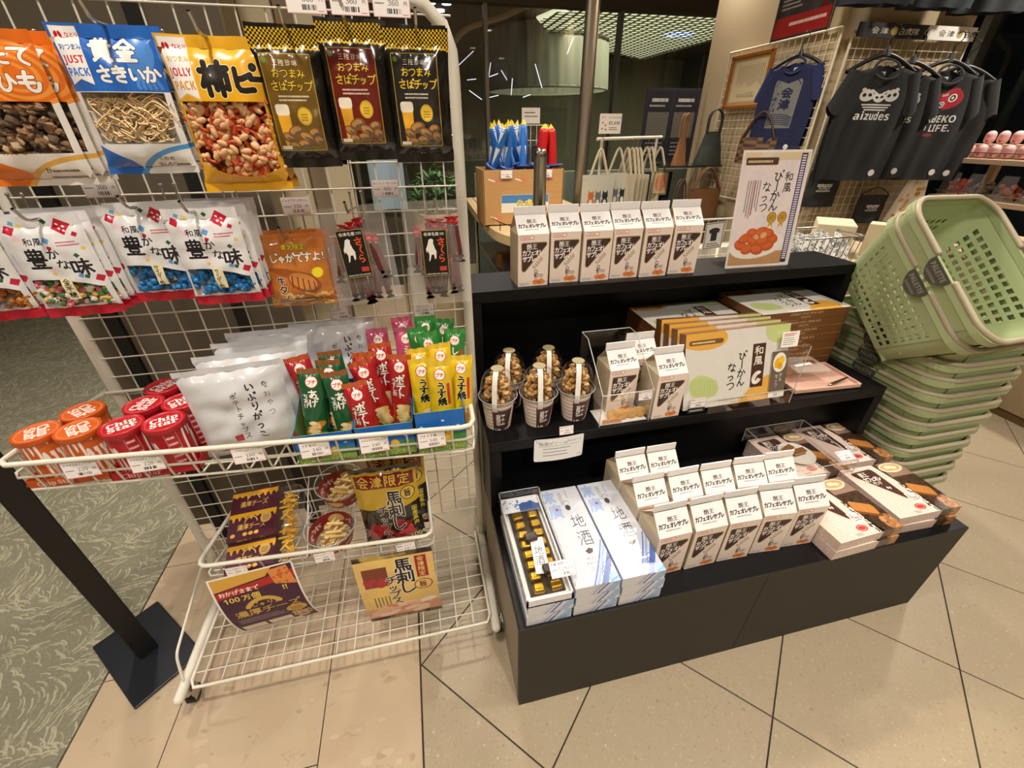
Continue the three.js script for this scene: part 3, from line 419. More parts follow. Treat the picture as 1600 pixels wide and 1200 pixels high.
// grey partition and pale boards behind the rack
{ const q = thing('panel_partition', 'grey glossy panel partition with black uprights behind the rack', 'partition', [0, 0, -1.37]);
  const grey = phys(0x5f574b, 0.28, { specularIntensity: 0.6 });
  for (const [a, b] of [[-0.98, -0.892], [-0.858, -0.557], [-0.523, -0.372]]) mesh('panel', box(b - a, 2.2, 0.02, (a + b) / 2, 1.18, 0), grey, q);
  for (const x of [-0.875, -0.54]) mesh('upright', box(0.034, 2.3, 0.045, x, 1.15, 0.002), std(0x0c0b0a, 0.5), q);
 }
{ const pale = std(0xc9bb9a, 0.6), tan = std(0x8c7a62, 0.7);
  const q = thing('board_screen', 'standing screen of pale vertical boards behind the rack', 'screen', [0, 0, -1.6]);
  let x = -0.44; for (const [w, m] of [[0.05, pale], [0.085, pale], [0.05, tan], [0.075, pale]]) { mesh('board', box(w - 0.003, 1.9, 0.024, x + w / 2, 0.96, m === tan ? -0.02 : 0), m, q); x += w; }
  mesh('batten', box(0.25, 0.06, 0.02, -0.31, 0.4, -0.04), tan, q); mesh('foot', box(0.25, 0.03, 0.1, -0.31, 0.015, -0.03), tan, q); }
// ------------------------------------------------------------------ biscuit cartons
const rect = (x0, y0, x1, y1, W, H) => [x0 / W, 1 - y1 / H, x1 / W, 1 - y0 / H];
const cartonMap = picture(512, 640, (g) => {
  g.fillStyle = C(232, 229, 228); g.fillRect(0, 0, 512, 200);
  g.fillStyle = C(240, 226, 214); g.fillRect(0, 200, 512, 440);
  g.fillStyle = C(196, 164, 148); for (let y = 212; y < 596; y += 11) g.fillRect(0, y, 512, 1.6);
  g.fillStyle = C(196, 178, 150); g.fillRect(256, 200, 256, 440); g.fillRect(260, 0, 252, 200);
  g.strokeStyle = C(140, 120, 100); g.lineWidth = 2; g.strokeRect(282, 240, 200, 300); dashes(g, 292, 254, 180, 22, 13, C(140, 122, 104), 3);
  write(g, '酪王', 92, 48, 38, { color: C(60, 42, 40), weight: 1.0 }); write(g, 'カフェオレサブレ', 14, 94, 38, { color: C(52, 36, 34), weight: 1.7, gap: 0.0, wide: 0.75 }); dashes(g, 62, 146, 136, 1, 10, C(90, 74, 70), 6);
  roundRect(g, 22, 214, 108, 24, 7, C(250, 238, 228), C(190, 60, 50), 4); dashes(g, 34, 223, 84, 1, 8, C(190, 60, 50), 7);
  g.lineJoin = 'round'; g.beginPath(); g.moveTo(36, 262); g.lineTo(226, 262); g.quadraticCurveTo(248, 264, 236, 290); g.lineTo(66, 478); g.quadraticCurveTo(36, 500, 30, 462); g.lineTo(26, 280); g.quadraticCurveTo(26, 262, 40, 262); g.closePath(); g.fillStyle = C(66, 44, 42); g.fill(); g.strokeStyle = C(206, 182, 140); g.lineWidth = 6; g.stroke();
  write(g, '酪王', 72, 272, 42, { color: '#f6f0ea', weight: 1.0 }); write(g, 'カフェオレ', 36, 318, 42, { color: '#f6f0ea', weight: 1.6, gap: -0.02, wide: 0.84 }); write(g, 'サブレ', 38, 364, 42, { color: '#f6f0ea', weight: 1.7, gap: -0.02, wide: 0.88 });
  g.save(); g.translate(138, 470); g.rotate(-0.82); latin(g, 'Sablé', 0, 0, 44, C(86, 60, 54), { bold: false, font: 'serif' }); g.restore();
  g.strokeStyle = C(60, 44, 42); g.lineWidth = 5; g.beginPath(); g.arc(152, 486, 12, 0, 7); g.moveTo(138, 504); g.lineTo(170, 504); g.lineTo(162, 536); g.lineTo(144, 536); g.closePath(); g.stroke(); oval(g, 150, 518, 8, 9, C(60, 44, 42)); g.lineWidth = 3; g.strokeRect(178, 512, 14, 20); g.strokeRect(198, 512, 14, 20);
  blob(g, [[120, 566], [148, 546], [176, 552], [206, 542], [222, 560], [238, 572], [218, 586], [188, 594], [160, 588], [140, 592]], C(226, 132, 72)); dashes(g, 160, 564, 44, 2, 9, C(150, 70, 30), 4); dashes(g, 14, 574, 96, 2, 11, C(96, 74, 66), 4);
});
const cartonMat = printed(cartonMap, 0.45);
const R5 = (a, b, c, d) => rect(a, b, c, d, 512, 640);
function makeCarton(label, group) {
  const q = thing('biscuit_carton', label, 'carton', [0, 0, 0], 0, group), a = 0.0466, h = 0.15, t = 0.196;
  mesh('body', new Quads().block(-a, a, 0, h, -a, a, { front: R5(0, 202, 256, 600), back: R5(256, 202, 512, 600), left: R5(256, 202, 512, 600), right: R5(256, 202, 512, 600), all: R5(266, 620, 300, 636) }).done(), cartonMat, q);
  const r = new Quads(), e = 0.004, in_ = 0.03;
  r.quad([-a, h, a], [a, h, a], [a, t, e], [-a, t, e], R5(2, 2, 254, 196)); r.quad([a, h, -a], [-a, h, -a], [-a, t, -e], [a, t, -e], R5(266, 604, 300, 636));
  for (const s of [-1, 1]) { r.tri([s * a, h, -a], [s * a, h, a], [s * (a - in_), t - 0.006, 0], [0.6, 0.72, 0.9, 0.72, 0.75, 0.95]); r.tri([s * a, h, a], [s * a, t, e], [s * (a - in_), t - 0.006, 0], [0.6, 0.72, 0.9, 0.72, 0.75, 0.95]); r.tri([s * a, h, -a], [s * a, t, -e], [s * (a - in_), t - 0.006, 0], [0.6, 0.72, 0.9, 0.72, 0.75, 0.95]); }
  mesh('gable_top', r.done(), cartonMat, q);
  mesh('ridge_fin', new Quads().block(-a, a, t, t + 0.022, -e / 2, e / 2, { all: R5(2, 2, 20, 20) }).done(), cartonMat, q);
  return q;
}
const topGroup = 'cartons lined up on the top tier', lowGroup = 'cartons in rows on the bottom tier';
const carton0 = makeCarton('cream gabled biscuit carton in the single row on the top tier', topGroup);
[[0.331, -1.249, 0.03], [0.436, -1.262, -0.02], [0.532, -1.254, 0.02], [0.634, -1.262, -0.03], [0.731, -1.256, 0.01], [0.842, -1.264, -0.08]].forEach(([x, z, r], i) => { const c = i ? copy(carton0) : carton0; c.position.set(x, 0.99, z); c.rotation.y = r; c.userData.label = 'cream gabled carton on the top tier, ' + ORD[5 - i] + ' from the poster'; });
for (const [rows, z, what] of [[[[0.548, 0.03], [0.65, 0.02], [0.752, -0.03], [0.858, -0.08], [0.961, -0.06]], -0.642, 'in the front row on the bottom tier'], [[[0.545, 0.02], [0.65, 0.02], [0.752, -0.02], [0.858, -0.07], [0.958, -0.05]], -0.748, 'in the second row on the bottom tier'], [[[0.542, 0.02], [0.642, 0.0]], -0.852, 'behind the second row on the bottom tier']])
  rows.forEach(([x, r], i) => copy(carton0, [x, 0.379, z], r, 'cream carton ' + what + ', ' + ORD[i] + ' from the chocolate boxes', lowGroup));
for (const [x, z, r, l] of [[0.556, -1.025, 0.03, 'cream gabled biscuit carton inside the clear display case'], [0.645, -1.075, 0.0, 'cream gabled biscuit carton behind the clear display case'], [0.679, -0.966, 0.02, 'cream gabled biscuit carton between display case and nut boxes']]) copy(carton0, [x, 0.643, z], r, l, 'cartons on the middle tier');

// ------------------------------------------------------------------ clear display case with biscuits
const acrylic = new THREE.MeshPhysicalMaterial({ color: 0xffffff, roughness: 0.03, transmission: 1, thickness: 0, ior: 1.45 });
const acrylicEdge = phys(0xdfe6e2, 0.2, { transmission: 0.5, thickness: 0 });
function clearCase(label, w, h, d, pos, ry, hFront) {
  const q = thing('clear_case', label, 'display case', pos, ry), e = 0.0016;
  mesh('back_pane', box(w, h, 0.002, 0, h / 2, -d / 2), acrylic, q); mesh('front_pane', box(w, hFront, 0.002, 0, hFront / 2, d / 2), acrylic, q);
  const sh = new THREE.Shape([[-d / 2, 0], [d / 2, 0], [d / 2, hFront], [-d / 2 + d * 0.25, h], [-d / 2, h]].map((p) => new THREE.Vector2(...p)));
  for (const s of [-1, 1]) mesh('side_pane', new THREE.ExtrudeGeometry(sh, { depth: 0.002, bevelEnabled: false }).rotateY(-Math.PI / 2).translate(s * w / 2 + 0.001, 0, 0), acrylic, q);
  for (const s of [-1, 1]) mesh('edge', gm([rod([s * w / 2, hFront, d / 2], [s * w / 2, h, -d / 2 + d * 0.25], e), rod([s * w / 2, 0, d / 2], [s * w / 2, hFront, d / 2], e), rod([s * w / 2, h, -d / 2 + d * 0.25], [s * w / 2, h, -d / 2], e)]), acrylicEdge, q);
  mesh('edge', gm([rod([-w / 2, h, -d / 2], [w / 2, h, -d / 2], e), rod([-w / 2, hFront, d / 2], [w / 2, hFront, d / 2], e)]), acrylicEdge, q);
  return q;
}
clearCase('clear acrylic case holding a carton and sample biscuits', 0.158, 0.222, 0.19, [0.545, 0.643, -1.012], 0, 0.108);
tag(mesh('case_card', new Quads().block(0.47, 0.62, 0.644, 0.646, -1.0, -0.921, {}).done(), std(0xf1eee8, 0.6)), 'white paper lining the floor of the clear case', 'card');
{ const biscuit = (label, x, z, r) => { const q = thing('biscuit', label, 'biscuit', [x, 0.656, z], r, 'sample biscuits in the clear case'); mesh('crumb', new THREE.CylinderGeometry(0.0185, 0.0185, 0.008, 20).rotateZ(0.33).rotateX(0.25), std(0xc1924c, 0.8), q); };
  for (let i = 0; i < 4; i++) biscuit('round golden sample biscuit on the case floor', 0.522 + i * 0.029, -0.948, -0.1); }
{ const m = picture(256, 64, (g) => { g.fillStyle = C(232, 168, 110); g.fillRect(0, 0, 256, 64); write(g, 'カフェオレサブレ', 14, 16, 26, { color: '#3a2a20', weight: 1.2 }); });
  const q = mesh('orange_name_strip', card(0.062, 0.016), printed(m, 0.6)); q.position.set(0.507, 0.648, -0.9205); tag(q, 'small orange name strip at the foot of clear case', 'label'); }

// ------------------------------------------------------------------ caramel popcorn cups
const cupMap = picture(512, 256, (g, w, h) => {
  g.fillStyle = C(232, 218, 206); g.fillRect(0, 0, w, h); g.fillStyle = C(178, 140, 124); for (let y = 4; y < h; y += 7) g.fillRect(0, y, w, 1.6);
  g.fillStyle = C(92, 64, 58); for (const y of [16, 232]) for (let x = 0; x < w; x += 10) { g.fillRect(x, y, 6, 4); g.fillRect(x + 3, y + 8, 6, 4); }
  for (const x of [0, 256, 512]) { g.beginPath(); g.moveTo(x - 56, 62); g.lineTo(x + 62, 62); g.lineTo(x - 22, 206); g.lineTo(x - 50, 206); g.closePath(); g.fillStyle = C(74, 50, 46); g.fill(); write(g, '酪王', x - 34, 68, 24, { color: '#f3ece4', weight: 1.1 }); write(g, 'カフェオレ', x - 50, 98, 19, { color: '#f3ece4', weight: 1.8 }); write(g, 'ポップコーン', x - 48, 124, 15, { color: '#f3ece4', weight: 1.4 }); oval(g, x + 44, 176, 7, 5, C(74, 50, 46), 0.5); oval(g, x + 24, 196, 7, 5, C(74, 50, 46), 0.2); oval(g, x + 58, 196, 7, 5, C(74, 50, 46), 0.2); }
});
const cupMat = printed(cupMap, 0.45), domeMat = new THREE.MeshPhysicalMaterial({ color: 0xffffff, roughness: 0.05, transmission: 1, thickness: 0, ior: 1.4 });
const popMats = [std(0xb58a4c, 0.6), std(0xd2b27c, 0.65), std(0x99682e, 0.55)];
function lumps(n, place, sizes, squash = 0.8) {
  const out = []; for (let i = 0; i < n; i++) { const [x, y, z] = place(i), s = rr(...sizes), g = new THREE.IcosahedronGeometry(s, 1), a = g.attributes.position, f = rnd() * 9; for (let k = 0; k < a.count; k++) { const q = 1 + 0.35 * noise.noise(a.getX(k) / s * 1.4 + f, a.getY(k) / s * 1.4, a.getZ(k) / s * 1.4); a.setXYZ(k, a.getX(k) * q, a.getY(k) * q * squash, a.getZ(k) * q); } g.computeVertexNormals(); g.rotateX(rnd() * 3); g.rotateY(rnd() * 6); out.push(g.translate(x, y, z)); } return gm(out);
}
{
  const q = thing('popcorn_cup', 'striped paper cup of caramel popcorn under a clear dome', 'cup', [0, 0, 0], 0, 'popcorn cups on the middle tier');
  mesh('cup', lathe([[0, 0.003], [0.034, 0.003], [0.035, 0], [0.0365, 0.004], [0.047, 0.096], [0.049, 0.098]], 36), cupMat, q);
  mesh('dome_lid', lathe([[0.0475, 0.094], [0.0505, 0.1], [0.0555, 0.104], [0.0555, 0.107], [0.051, 0.109], [0.0495, 0.13], [0.044, 0.158], [0.034, 0.177], [0.022, 0.187], [0, 0.189]], 40), domeMat, q);
  mesh('lid_bead', gm([new THREE.TorusGeometry(0.0555, 0.0011, 6, 40).rotateX(Math.PI / 2).translate(0, 0.1055, 0)]), acrylicEdge, q);
  const heap = (n) => lumps(n, () => { const a = rnd() * 6.3, y = 0.098 + 0.076 * rnd() ** 1.25, r = Math.max(0.004, Math.sqrt(Math.max(0, 1 - ((y - 0.098) / 0.092) ** 2)) * 0.0475 - 0.0085) * rr(0.55, 1); return [Math.cos(a) * r, y, Math.sin(a) * r]; }, [0.0048, 0.0082]);
  popMats.forEach((m, i) => { mesh('popcorn', heap(72), m, q).userData.kind = 'stuff'; });
  const dome = [[0.047, 0.075], [0.0565, 0.1], [0.0515, 0.112], [0.0505, 0.131], [0.0448, 0.159], [0.0346, 0.1785], [0.0222, 0.1885], [0, 0.1905]]; const arc = [...dome, ...dome.slice(0, 7).reverse().map(([r, y]) => [-r, y])];
  mesh('paper_band', sheet(14, 1, (u, v) => { const [r, y] = arc[Math.round(u * 14)]; return [r, y, (v - 0.5) * 0.014]; }).rotateY(1.1), std(0xece7df, 0.7), q);
  mesh('seal_sticker', new THREE.CylinderGeometry(0.018, 0.018, 0.0012, 24).translate(0, 0.1905, 0), std(0x9b8f6c, 0.5), q);
  [[0.18, -0.998, 0.1], [0.297, -0.987, 0.3], [0.413, -0.991, 0.2], [0.235, -1.098, 0.15], [0.355, -1.09, 0.25]].forEach(([x, z, r], i) => { const c = i ? copy(q) : q; c.position.set(x, 0.643, z); c.rotation.y = r; c.userData.label = 'popcorn cup under a clear dome, ' + ['at the outer front corner', 'in the middle of the front', 'beside the clear case', 'at the back by the outer corner', 'at the back nearer the clear case'][i]; });
}
// ------------------------------------------------------------------ pecan nut boxes
const nutMap = picture(1024, 768, (g) => {
  g.fillStyle = C(216, 212, 204); g.fillRect(0, 0, 1024, 680); clouds(g, 1024, 680, 60, [C(222, 219, 212), C(208, 204, 196)], 20, 80, 0.25);
  g.fillStyle = C(222, 168, 74); g.beginPath(); g.ellipse(150, 40, 250, 110, 0.1, 0, 7); g.fill(); g.beginPath(); g.ellipse(760, 650, 230, 130, -0.5, 0, 7); g.fill(); g.beginPath(); g.ellipse(860, 560, 120, 110, 0, 0, 7); g.fill();
  g.fillStyle = C(190, 202, 134); g.beginPath(); g.ellipse(900, 50, 130, 110, 0.3, 0, 7); g.fill(); g.beginPath(); g.moveTo(60, 420); g.bezierCurveTo(130, 330, 250, 390, 300, 440); g.bezierCurveTo(380, 500, 330, 590, 250, 590); g.bezierCurveTo(140, 610, 20, 560, 60, 420); g.fill();
  g.strokeStyle = C(168, 182, 112); g.lineWidth = 3; for (let i = 0; i < 9; i++) { g.beginPath(); g.moveTo(70 + i * 30, 400); g.lineTo(110 + i * 26, 585); g.stroke(); g.beginPath(); g.moveTo(60, 420 + i * 19); g.lineTo(330, 440 + i * 17); g.stroke(); }
  g.strokeStyle = C(236, 190, 104); for (let i = 0; i < 10; i++) { g.beginPath(); g.moveTo(580 + i * 34, 660); g.lineTo(650 + i * 34, 560); g.stroke(); }
  roundRect(g, 30, 60, 330, 44, 22, C(120, 84, 42)); dashes(g, 60, 76, 270, 1, 10, C(240, 224, 190), 14);
  g.fillStyle = C(72, 46, 36); g.fillRect(660, 150, 130, 400); write(g, '和風', 682, 170, 86, { color: '#efe8da', weight: 1.0, vertical: true }); g.strokeStyle = '#efe8da'; g.lineWidth = 6; for (let i = 0; i < 6; i++) { g.beginPath(); g.ellipse(726, 462, 46 - i * 7, 62 - i * 5, 0.5, 0, 5); g.stroke(); }
  write(g, 'ぴーかん', 520, 200, 82, { color: '#26201c', weight: 1.3, vertical: true, gap: -0.02 }); write(g, 'なっつ', 420, 300, 82, { color: '#26201c', weight: 1.3, vertical: true, gap: 0.02 });
  latin(g, 'JAPANESE-STYLE PECAN NUTS', 340, 640, 22, C(110, 96, 80), { bold: false, font: 'monospace' }); latin(g, 'CHOCOLATE', 470, 668, 20, C(110, 96, 80), { bold: false, font: 'monospace' });
  g.fillStyle = C(112, 72, 36); g.fillRect(0, 684, 1024, 84); latin(g, 'JAPANESE-STYLE PECAN NUTS', 512, 722, 26, C(214, 188, 150), { bold: false, font: 'monospace', align: 'center' }); latin(g, 'CHOCOLATE', 512, 752, 22, C(214, 188, 150), { bold: false, font: 'monospace', align: 'center' });
});
const nutMat = printed(nutMap, 0.4); const RN = (a, b, c, d) => rect(a, b, c, d, 1024, 768);
const NW = 0.355, NH = 0.031, ND = 0.235;
{
  const q = thing('nut_box', 'flat pecan nut chocolate box', 'box', [0, 0, 0], 0);
  mesh('lid', new Quads().block(-NW / 2, NW / 2, 0, NH, -ND / 2, ND / 2, { top: RN(0, 0, 1024, 680), front: RN(0, 688, 1024, 764), back: RN(0, 688, 1024, 764), left: RN(0, 688, 300, 764), right: RN(0, 688, 300, 764), all: RN(4, 690, 40, 764) }).done(), nutMat, q);
  let first = true; const put = (pos, ry, label, group, rx = 0) => { const c = first ? q : copy(q); first = false; c.position.set(...pos); c.rotation.set(rx, ry, 0); c.userData.label = label; c.userData.group = group; return c; };
  for (let k = 0; k < 7; k++) put([1.281 + (k % 2) * 0.003, 0.644 + k * (NH + 0.0005), -1.222], 0.004 * (k % 3), 'brown-sided pecan box beside the pink tray, ' + ORD[k] + ' from the shelf', 'stacked pecan boxes by the tray');
  for (let k = 0; k < 6; k++) put([0.918, 0.644 + k * (NH + 0.0005), -1.232], 0, 'pecan box behind the upright pecan boxes, ' + ORD[k] + ' from the shelf', 'stacked pecan boxes behind the upright ones');
  for (let k = 0; k < 4; k++) put([0.913 - k * 0.008, 0.651 + 0.1145, -0.978 - k * 0.0345 + 0], 0.01 - 0.012 * k, k ? 'pecan box standing upright, ' + ORD[k - 1] + ' behind the display box' : 'upright pecan box facing out in a clear stand', k ? 'upright pecan boxes' : undefined, 1.31);
}
// ------------------------------------------------------------------ tier accessories
{ const q = thing('clear_stand', 'clear acrylic stand holding up the pecan display box', 'display stand', [0.955, 0.643, -0.918]);
  mesh('lip', box(0.3, 0.05, 0.002, 0.01, 0.025, 0.012), acrylic, q); mesh('floor_plate', box(0.3, 0.002, 0.05, 0.01, 0.001, -0.012), acrylic, q); mesh('side_plate', box(0.002, 0.2, 0.03, 0.155, 0.1, 0), acrylic, q); mesh('edge', gm([rod([-0.14, 0.05, 0.012], [0.16, 0.05, 0.012], 0.0014), rod([0.155, 0, 0.014], [0.155, 0.2, 0.014], 0.0014)]), acrylicEdge, q);
}
{ const m = picture(256, 192, (g) => { g.fillStyle = '#f7f3ee'; g.fillRect(0, 0, 256, 192); dashes(g, 24, 20, 200, 2, 20, C(196, 60, 50), 12); dashes(g, 24, 74, 190, 4, 26, C(70, 66, 62), 8); });
  const q = mesh('notice_card', card(0.06, 0.048), printed(m, 0.6)); q.position.set(1.082, 0.822, -0.95); q.rotation.set(-0.2, 0, 0); tag(q, 'white notice card with red heading above the nut photo', 'card');
  const n = picture(192, 384, (g) => { g.fillStyle = C(104, 92, 80); g.fillRect(0, 0, 192, 384); oval(g, 96, 92, 78, 80, '#ece6da'); oval(g, 70, 96, 34, 44, C(226, 178, 44), 0.4); oval(g, 116, 76, 36, 34, C(236, 190, 56), -0.3); oval(g, 104, 122, 32, 28, C(216, 162, 36), 0.2); write(g, 'なっつ', 60, 190, 34, { color: '#efe8da', vertical: true }); write(g, 'かん', 110, 180, 34, { color: '#efe8da', vertical: true }); g.fillStyle = '#f4efe6'; g.fillRect(0, 340, 192, 44); latin(g, '3×5', 60, 374, 30, '#4a3a2c'); });
  const p = mesh('photo_strip', card(0.058, 0.15), printed(n, 0.35)); p.position.set(1.062, 0.664, -0.9155); p.rotation.set(-0.258, 0, 0); tag(p, 'narrow photo strip of yellow nuts in a white bowl', 'card');
}
{ const q = thing('serving_tray', 'pink speckled serving tray on the middle tier', 'tray', [1.29, 0.643, -1.01], -0.05);
  const tm = picture(256, 256, (g) => { g.fillStyle = C(214, 172, 154); g.fillRect(0, 0, 256, 256); speckle(g, 256, 256, 700, [C(150, 100, 84), C(232, 200, 184)], 1, 4); });
  const body = gm([rbox(0.245, 0.005, 0.15, 0.0024, 0, 0.006, 0), rbox(0.25, 0.016, 0.006, 0.0028, 0, 0.011, 0.076), rbox(0.25, 0.016, 0.006, 0.0028, 0, 0.011, -0.076), rbox(0.006, 0.016, 0.156, 0.0028, 0.123, 0.011, 0), rbox(0.006, 0.016, 0.156, 0.0028, -0.123, 0.011, 0)]);
  mesh('dish', body, printed(tm, 0.4), q);
  const tub = thing('sample_tub', 'lidded clear plastic sample tub on the pink tray', 'tub', [1.265, 0.6525, -1.03], -0.1);
  const wall = rbox(0.115, 0.04, 0.095, 0.018, 0, 0.02, 0, 3); mesh('tub', wall, domeMat, tub); mesh('lid', rbox(0.124, 0.008, 0.104, 0.0038, 0, 0.044, 0, 2), new THREE.MeshPhysicalMaterial({ color: 0xf4f0ea, roughness: 0.2, transmission: 0.8, thickness: 0 }), tub);
  mesh('label_strip', box(0.07, 0.0006, 0.013, -0.012, 0.0485, 0.004).rotateY(0.18), std(0xf2efe9, 0.6), tub); mesh('wrapper', box(0.035, 0.0006, 0.024, 0.024, 0.0484, -0.012).rotateY(-0.15), std(0x7a3f36, 0.5), tub);
  const sp = thing('tongs', 'slim steel tongs resting on the pink tray', 'tongs', [1.36, 0.6575, -0.965], 0.25); mesh('arm', gm([rod([-0.045, 0, 0], [0.04, 0.004, 0.004], 0.003, 8, 0.002), rod([-0.045, 0, 0.008], [0.04, 0.004, 0.006], 0.003, 8, 0.002)]), chrome, sp); mesh('tip', new THREE.SphereGeometry(0.008, 12, 8).scale(1.4, 0.5, 0.8).translate(-0.05, 0.002, 0.004), chrome, sp); }
// poster leaning on the top tier
{ const m = picture(512, 744, (g, w, h) => {
    g.fillStyle = C(238, 228, 222); g.fillRect(0, 0, w, h); g.fillStyle = C(226, 206, 168); g.fillRect(14, 14, w - 28, h - 28); g.fillStyle = C(236, 224, 222); g.fillRect(14, 60, w - 28, h - 74); clouds(g, w, 400, 14, [C(206, 206, 222), C(246, 238, 232)], 30, 90, 0.25);
    g.fillStyle = C(52, 46, 92); g.fillRect(438, 20, 46, h - 40); g.fillStyle = '#e9e4f0'; for (let y = 30; y < h - 40; y += 15) g.fillRect(446, y, 30, 9);
    roundRect(g, 30, 44, 240, 44, 8, C(92, 66, 46)); dashes(g, 46, 60, 206, 1, 10, C(236, 216, 176), 14);
    write(g, '和風', 342, 130, 62, { color: '#1d1a19', weight: 0.9, vertical: true }); write(g, 'ぴーかん', 258, 120, 70, { color: '#1d1a19', weight: 1.1, vertical: true, gap: -0.12 }); write(g, 'なっつ', 186, 190, 62, { color: '#1d1a19', weight: 1.0, vertical: true, gap: 0.02 });
    dashesDown(g, 160, 180, 240, 6, 18, C(74, 66, 62), 7); dashesDown(g, 120, 180, 240, 1, 18, C(190, 60, 60), 7);
    for (const x of [300, 382]) { oval(g, x, 416, 34, 34, C(206, 160, 60), 0, C(110, 76, 24), 4); dashes(g, x - 20, 404, 40, 3, 10, C(96, 66, 22), 4); blob(g, [[x - 14, 444], [x - 22, 486], [x, 462], [x + 18, 486], [x + 12, 444]], C(206, 160, 60)); }
    g.fillStyle = C(196, 150, 104); g.fillRect(14, 640, 424, 90); oval(g, 226, 600, 208, 84, '#efe9e2', -0.12); for (const [x, y, a, b, r] of [[90, 590, 48, 36, .3], [150, 620, 50, 36, -.2], [226, 626, 54, 36, .2], [310, 600, 52, 38, -.3], [120, 548, 54, 34, -.4], [190, 560, 56, 38, .3], [262, 566, 56, 38, -.2], [340, 556, 44, 32, .4], [170, 510, 44, 28, .1], [240, 508, 54, 32, -.2], [300, 520, 46, 32, .3]]) { oval(g, x, y, a, b, C(198, 92, 44), r); oval(g, x - 6, y - 6, a * 0.72, b * 0.66, C(214, 110, 58), r); } oval(g, 262, 530, 26, 20, C(224, 180, 134), -0.4); oval(g, 206, 540, 22, 16, C(220, 172, 126), 0.5); });
  const q = thing('poster_holder', 'upright photo poster of orange-coated nuts on the top tier', 'poster', [1.135, 0.991, -1.228], -0.03); q.rotation.x = 0;
  const lean = new THREE.Group(); mesh('sheet', card(0.243, 0.352, 0.001), printed(m, 0.3), q).rotation.x = -0.14;
  mesh('clear_sleeve', box(0.252, 0.362, 0.0016, 0, 0.18, 0.002), acrylic, q).rotation.x = -0.14; mesh('foot_plate', box(0.252, 0.002, 0.09, 0, 0.001, -0.035), acrylic, q); }
// handwritten note hanging from the middle tier edge
{ const m = picture(512, 290, (g, w, h) => { roundRect(g, 0, 0, w, h, 26, C(240, 238, 232)); write(g, '地酒ゼリー', 46, 42, 46, { color: C(40, 80, 78), weight: 0.7 }); latin(g, 'in', 298, 84, 40, C(40, 80, 78), { bold: false, font: 'serif' }); write(g, 'チョコレート', 336, 44, 24, { color: C(40, 80, 78), weight: 0.9 }); g.fillStyle = C(90, 150, 140); g.fillRect(44, 98, 420, 4); dashes(g, 90, 128, 330, 3, 42, C(60, 58, 56), 9);
    g.strokeStyle = C(110, 108, 104); g.lineWidth = 4; for (const [x, y, a] of [[40, 30, 0], [w - 40, h - 30, Math.PI]]) { g.beginPath(); g.arc(x, y, 18, a, a + 4.4); g.stroke(); } });
  const q = mesh('note_card', sheet(12, 4, (u, v) => [(u - 0.5) * 0.15, (v - 1) * 0.083, 0.006 * Math.sin(u * 3.1)]), printed(m, 0.6)); q.position.set(0.34, 0.64, -0.905); tag(q, 'rounded white handwritten note hanging from the middle tier edge', 'note'); }

// ------------------------------------------------------------------ blue and white long chocolate boxes
const sakeMap = picture(512, 1280, (g, w, h) => {
  g.fillStyle = C(196, 199, 209); g.fillRect(0, 0, w, 1120);
  write(g, '末', 20, 30, 150, { color: C(150, 172, 214), weight: 2.2 }); write(g, '廣', 30, 210, 170, { color: C(150, 172, 214), weight: 1.7 }); g.fillStyle = C(160, 60, 56); g.fillRect(120, 262, 34, 30);
  dashesDown(g, 250, 60, 180, 2, 26, C(80, 84, 96), 9); dashesDown(g, 330, 30, 120, 1, 20, C(80, 84, 96), 7);
  oval(g, 288, 270, 34, 36, C(34, 36, 46)); g.fillStyle = C(34, 36, 46); g.beginPath(); g.arc(288, 226, 44, 3.5, 5.9); g.lineWidth = 5; g.strokeStyle = C(60, 62, 74); g.stroke();
  write(g, '地', 250, 360, 170, { color: C(42, 44, 54), weight: 0.55 }); write(g, '酒', 250, 560, 170, { color: C(42, 44, 54), weight: 0.55 });
  blob(g, [[268, 790], [320, 760], [366, 776], [350, 812], [300, 824]], C(72, 54, 52)); write(g, 'ゼリー', 250, 850, 36, { color: C(60, 62, 72), weight: 0.8 }); latin(g, 'in', 380, 884, 32, C(60, 62, 72), { font: 'serif', bold: false }); write(g, 'チョコレート', 226, 900, 30, { color: C(60, 62, 72), weight: 0.8 }); dashes(g, 250, 956, 150, 3, 18, C(120, 124, 136), 6);
  g.save(); g.beginPath(); g.rect(0, 700, w, 420); g.clip(); for (const [x, c, lw] of [[560, C(70, 100, 170), 60], [480, C(140, 166, 214), 26], [440, C(86, 116, 184), 16], [400, C(180, 198, 230), 14]]) { g.strokeStyle = c; g.lineWidth = lw; g.beginPath(); g.moveTo(x + 60, 700); g.quadraticCurveTo(x - 60, 920, x - 260, 1160); g.stroke(); } oval(g, 470, 1090, 70, 60, C(120, 160, 216)); g.strokeStyle = C(60, 90, 160); g.lineWidth = 6; for (const y of [960, 1000, 1040]) { g.beginPath(); g.ellipse(420 - (y - 960) * 0.6, y, 26, 34, 0.5, 0, 7); g.stroke(); } g.restore();
  g.fillStyle = C(214, 216, 224); g.fillRect(0, 1122, w, 158); g.save(); g.beginPath(); g.rect(0, 1122, w, 158); g.clip(); for (const [x, c, lw] of [[460, C(150, 184, 226), 90], [330, C(90, 112, 180), 26], [270, C(110, 132, 194), 14], [230, C(150, 168, 210), 8]]) { g.strokeStyle = c; g.lineWidth = lw; g.beginPath(); g.moveTo(x + 60, 1110); g.lineTo(x - 80, 1290); g.stroke(); } g.restore();
});
const sakeMat = printed(sakeMap, 0.25, { clearcoat: 1, clearcoatRoughness: 0.06 }), RS = (a, b, c, d) => rect(a, b, c, d, 512, 1280);
const SW = 0.112, SH = 0.034, SD = 0.315;
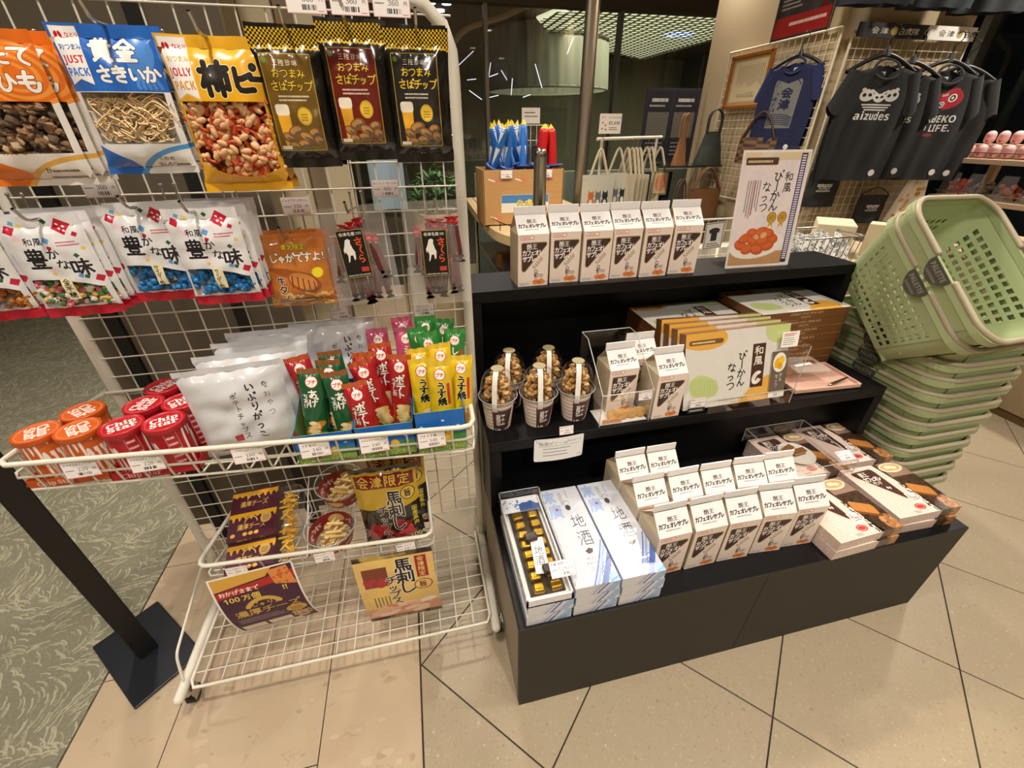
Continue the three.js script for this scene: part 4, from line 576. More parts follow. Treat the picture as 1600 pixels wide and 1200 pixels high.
{ const wrap = picture(256, 512, (g) => { g.fillStyle = C(128, 128, 128); g.fillRect(0, 0, 256, 512); g.lineWidth = 3; for (let i = 0; i < 60; i++) { const v = rnd() > 0.5 ? 190 : 90; g.strokeStyle = C(v, v, v); const x = rnd() * 256, y = rnd() * 512; g.beginPath(); g.moveTo(x, y); g.quadraticCurveTo(x + rr(-40, 40), y + rr(-10, 40), x + rr(20, 90), y + rr(-30, 60)); g.stroke(); } });
  sakeMat.clearcoatNormalScale = new THREE.Vector2(1, 1); sakeMat.bumpMap = wrap; sakeMat.bumpScale = 0.0012;
  const q = thing('chocolate_box', 'long film-wrapped blue and white chocolate box', 'box');
  mesh('carton', new Quads().block(-SW / 2, SW / 2, 0, SH, -SD / 2, SD / 2, { top: RS(0, 0, 512, 1120), front: RS(0, 1124, 512, 1278), back: RS(0, 1124, 512, 1278), left: RS(0, 1130, 60, 1270), right: RS(420, 1130, 512, 1270), all: RS(4, 1126, 20, 1140) }).done(), sakeMat, q);
  let first = true;
  for (const [x, n, l] of [[0.209, 2, 'under the opened display box'], [0.327, 3, 'in the middle stack of three'], [0.445, 3, 'in the stack beside the biscuit cartons']])
    for (let k = 0; k < n; k++) { const c = first ? q : copy(q); first = false; c.position.set(x + [0, 0.0028, -0.0012][k], 0.379 + k * (SH + 0.0016), -0.541 - SD / 2); c.userData.label = 'blue and white chocolate box ' + l + ', ' + ORD[k] + ' from the bottom'; c.userData.group = 'long chocolate boxes ' + l; }
}
{ // opened display box under a clear cover
  const q = thing('sample_chocolate_box', 'opened chocolate box with gold-wrapped pieces under clear cover', 'box', [0.209, 0.4505, -0.541 - SD / 2]);
  const e = 0.004; const m = printed(sakeMap, 0.4);
  mesh('tray', gm([box(SW, 0.004, SD, 0, 0.002, 0), box(e, 0.026, SD, -SW / 2 + e / 2, 0.013, 0), box(e, 0.026, SD, SW / 2 - e / 2, 0.013, 0), box(SW, 0.026, e, 0, 0.013, SD / 2 - e / 2), box(SW, 0.026, e, 0, 0.013, -SD / 2 + e / 2)]), std(0xe9e7e6, 0.5), q);
  mesh('insert', box(SW - 0.026, 0.006, SD - 0.062, 0.002, 0.008, 0.01), std(0x2a2520, 0.6), q);
  const bl = picture(256, 128, (g) => { g.fillStyle = C(222, 226, 236); g.fillRect(0, 0, 256, 128); blob(g, [[110, 128], [110, 60], [140, 40], [170, 44], [200, 30], [240, 70], [256, 70], [256, 128]], C(56, 90, 150)); for (let i = 0; i < 40; i++) oval(g, rr(0, 110), rr(0, 100), rr(3, 10), rr(3, 8), rnd() > 0.5 ? C(70, 100, 160) : C(240, 242, 246)); });
  mesh('printed_end', new Quads().block(-SW / 2 + 0.005, SW / 2 - 0.005, 0.02, 0.0225, -SD / 2 + 0.004, -SD / 2 + 0.05, { top: [0, 0, 1, 1] }).done(), printed(bl, 0.4), q);
  const gold = std(0xb08a2a, 0.28, { metalness: 0.9, bumpScale: 0.001 }), piece = rbox(0.03, 0.018, 0.024, 0.007, 0, 0, 0, 2);
  for (let r = 0; r < 8; r++) for (const s of [-1, 1]) { const p = tag(mesh('wrapped_chocolate', piece, gold), 'gold-foil wrapped chocolate in the opened display box', 'chocolate', 'gold chocolates in the opened box'); p.position.set(0.211 + s * 0.021, 0.468, -0.541 - SD + 0.066 + r * 0.031); p.rotation.y = rr(-0.1, 0.1); }
  const sm = picture(128, 320, (g) => { g.fillStyle = C(226, 226, 228); g.fillRect(0, 0, 128, 320); write(g, '地酒', 20, 76, 84, { color: '#2a2a30', weight: 0.6, vertical: true }); });
  const st = thing('sample_card', 'white sample card with dark chocolates among gold pieces', 'card', [0.214, 0.479, -0.655], -0.1); mesh('slip', new Quads().block(-0.017, 0.017, 0, 0.002, -0.05, 0.055, { top: [0, 0, 1, 1] }).done(), printed(sm, 0.5), st);
  for (const [x, z] of [[-0.004, -0.05], [0.006, 0.05]]) mesh('dark_chocolate', rbox(0.032, 0.014, 0.024, 0.004, x, 0.008, z).rotateY(0.2), phys(0x2a1a14, 0.35), st);
  const h = 0.04; mesh('clear_cover', gm([box(SW + 0.006, 0.0012, SD + 0.006, 0, h + 0.012, 0), box(0.0012, h, SD + 0.006, -SW / 2 - 0.003, h / 2 + 0.012, 0), box(0.0012, h, SD + 0.006, SW / 2 + 0.003, h / 2 + 0.012, 0), box(SW + 0.006, h, 0.0012, 0, h / 2 + 0.012, -SD / 2 - 0.003)]), acrylic, q);
  mesh('cover_edge', gm([rod([-SW / 2 - 0.003, h + 0.012, -SD / 2], [-SW / 2 - 0.003, h + 0.012, SD / 2], 0.0012), rod([SW / 2 + 0.003, h + 0.012, -SD / 2], [SW / 2 + 0.003, h + 0.012, SD / 2], 0.0012), rod([-SW / 2, h + 0.012, -SD / 2 - 0.003], [SW / 2, h + 0.012, -SD / 2 - 0.003], 0.0012)]), acrylicEdge, q);
}
// ------------------------------------------------------------------ cookie sandwich boxes
const sandMap = picture(1024, 768, (g, w, h) => {
  g.fillStyle = C(236, 216, 204); g.fillRect(0, 0, 660, 640); g.fillStyle = C(206, 164, 150); for (let y = 10; y < 640; y += 17) for (let x = 0; x < 660; x += 9) if (rnd() > 0.2) g.fillRect(x, y, 6, 6);
  g.fillStyle = C(74, 54, 44); g.beginPath(); g.moveTo(560, 0); g.quadraticCurveTo(640, 320, 720, 640); g.lineTo(1024, 640); g.lineTo(1024, 0); g.closePath(); g.fill();
  g.fillStyle = C(150, 122, 106); g.fillRect(640, 0, 384, 190); oval(g, 800, 70, 190, 66, C(232, 216, 188)); oval(g, 800, 66, 160, 50, C(206, 168, 118)); oval(g, 770, 60, 60, 22, C(240, 226, 200)); oval(g, 850, 74, 50, 20, C(238, 222, 192));
  for (let i = 0; i < 220; i++) oval(g, rr(600, 1024), rr(210, 630), rr(10, 20), rr(7, 12), [C(52, 34, 26), C(70, 46, 34), C(40, 26, 20)][i % 3], rnd() * 3);
  for (let i = 0; i < 90; i++) oval(g, rr(840, 1024), rr(500, 640), rr(10, 24), rr(10, 20), [C(176, 122, 76), C(196, 146, 100), C(158, 104, 60)][i % 3], rnd() * 3);
  g.save(); g.translate(800, 400); g.rotate(0.35); roundRect(g, -150, -70, 300, 140, 30, C(120, 72, 34)); roundRect(g, -142, -80, 286, 120, 30, C(190, 126, 66)); g.strokeStyle = C(216, 160, 104); g.lineWidth = 4; g.beginPath(); g.moveTo(-10, -76); g.lineTo(-4, 36); g.stroke(); g.restore();
  g.beginPath(); g.moveTo(120, 60); g.lineTo(430, 44); g.quadraticCurveTo(480, 44, 480, 100); g.lineTo(486, 420); g.quadraticCurveTo(480, 470, 430, 440); g.lineTo(110, 120); g.quadraticCurveTo(76, 66, 120, 60); g.closePath(); g.fillStyle = C(74, 48, 44); g.fill(); g.strokeStyle = C(168, 128, 104); g.lineWidth = 9; g.stroke();
  write(g, '酪王', 190, 70, 64, { color: '#f2e9e0', weight: 1.1 }); write(g, 'カフェオレ', 170, 142, 58, { color: '#f2e9e0', weight: 1.9, gap: -0.04 }); write(g, 'サンド', 250, 206, 44, { color: '#f2e9e0', weight: 1.6 }); oval(g, 370, 300, 12, 16, '#f2e9e0'); oval(g, 404, 306, 12, 16, '#f2e9e0');
  g.fillStyle = C(238, 228, 220); g.fillRect(470, 400, 150, 110); g.strokeStyle = C(60, 44, 42); g.lineWidth = 6; g.beginPath(); g.arc(510, 426, 12, 0, 7); g.moveTo(494, 448); g.lineTo(530, 448); g.lineTo(520, 486); g.lineTo(500, 486); g.closePath(); g.stroke(); g.strokeRect(544, 452, 20, 30); g.strokeRect(576, 452, 20, 30);
  oval(g, 470, 560, 80, 34, C(196, 62, 56)); oval(g, 470, 560, 60, 22, null, 0, C(240, 210, 200), 4); dashes(g, 300, 600, 130, 2, 14, C(90, 66, 60), 6);
  g.fillStyle = C(226, 206, 196); g.fillRect(0, 644, 700, 124); g.fillStyle = C(150, 112, 102); for (let y = 656; y < 768; y += 17) for (let x = 0; x < 700; x += 9) if (rnd() > 0.2) g.fillRect(x, y, 6, 6); g.fillStyle = C(66, 46, 36); g.fillRect(700, 644, 324, 124); for (let i = 0; i < 50; i++) oval(g, rr(720, 900), rr(650, 766), rr(10, 18), rr(8, 12), [C(44, 30, 24), C(84, 58, 42)][i % 2], rnd() * 3); for (let i = 0; i < 50; i++) oval(g, rr(880, 1024), rr(650, 766), rr(10, 22), rr(8, 16), [C(176, 122, 76), C(158, 104, 60)][i % 2], rnd() * 3);
});
const sandMat = printed(sandMap, 0.28, { clearcoat: 0.4, clearcoatRoughness: 0.15 }), RB = (a, b, c, d) => rect(a, b, c, d, 1024, 768);
{
  const W = 0.222, H = 0.0335, D = 0.2; const q = thing('cookie_box', 'cookie sandwich box', 'box');
  mesh('sleeve', new Quads().block(-W / 2, W / 2, 0, H, -D / 2, D / 2, { top: RB(0, 0, 1024, 640), front: RB(0, 646, 1024, 766), back: RB(0, 646, 1024, 766), left: RB(0, 646, 640, 766), right: RB(760, 646, 1020, 766), all: RB(4, 650, 40, 760) }).done(), sandMat, q);
  let first = true; const put = (x, y, z, r, label, group) => { const c = first ? q : copy(q); first = false; c.position.set(x, y, z); c.rotation.y = r; c.userData.label = label; c.userData.group = group; };
  for (let k = 0; k < 2; k++) put(1.122, 0.379 + k * 0.0348, -0.634 - k * 0.003, 0.03 + k * 0.02, (k ? 'upper' : 'lower') + ' striped cookie sandwich box beside the cartons', 'front stack of cookie boxes');
  for (let k = 0; k < 2; k++) put(1.364, 0.379 + k * 0.0348, -0.66 - k * 0.003, -0.03 + k * 0.02, (k ? 'upper' : 'lower') + ' striped cookie sandwich box at the outer front corner', 'corner stack of cookie boxes');
  for (let k = 0; k < 2; k++) put(1.185, 0.379 + k * 0.034, -0.868, 0, (k ? 'upper' : 'lower') + ' striped cookie sandwich box under the clear cover', 'cookie boxes under the clear cover');
  for (let k = 0; k < 2; k++) put(1.385, 0.379 + k * 0.034, -0.885, -0.02 + k * 0.015, (k ? 'upper' : 'lower') + ' striped cookie sandwich box beside the clear cover', 'rear stack of cookie boxes');
  const s = thing('clear_cover', 'clear acrylic cover over the sample cookies', 'display case', [1.17, 0.4465, -0.86], 0.0); const e = 0.0014, a = 0.118, b = 0.11, t = 0.052;
  mesh('top_pane', box(2 * a, 0.0016, 2 * b, 0, t, 0), acrylic, s); for (const k of [-1, 1]) { mesh('side_pane', box(0.0016, t, 2 * b, k * a, t / 2, 0), acrylic, s); mesh('end_pane', box(2 * a, t, 0.0016, 0, t / 2, k * b), acrylic, s); mesh('edge', gm([rod([k * a, t, -b], [k * a, t, b], e), rod([-a, t, k * b], [a, t, k * b], e), rod([k * a, 0, b], [k * a, t, b], e), rod([k * a, 0, -b], [k * a, t, -b], e)]), acrylicEdge, s); }
  const pl = thing('sample_plate', 'white sample plate of cookies under the clear cover', 'plate', [1.175, 0.4475, -0.86]); mesh('dish', lathe([[0, 0.003], [0.042, 0.003], [0.056, 0.008], [0.057, 0.009], [0.042, 0.0], [0, 0]], 32), phys(0xe6e1d8, 0.3), pl);
  for (const [x, z, r] of [[1.155, -0.88, 0.4], [1.183, -0.862, 0.1]]) { const c = thing('cookie_sandwich', 'brown cookie sandwich on the white sample plate', 'cookie', [x, 0.4515, z], r, 'cookie sandwiches on the sample plate'); for (const y of [0, 0.01]) mesh('cookie', rbox(0.05, 0.006, 0.022, 0.0028, 0, y + 0.003, 0), std(0x8a5a2c, 0.8), c); mesh('filling', rbox(0.046, 0.005, 0.019, 0.002, 0, 0.008, 0), std(0xd9c49c, 0.7), c); }
}
// ------------------------------------------------------------------ snack bags
function bag(name, label, category, w, h, d, mat, o = {}) {
  const q = thing(name, label, category, [0, 0, 0], 0, o.group), ts = o.ts ?? 0.016, bs = o.bs ?? 0.01, f0 = rnd() * 40, wr = 1.4 * (o.wrinkle ?? 0.0022), sag = o.sag ?? 0.5, nu = 16, nv = 20;
  const side = (k) => (u, v) => {
    const s = 2 * u - 1, e = Math.min(v, 1 - v), pv = Math.sqrt(1 - (1 - Math.min(1, e / 0.3)) ** 2) * (1 + sag * (0.5 - v)), ps = (1 - Math.abs(s) ** 2.6) ** 0.75;
    let z = k * (d / 2) * ps * pv; const edge = Math.min(1, (1 - Math.abs(s)) * 5);
    z += edge * wr * (noise.noise(u * 5 + f0, v * 6, k * 3) * 1.3 * Math.min(1, e * 8) + Math.sin(u * 26 + f0 + v * 5) * Math.exp(-e * 13) * 0.8);
    return [s * w / 2 * (1 - 0.045 * pv * (d / 0.03)), bs + v * (h - ts - bs), z];
  };
  const v0 = bs / h, v1 = 1 - ts / h;
  if (o.backMat) { mesh('pouch', sheet(nu, nv, side(1), 0, v0, 1, v1), mat, q); mesh('back_film', sheet(nu, nv, side(-1), 0, v0, 1, v1), o.backMat, q); } else mesh('pouch', gm([sheet(nu, nv, side(1), 0, v0, 1, v1), sheet(nu, nv, side(-1), 0, v0, 1, v1)]), mat, q);
  const seal = (y0, y1, a, b) => sheet(26, 2, (u, v) => [(u - 0.5) * w, y0 + (y1 - y0) * v + (v === 1 || v === 0 ? 0.0006 * Math.sin(u * 160) : 0), 0.0011 * Math.sin(u * 17 + f0) * (1 + v)], 0, a, 1, b);
  if (ts) mesh('top_seal', seal(h - ts, h, v1, 1), o.sealMat || mat, q); if (bs) mesh('bottom_seal', seal(bs, 0, v0, 0), o.sealMat || mat, q);
  return q;
}
const foil = (map, extra = {}) => printed(map, 0.26, { clearcoat: 0.7, clearcoatRoughness: 0.1, ...extra });
function hang(q, x, top, h, z, n, dz, group, tilt = 0, ry = 0) {   // one bag and the bags behind it on the same hook
  q.position.set(x, top - h, z); q.rotation.set(tilt, ry, 0); const base = q.userData.label; if (n > 1) { q.userData.group = group; q.userData.label = base + ', front of its hook'; }
  for (let i = 1; i < n; i++) { const c = copy(q); c.position.set(x + rr(-0.004, 0.004) + 0.004 * i, top - h + 0.002 * i, z - dz * i); c.rotation.set(tilt * 0.8, ry + rr(-0.03, 0.03), rr(-0.02, 0.02)); c.userData.label = base + ', ' + ORD[i] + ' on its hook'; }
}
function windowMap(w, h, draw) { return picture(w, h, (g) => { g.fillStyle = '#ffffff'; g.fillRect(0, 0, w, h); g.fillStyle = '#0d0d0d'; draw(g); }); }
const dropShape = (g, x, y) => { g.beginPath(); g.ellipse(x - 9, y, 8, 15, 0.2, 0, 7); g.ellipse(x + 9, y, 8, 15, -0.2, 0, 7); g.fill(); };
function ribbon(g, l1, l2, c1, c2, edge) {
  blob(g, [[8, 8], [150, 8], [150, 300], [79, 270], [8, 300]], edge); blob(g, [[14, 14], [144, 14], [144, 290], [79, 262], [14, 290]], '#f2f0ee'); g.fillStyle = C(196, 30, 40); dropShape(g, 44, 52); write(g, 'なとり', 74, 42, 22, { color: C(196, 30, 40), weight: 1.3 });
  write(g, 'おつまみ', 26, 96, 28, { color: c1, weight: 1.3 }); latin(g, l1, 79, 186, 52, C(200, 34, 44), { align: 'center', max: 120 }); latin(g, 'PACK', 79, 248, 56, c2, { align: 'center', max: 124 });
}
{ // orange dried scallop bags
  const al = windowMap(512, 768, (g) => { g.fillRect(30, 330, 452, 260); });
  const m = picture(512, 768, (g) => {
    g.fillStyle = C(232, 226, 218); g.fillRect(0, 0, 512, 768); g.fillStyle = C(226, 112, 30); g.fillRect(0, 0, 512, 330); g.fillStyle = C(238, 140, 50); for (let i = 0; i < 8; i++) { g.beginPath(); g.ellipse(380, 200, 200 - i * 22, 150 - i * 16, 0.3, 0, 7); if (i % 2) { g.fillStyle = C(226, 112, 30); } else g.fillStyle = C(240, 150, 62); g.fill(); }
    ribbon(g, 'JUST', '', C(60, 90, 180), C(60, 110, 200), C(90, 110, 190)); write(g, 'ほたて', 200, 70, 92, { color: '#f4eee6', weight: 1.7, edge: C(120, 50, 20), edgeWidth: 0.6, gap: 0.02 }); write(g, '貝ひも', 170, 186, 104, { color: '#f4eee6', weight: 1.7, edge: C(120, 50, 20), edgeWidth: 0.6, gap: 0.02 });
    blob(g, [[0, 600], [0, 768], [190, 768], [240, 700]], C(230, 118, 32)); g.strokeStyle = C(226, 172, 80); g.lineWidth = 26; g.beginPath(); g.moveTo(170, 768); g.quadraticCurveTo(280, 630, 512, 612); g.stroke(); write(g, 'ほたて貝ひも', 30, 560, 38, { color: C(214, 120, 40), weight: 1.4, edge: '#f6ead0', edgeWidth: 1.2 });
    write(g, 'か', 300, 666, 30, { color: '#2a2520', weight: 1.3 }); dashes(g, 330, 680, 150, 1, 30, '#2a2520', 12); dashes(g, 290, 716, 190, 1, 30, '#2a2520', 12);
  });
  const q = bag('scallop_snack_bag', 'orange bag of dried scallop snack hanging at rack end', 'snack bag', 0.14, 0.2, 0.03, foil(m, { alphaMap: al, transparent: true }), { backMat: phys(0xb8b0a4, 0.3) });
  for (const [c, n] of [[0x7a5636, 60], [0xa88c6a, 50], [0x54402e, 45]]) mesh('dried_scallop', lumps(n, () => { const x = rr(-0.055, 0.055); return [x, rr(0.048, 0.112), rr(0, 0.009) * (1 - (x / 0.062) ** 2)]; }, [0.0045, 0.0085], 0.6), std(c, 0.7), q).userData.kind = 'stuff';
  hang(q, -0.572, 1.519, 0.2, -0.905, 3, 0.02, 'orange scallop bags on one hook', 0.02);
}
{ // blue dried squid bags
  const al = windowMap(512, 768, (g) => { g.fillRect(30, 326, 452, 270); });
  const m = picture(512, 768, (g) => {
    g.fillStyle = C(230, 228, 226); g.fillRect(0, 0, 512, 768); g.fillStyle = C(40, 104, 196); g.fillRect(0, 0, 512, 322); oval(g, 420, 150, 70, 100, C(78, 138, 214), 0.3); g.strokeStyle = C(78, 138, 214); g.lineWidth = 18; for (let i = 0; i < 5; i++) { g.beginPath(); g.moveTo(400 + i * 14, 230); g.quadraticCurveTo(360 + i * 30, 280, 380 + i * 26, 310); g.stroke(); }
    ribbon(g, 'JUST', '', C(60, 90, 180), C(50, 110, 210), C(70, 90, 160)); write(g, '黄金', 180, 66, 110, { color: '#f5f2ec', weight: 1.7, edge: C(20, 50, 120), edgeWidth: 0.6, gap: 0.1 }); write(g, 'さきいか', 176, 196, 82, { color: '#f5f2ec', weight: 1.8, edge: C(20, 50, 120), edgeWidth: 0.6, gap: -0.02 });
    blob(g, [[0, 600], [0, 768], [220, 768], [170, 690]], C(40, 104, 196)); g.strokeStyle = C(70, 150, 216); g.lineWidth = 26; g.beginPath(); g.moveTo(190, 768); g.quadraticCurveTo(290, 640, 512, 612); g.stroke(); write(g, 'いか', 130, 556, 40, { color: C(214, 120, 40), weight: 1.5, edge: '#f6ead0', edgeWidth: 1.2 }); dashes(g, 214, 568, 140, 1, 20, C(214, 120, 40), 18); write(g, 'いかの', 330, 666, 26, { color: '#2a2520', weight: 1.3 }); write(g, 'ほんのり', 300, 700, 26, { color: '#2a2520', weight: 1.3 }); dashes(g, 400, 710, 90, 1, 20, '#2a2520', 12);
  });
  const q = bag('squid_snack_bag', 'blue bag of golden dried squid shreds hanging on rack', 'snack bag', 0.13, 0.19, 0.03, foil(m, { alphaMap: al, transparent: true }), { backMat: phys(0xdcd6cc, 0.3) });
  const shreds = []; for (let i = 0; i < 150; i++) { const x = rr(-0.046, 0.04), y = rr(0.05, 0.106), z = rr(0, 0.008), p = [[x, y, z]]; for (let k = 0; k < 3; k++) p.push([p[k][0] + rr(-0.012, 0.016), Math.min(0.112, Math.max(0.045, p[k][1] + rr(-0.012, 0.012))), Math.max(0, z + rr(-0.003, 0.003)) * Math.max(0.1, 1 - (x / 0.052) ** 2)]); shreds.push(tube(p, 0.0012, 9, 4)); }
  mesh('squid_shreds', gm(shreds), std(0xeacb98, 0.6), q).userData.kind = 'stuff';
  hang(q, -0.404, 1.525, 0.19, -0.885, 2, 0.022, 'blue squid bags on one hook', 0.02);
}
{ // yellow rice cracker and peanut bags
  const al = windowMap(512, 768, (g) => { g.beginPath(); g.moveTo(26, 300); g.lineTo(486, 300); g.lineTo(486, 640); g.quadraticCurveTo(256, 740, 26, 600); g.closePath(); g.fill(); });
  const m = picture(512, 768, (g) => {
    g.fillStyle = C(232, 172, 30); g.fillRect(0, 0, 512, 768); g.fillStyle = C(238, 184, 60); for (let y = 6; y < 60; y += 8) g.fillRect(0, y, 512, 3); ribbon(g, 'JOLLY', '', C(220, 160, 60), C(224, 150, 40), C(230, 190, 120));
    write(g, '柿', 176, 116, 160, { color: '#211c18', weight: 1.9, edge: '#f4e8c0', edgeWidth: 0.5 }); write(g, 'ピー', 346, 128, 130, { color: '#211c18', weight: 2.2, edge: '#f4e8c0', edgeWidth: 0.5, gap: -0.3 });
  });
  const q = bag('peanut_mix_bag', 'yellow bag of rice crackers and peanuts hanging on rack', 'snack bag', 0.138, 0.214, 0.045, foil(m, { alphaMap: al, transparent: true }), { bs: 0.014, backMat: phys(0xa85a30, 0.4) });
  const nuts = [], cres = []; for (let i = 0; i < 190; i++) { const x = rr(-0.06, 0.06), y = rr(0.026, 0.136), k = (1 - (x / 0.066) ** 2) * Math.min(1, (y - 0.012) / 0.04); const z = 0.0175 * Math.max(0.1, k) * rr(0.55, 1) - 0.002; nuts.push(new THREE.SphereGeometry(0.0048, 8, 6).scale(1, 1.75, 0.8).rotateZ(rnd() * 3.1).rotateX(rr(-0.4, 0.4)).translate(x, y, z)); }
  for (let i = 0; i < 120; i++) { const x = rr(-0.06, 0.06), y = rr(0.026, 0.136), k = (1 - (x / 0.066) ** 2) * Math.min(1, (y - 0.012) / 0.04); const z = 0.0175 * Math.max(0.1, k) * rr(0.5, 0.95) - 0.002, a = rnd() * 6.3; cres.push(tube([[-0.009, 0, 0], [-0.003, 0.0035, 0], [0.004, 0.0035, 0], [0.01, 0, 0]], 0.0031, 7, 6).rotateZ(a).translate(x, y, z)); }
  mesh('peanuts', gm(nuts), std(0xd9a878, 0.55), q).userData.kind = 'stuff'; mesh('rice_crackers', gm(cres), phys(0xb6441e, 0.4), q).userData.kind = 'stuff';
  hang(q, -0.272, 1.518, 0.214, -0.895, 2, 0.03, 'yellow peanut bags on one hook', 0.02, 0.05);
}
// dark mackerel chip bags
function sabaBag(base, label, x, top, name) {
  const m = picture(448, 832, (g, w, h) => {
    g.fillStyle = '#12100e'; g.fillRect(0, 0, w, h); for (let y = 22; y < 128; y += 13) for (let i = 0, xx = (y / 13 | 0) % 2 * 13; xx < w; xx += 26) { g.fillStyle = C(216, 176, 40); g.fillRect(xx, y, 13, 13); } g.fillStyle = C(216, 176, 40); g.fillRect(0, 126, w, 8);
    roundRect(g, 40, 160, 330, 560, 10, base); roundRect(g, 40, 160, 330, 560, 10, null, C(196, 162, 60), 5); oval(g, 66, 194, 16, 16, C(110, 140, 60));
    write(g, '三陸珍味', 118, 192, 34, { color: '#e8e2d4', weight: 0.9, gap: 0.25 }); write(g, 'おつまみ', 100, 240, 52, { color: C(226, 190, 60), weight: 1.2, edge: '#15100a', edgeWidth: 1 }); write(g, 'さばチップ', 74, 306, 58, { color: C(226, 190, 60), weight: 1.3, edge: '#15100a', edgeWidth: 1, gap: -0.02 }); dashes(g, 110, 390, 210, 2, 22, '#e6dcc8', 10);
    g.fillStyle = C(226, 160, 40); blob(g, [[72, 500], [158, 500], [150, 690], [88, 690]], C(228, 166, 46)); roundRect(g, 66, 440, 96, 66, 20, '#efe6d2'); oval(g, 262, 510, 48, 54, C(226, 188, 60)); oval(g, 262, 510, 42, 48, null, 0, C(170, 130, 30), 3); dashes(g, 238, 498, 50, 3, 16, C(120, 80, 20), 7);
    for (const [px, py, a, b, r] of [[120, 640, 46, 30, .5], [180, 600, 60, 36, -.3], [250, 640, 64, 34, .4], [310, 610, 44, 30, -.2], [330, 660, 40, 34, .2], [220, 680, 50, 28, 0], [150, 690, 44, 24, .2]]) { oval(g, px, py, a, b, C(122, 82, 46), r); oval(g, px - 5, py - 6, a * 0.7, b * 0.6, C(182, 134, 78), r); oval(g, px + 8, py + 8, a * 0.5, b * 0.25, C(90, 88, 84), r); }
    for (let i = 0; i < 60; i++) { g.fillStyle = C(120, 140, 50); g.fillRect(rr(50, 360), rr(694, 714), 10, 3); } g.fillStyle = '#e9e4da'; g.fillRect(52, 690, 70, 22);
  });
  const q = bag(name, label, 'snack bag', 0.104, 0.197, 0.03, foil(m, { roughness: 0.22, clearcoat: 0.8 }), { ts: 0.026, bs: 0.014, wrinkle: 0.003 });
  hang(q, x, top, 0.197, -0.9, 2, 0.026, label.split(' hanging')[0] + ' pair', 0.02, x < -0.1 ? 0.06 : 0);
}
sabaBag(C(110, 83, 30), 'black and olive mackerel chip bag hanging on rack', -0.164, 1.536, 'mackerel_chip_bag');
sabaBag(C(106, 30, 24), 'black and dark red mackerel chip bag hanging on rack', -0.063, 1.546, 'mackerel_chip_bag');
sabaBag(C(38, 36, 34), 'all black mackerel chip bag hanging by rack post', 0.037, 1.541, 'mackerel_chip_bag');
// white Japanese candy bags with red foot band
function candyBag(label, title, vertical2, colors, x, top, z, n, group) {
  const al = windowMap(448, 672, (g) => { g.beginPath(); g.moveTo(24, 400); g.quadraticCurveTo(200, 370, 420, 470); g.lineTo(420, 590); g.lineTo(24, 590); g.closePath(); g.fill(); g.fillStyle = '#ffffff'; g.fillRect(196, 388, 66, 150); });
  const m = picture(448, 672, (g, w, h) => {
    g.fillStyle = C(226, 226, 228); g.fillRect(0, 0, w, h); g.fillStyle = C(186, 22, 48); g.fillRect(0, 604, w, 68);
    const sq = (x, y, s, c, r = 0.5) => { g.save(); g.translate(x, y); g.rotate(r); g.fillStyle = c; g.fillRect(-s / 2, -s / 2, s, s); g.restore(); };
    sq(58, 84, 46, C(190, 30, 60)); sq(84, 44, 24, C(110, 170, 214)); sq(330, 70, 76, C(190, 30, 60), 0.6); for (const [a, b] of [[316, 56], [344, 70], [322, 84], [346, 96]]) oval(g, a, b, 9, 6, '#f2e6e6', 0.6); sq(390, 120, 26, C(190, 30, 60)); sq(230, 150, 34, C(100, 150, 214)); sq(232, 196, 24, C(190, 30, 60)); sq(250, 40, 24, C(30, 90, 70), 0.9); sq(356, 250, 24, C(30, 90, 70), 0.9); sq(404, 210, 22, C(226, 196, 90)); sq(330, 380, 26, C(100, 150, 214)); sq(358, 390, 24, C(30, 90, 70)); sq(416, 410, 40, C(190, 30, 60)); sq(120, 60, 30, C(232, 212, 150)); sq(190, 360, 20, C(226, 196, 90)); for (const [a, b] of [[110, 150], [190, 330], [76, 130]]) for (let k = 0; k < 5; k++) oval(g, a + 14 * Math.cos(k * 1.257), b + 14 * Math.sin(k * 1.257), 11, 8, C(232, 206, 210), k * 1.257);
    write(g, '和風', 108, 130, 48, { color: '#232026', weight: 1.0, gap: 0.1 }); write(g, '豊', 72, 196, 126, { color: '#232026', weight: 1.15 }); write(g, 'か', 204, 200, 66, { color: '#232026', weight: 1.3 }); write(g, 'な', 234, 272, 62, { color: '#232026', weight: 1.3 }); write(g, '味', 296, 270, 110, { color: '#232026', weight: 1.3 });
    dashes(g, 280, 160, 130, 2, 18, C(190, 50, 70), 9); g.fillStyle = C(236, 226, 188); g.fillRect(196, 388, 66, 150); write(g, title, 206, 398, title.length > 3 ? 30 : 42, { color: '#2a261e', weight: 1.1, vertical: true, gap: title.length > 3 ? -0.08 : 0.05 });
  });
  const q = bag('candy_bag', label, 'candy bag', 0.12, 0.176, 0.026, foil(m, { alphaMap: al, transparent: true }), { ts: 0.018, bs: 0.016, backMat: phys(0xd8d6d4, 0.3) });
  colors.forEach((c, i) => { mesh('candies', lumps(34, () => { const x = rr(-0.05, 0.05); return [x, rr(0.022, 0.07), rr(-0.006, 0.003) * (1 - (x / 0.058) ** 2)]; }, [0.0042, 0.0062], 0.9), phys(c, 0.35), q).userData.kind = 'stuff'; });
  hang(q, x, top, 0.176, z, n, 0.016, group, 0.03, x < -0.5 ? 0.06 : 0);
}
candyBag('white candy bag with amber sweets hanging at rack end', '飴', '', [0x9a5a1c, 0xb8752c], -0.742, 1.277, -0.9, 3, 'amber candy bags on one hook');
candyBag('white candy bag with pink, green and yellow sugar stars', '金平糖', '', [0xc96a78, 0x2f7a3a, 0xd9b85a, 0xd9cfc0], -0.612, 1.276, -0.9, 4, 'sugar star bags on one hook');
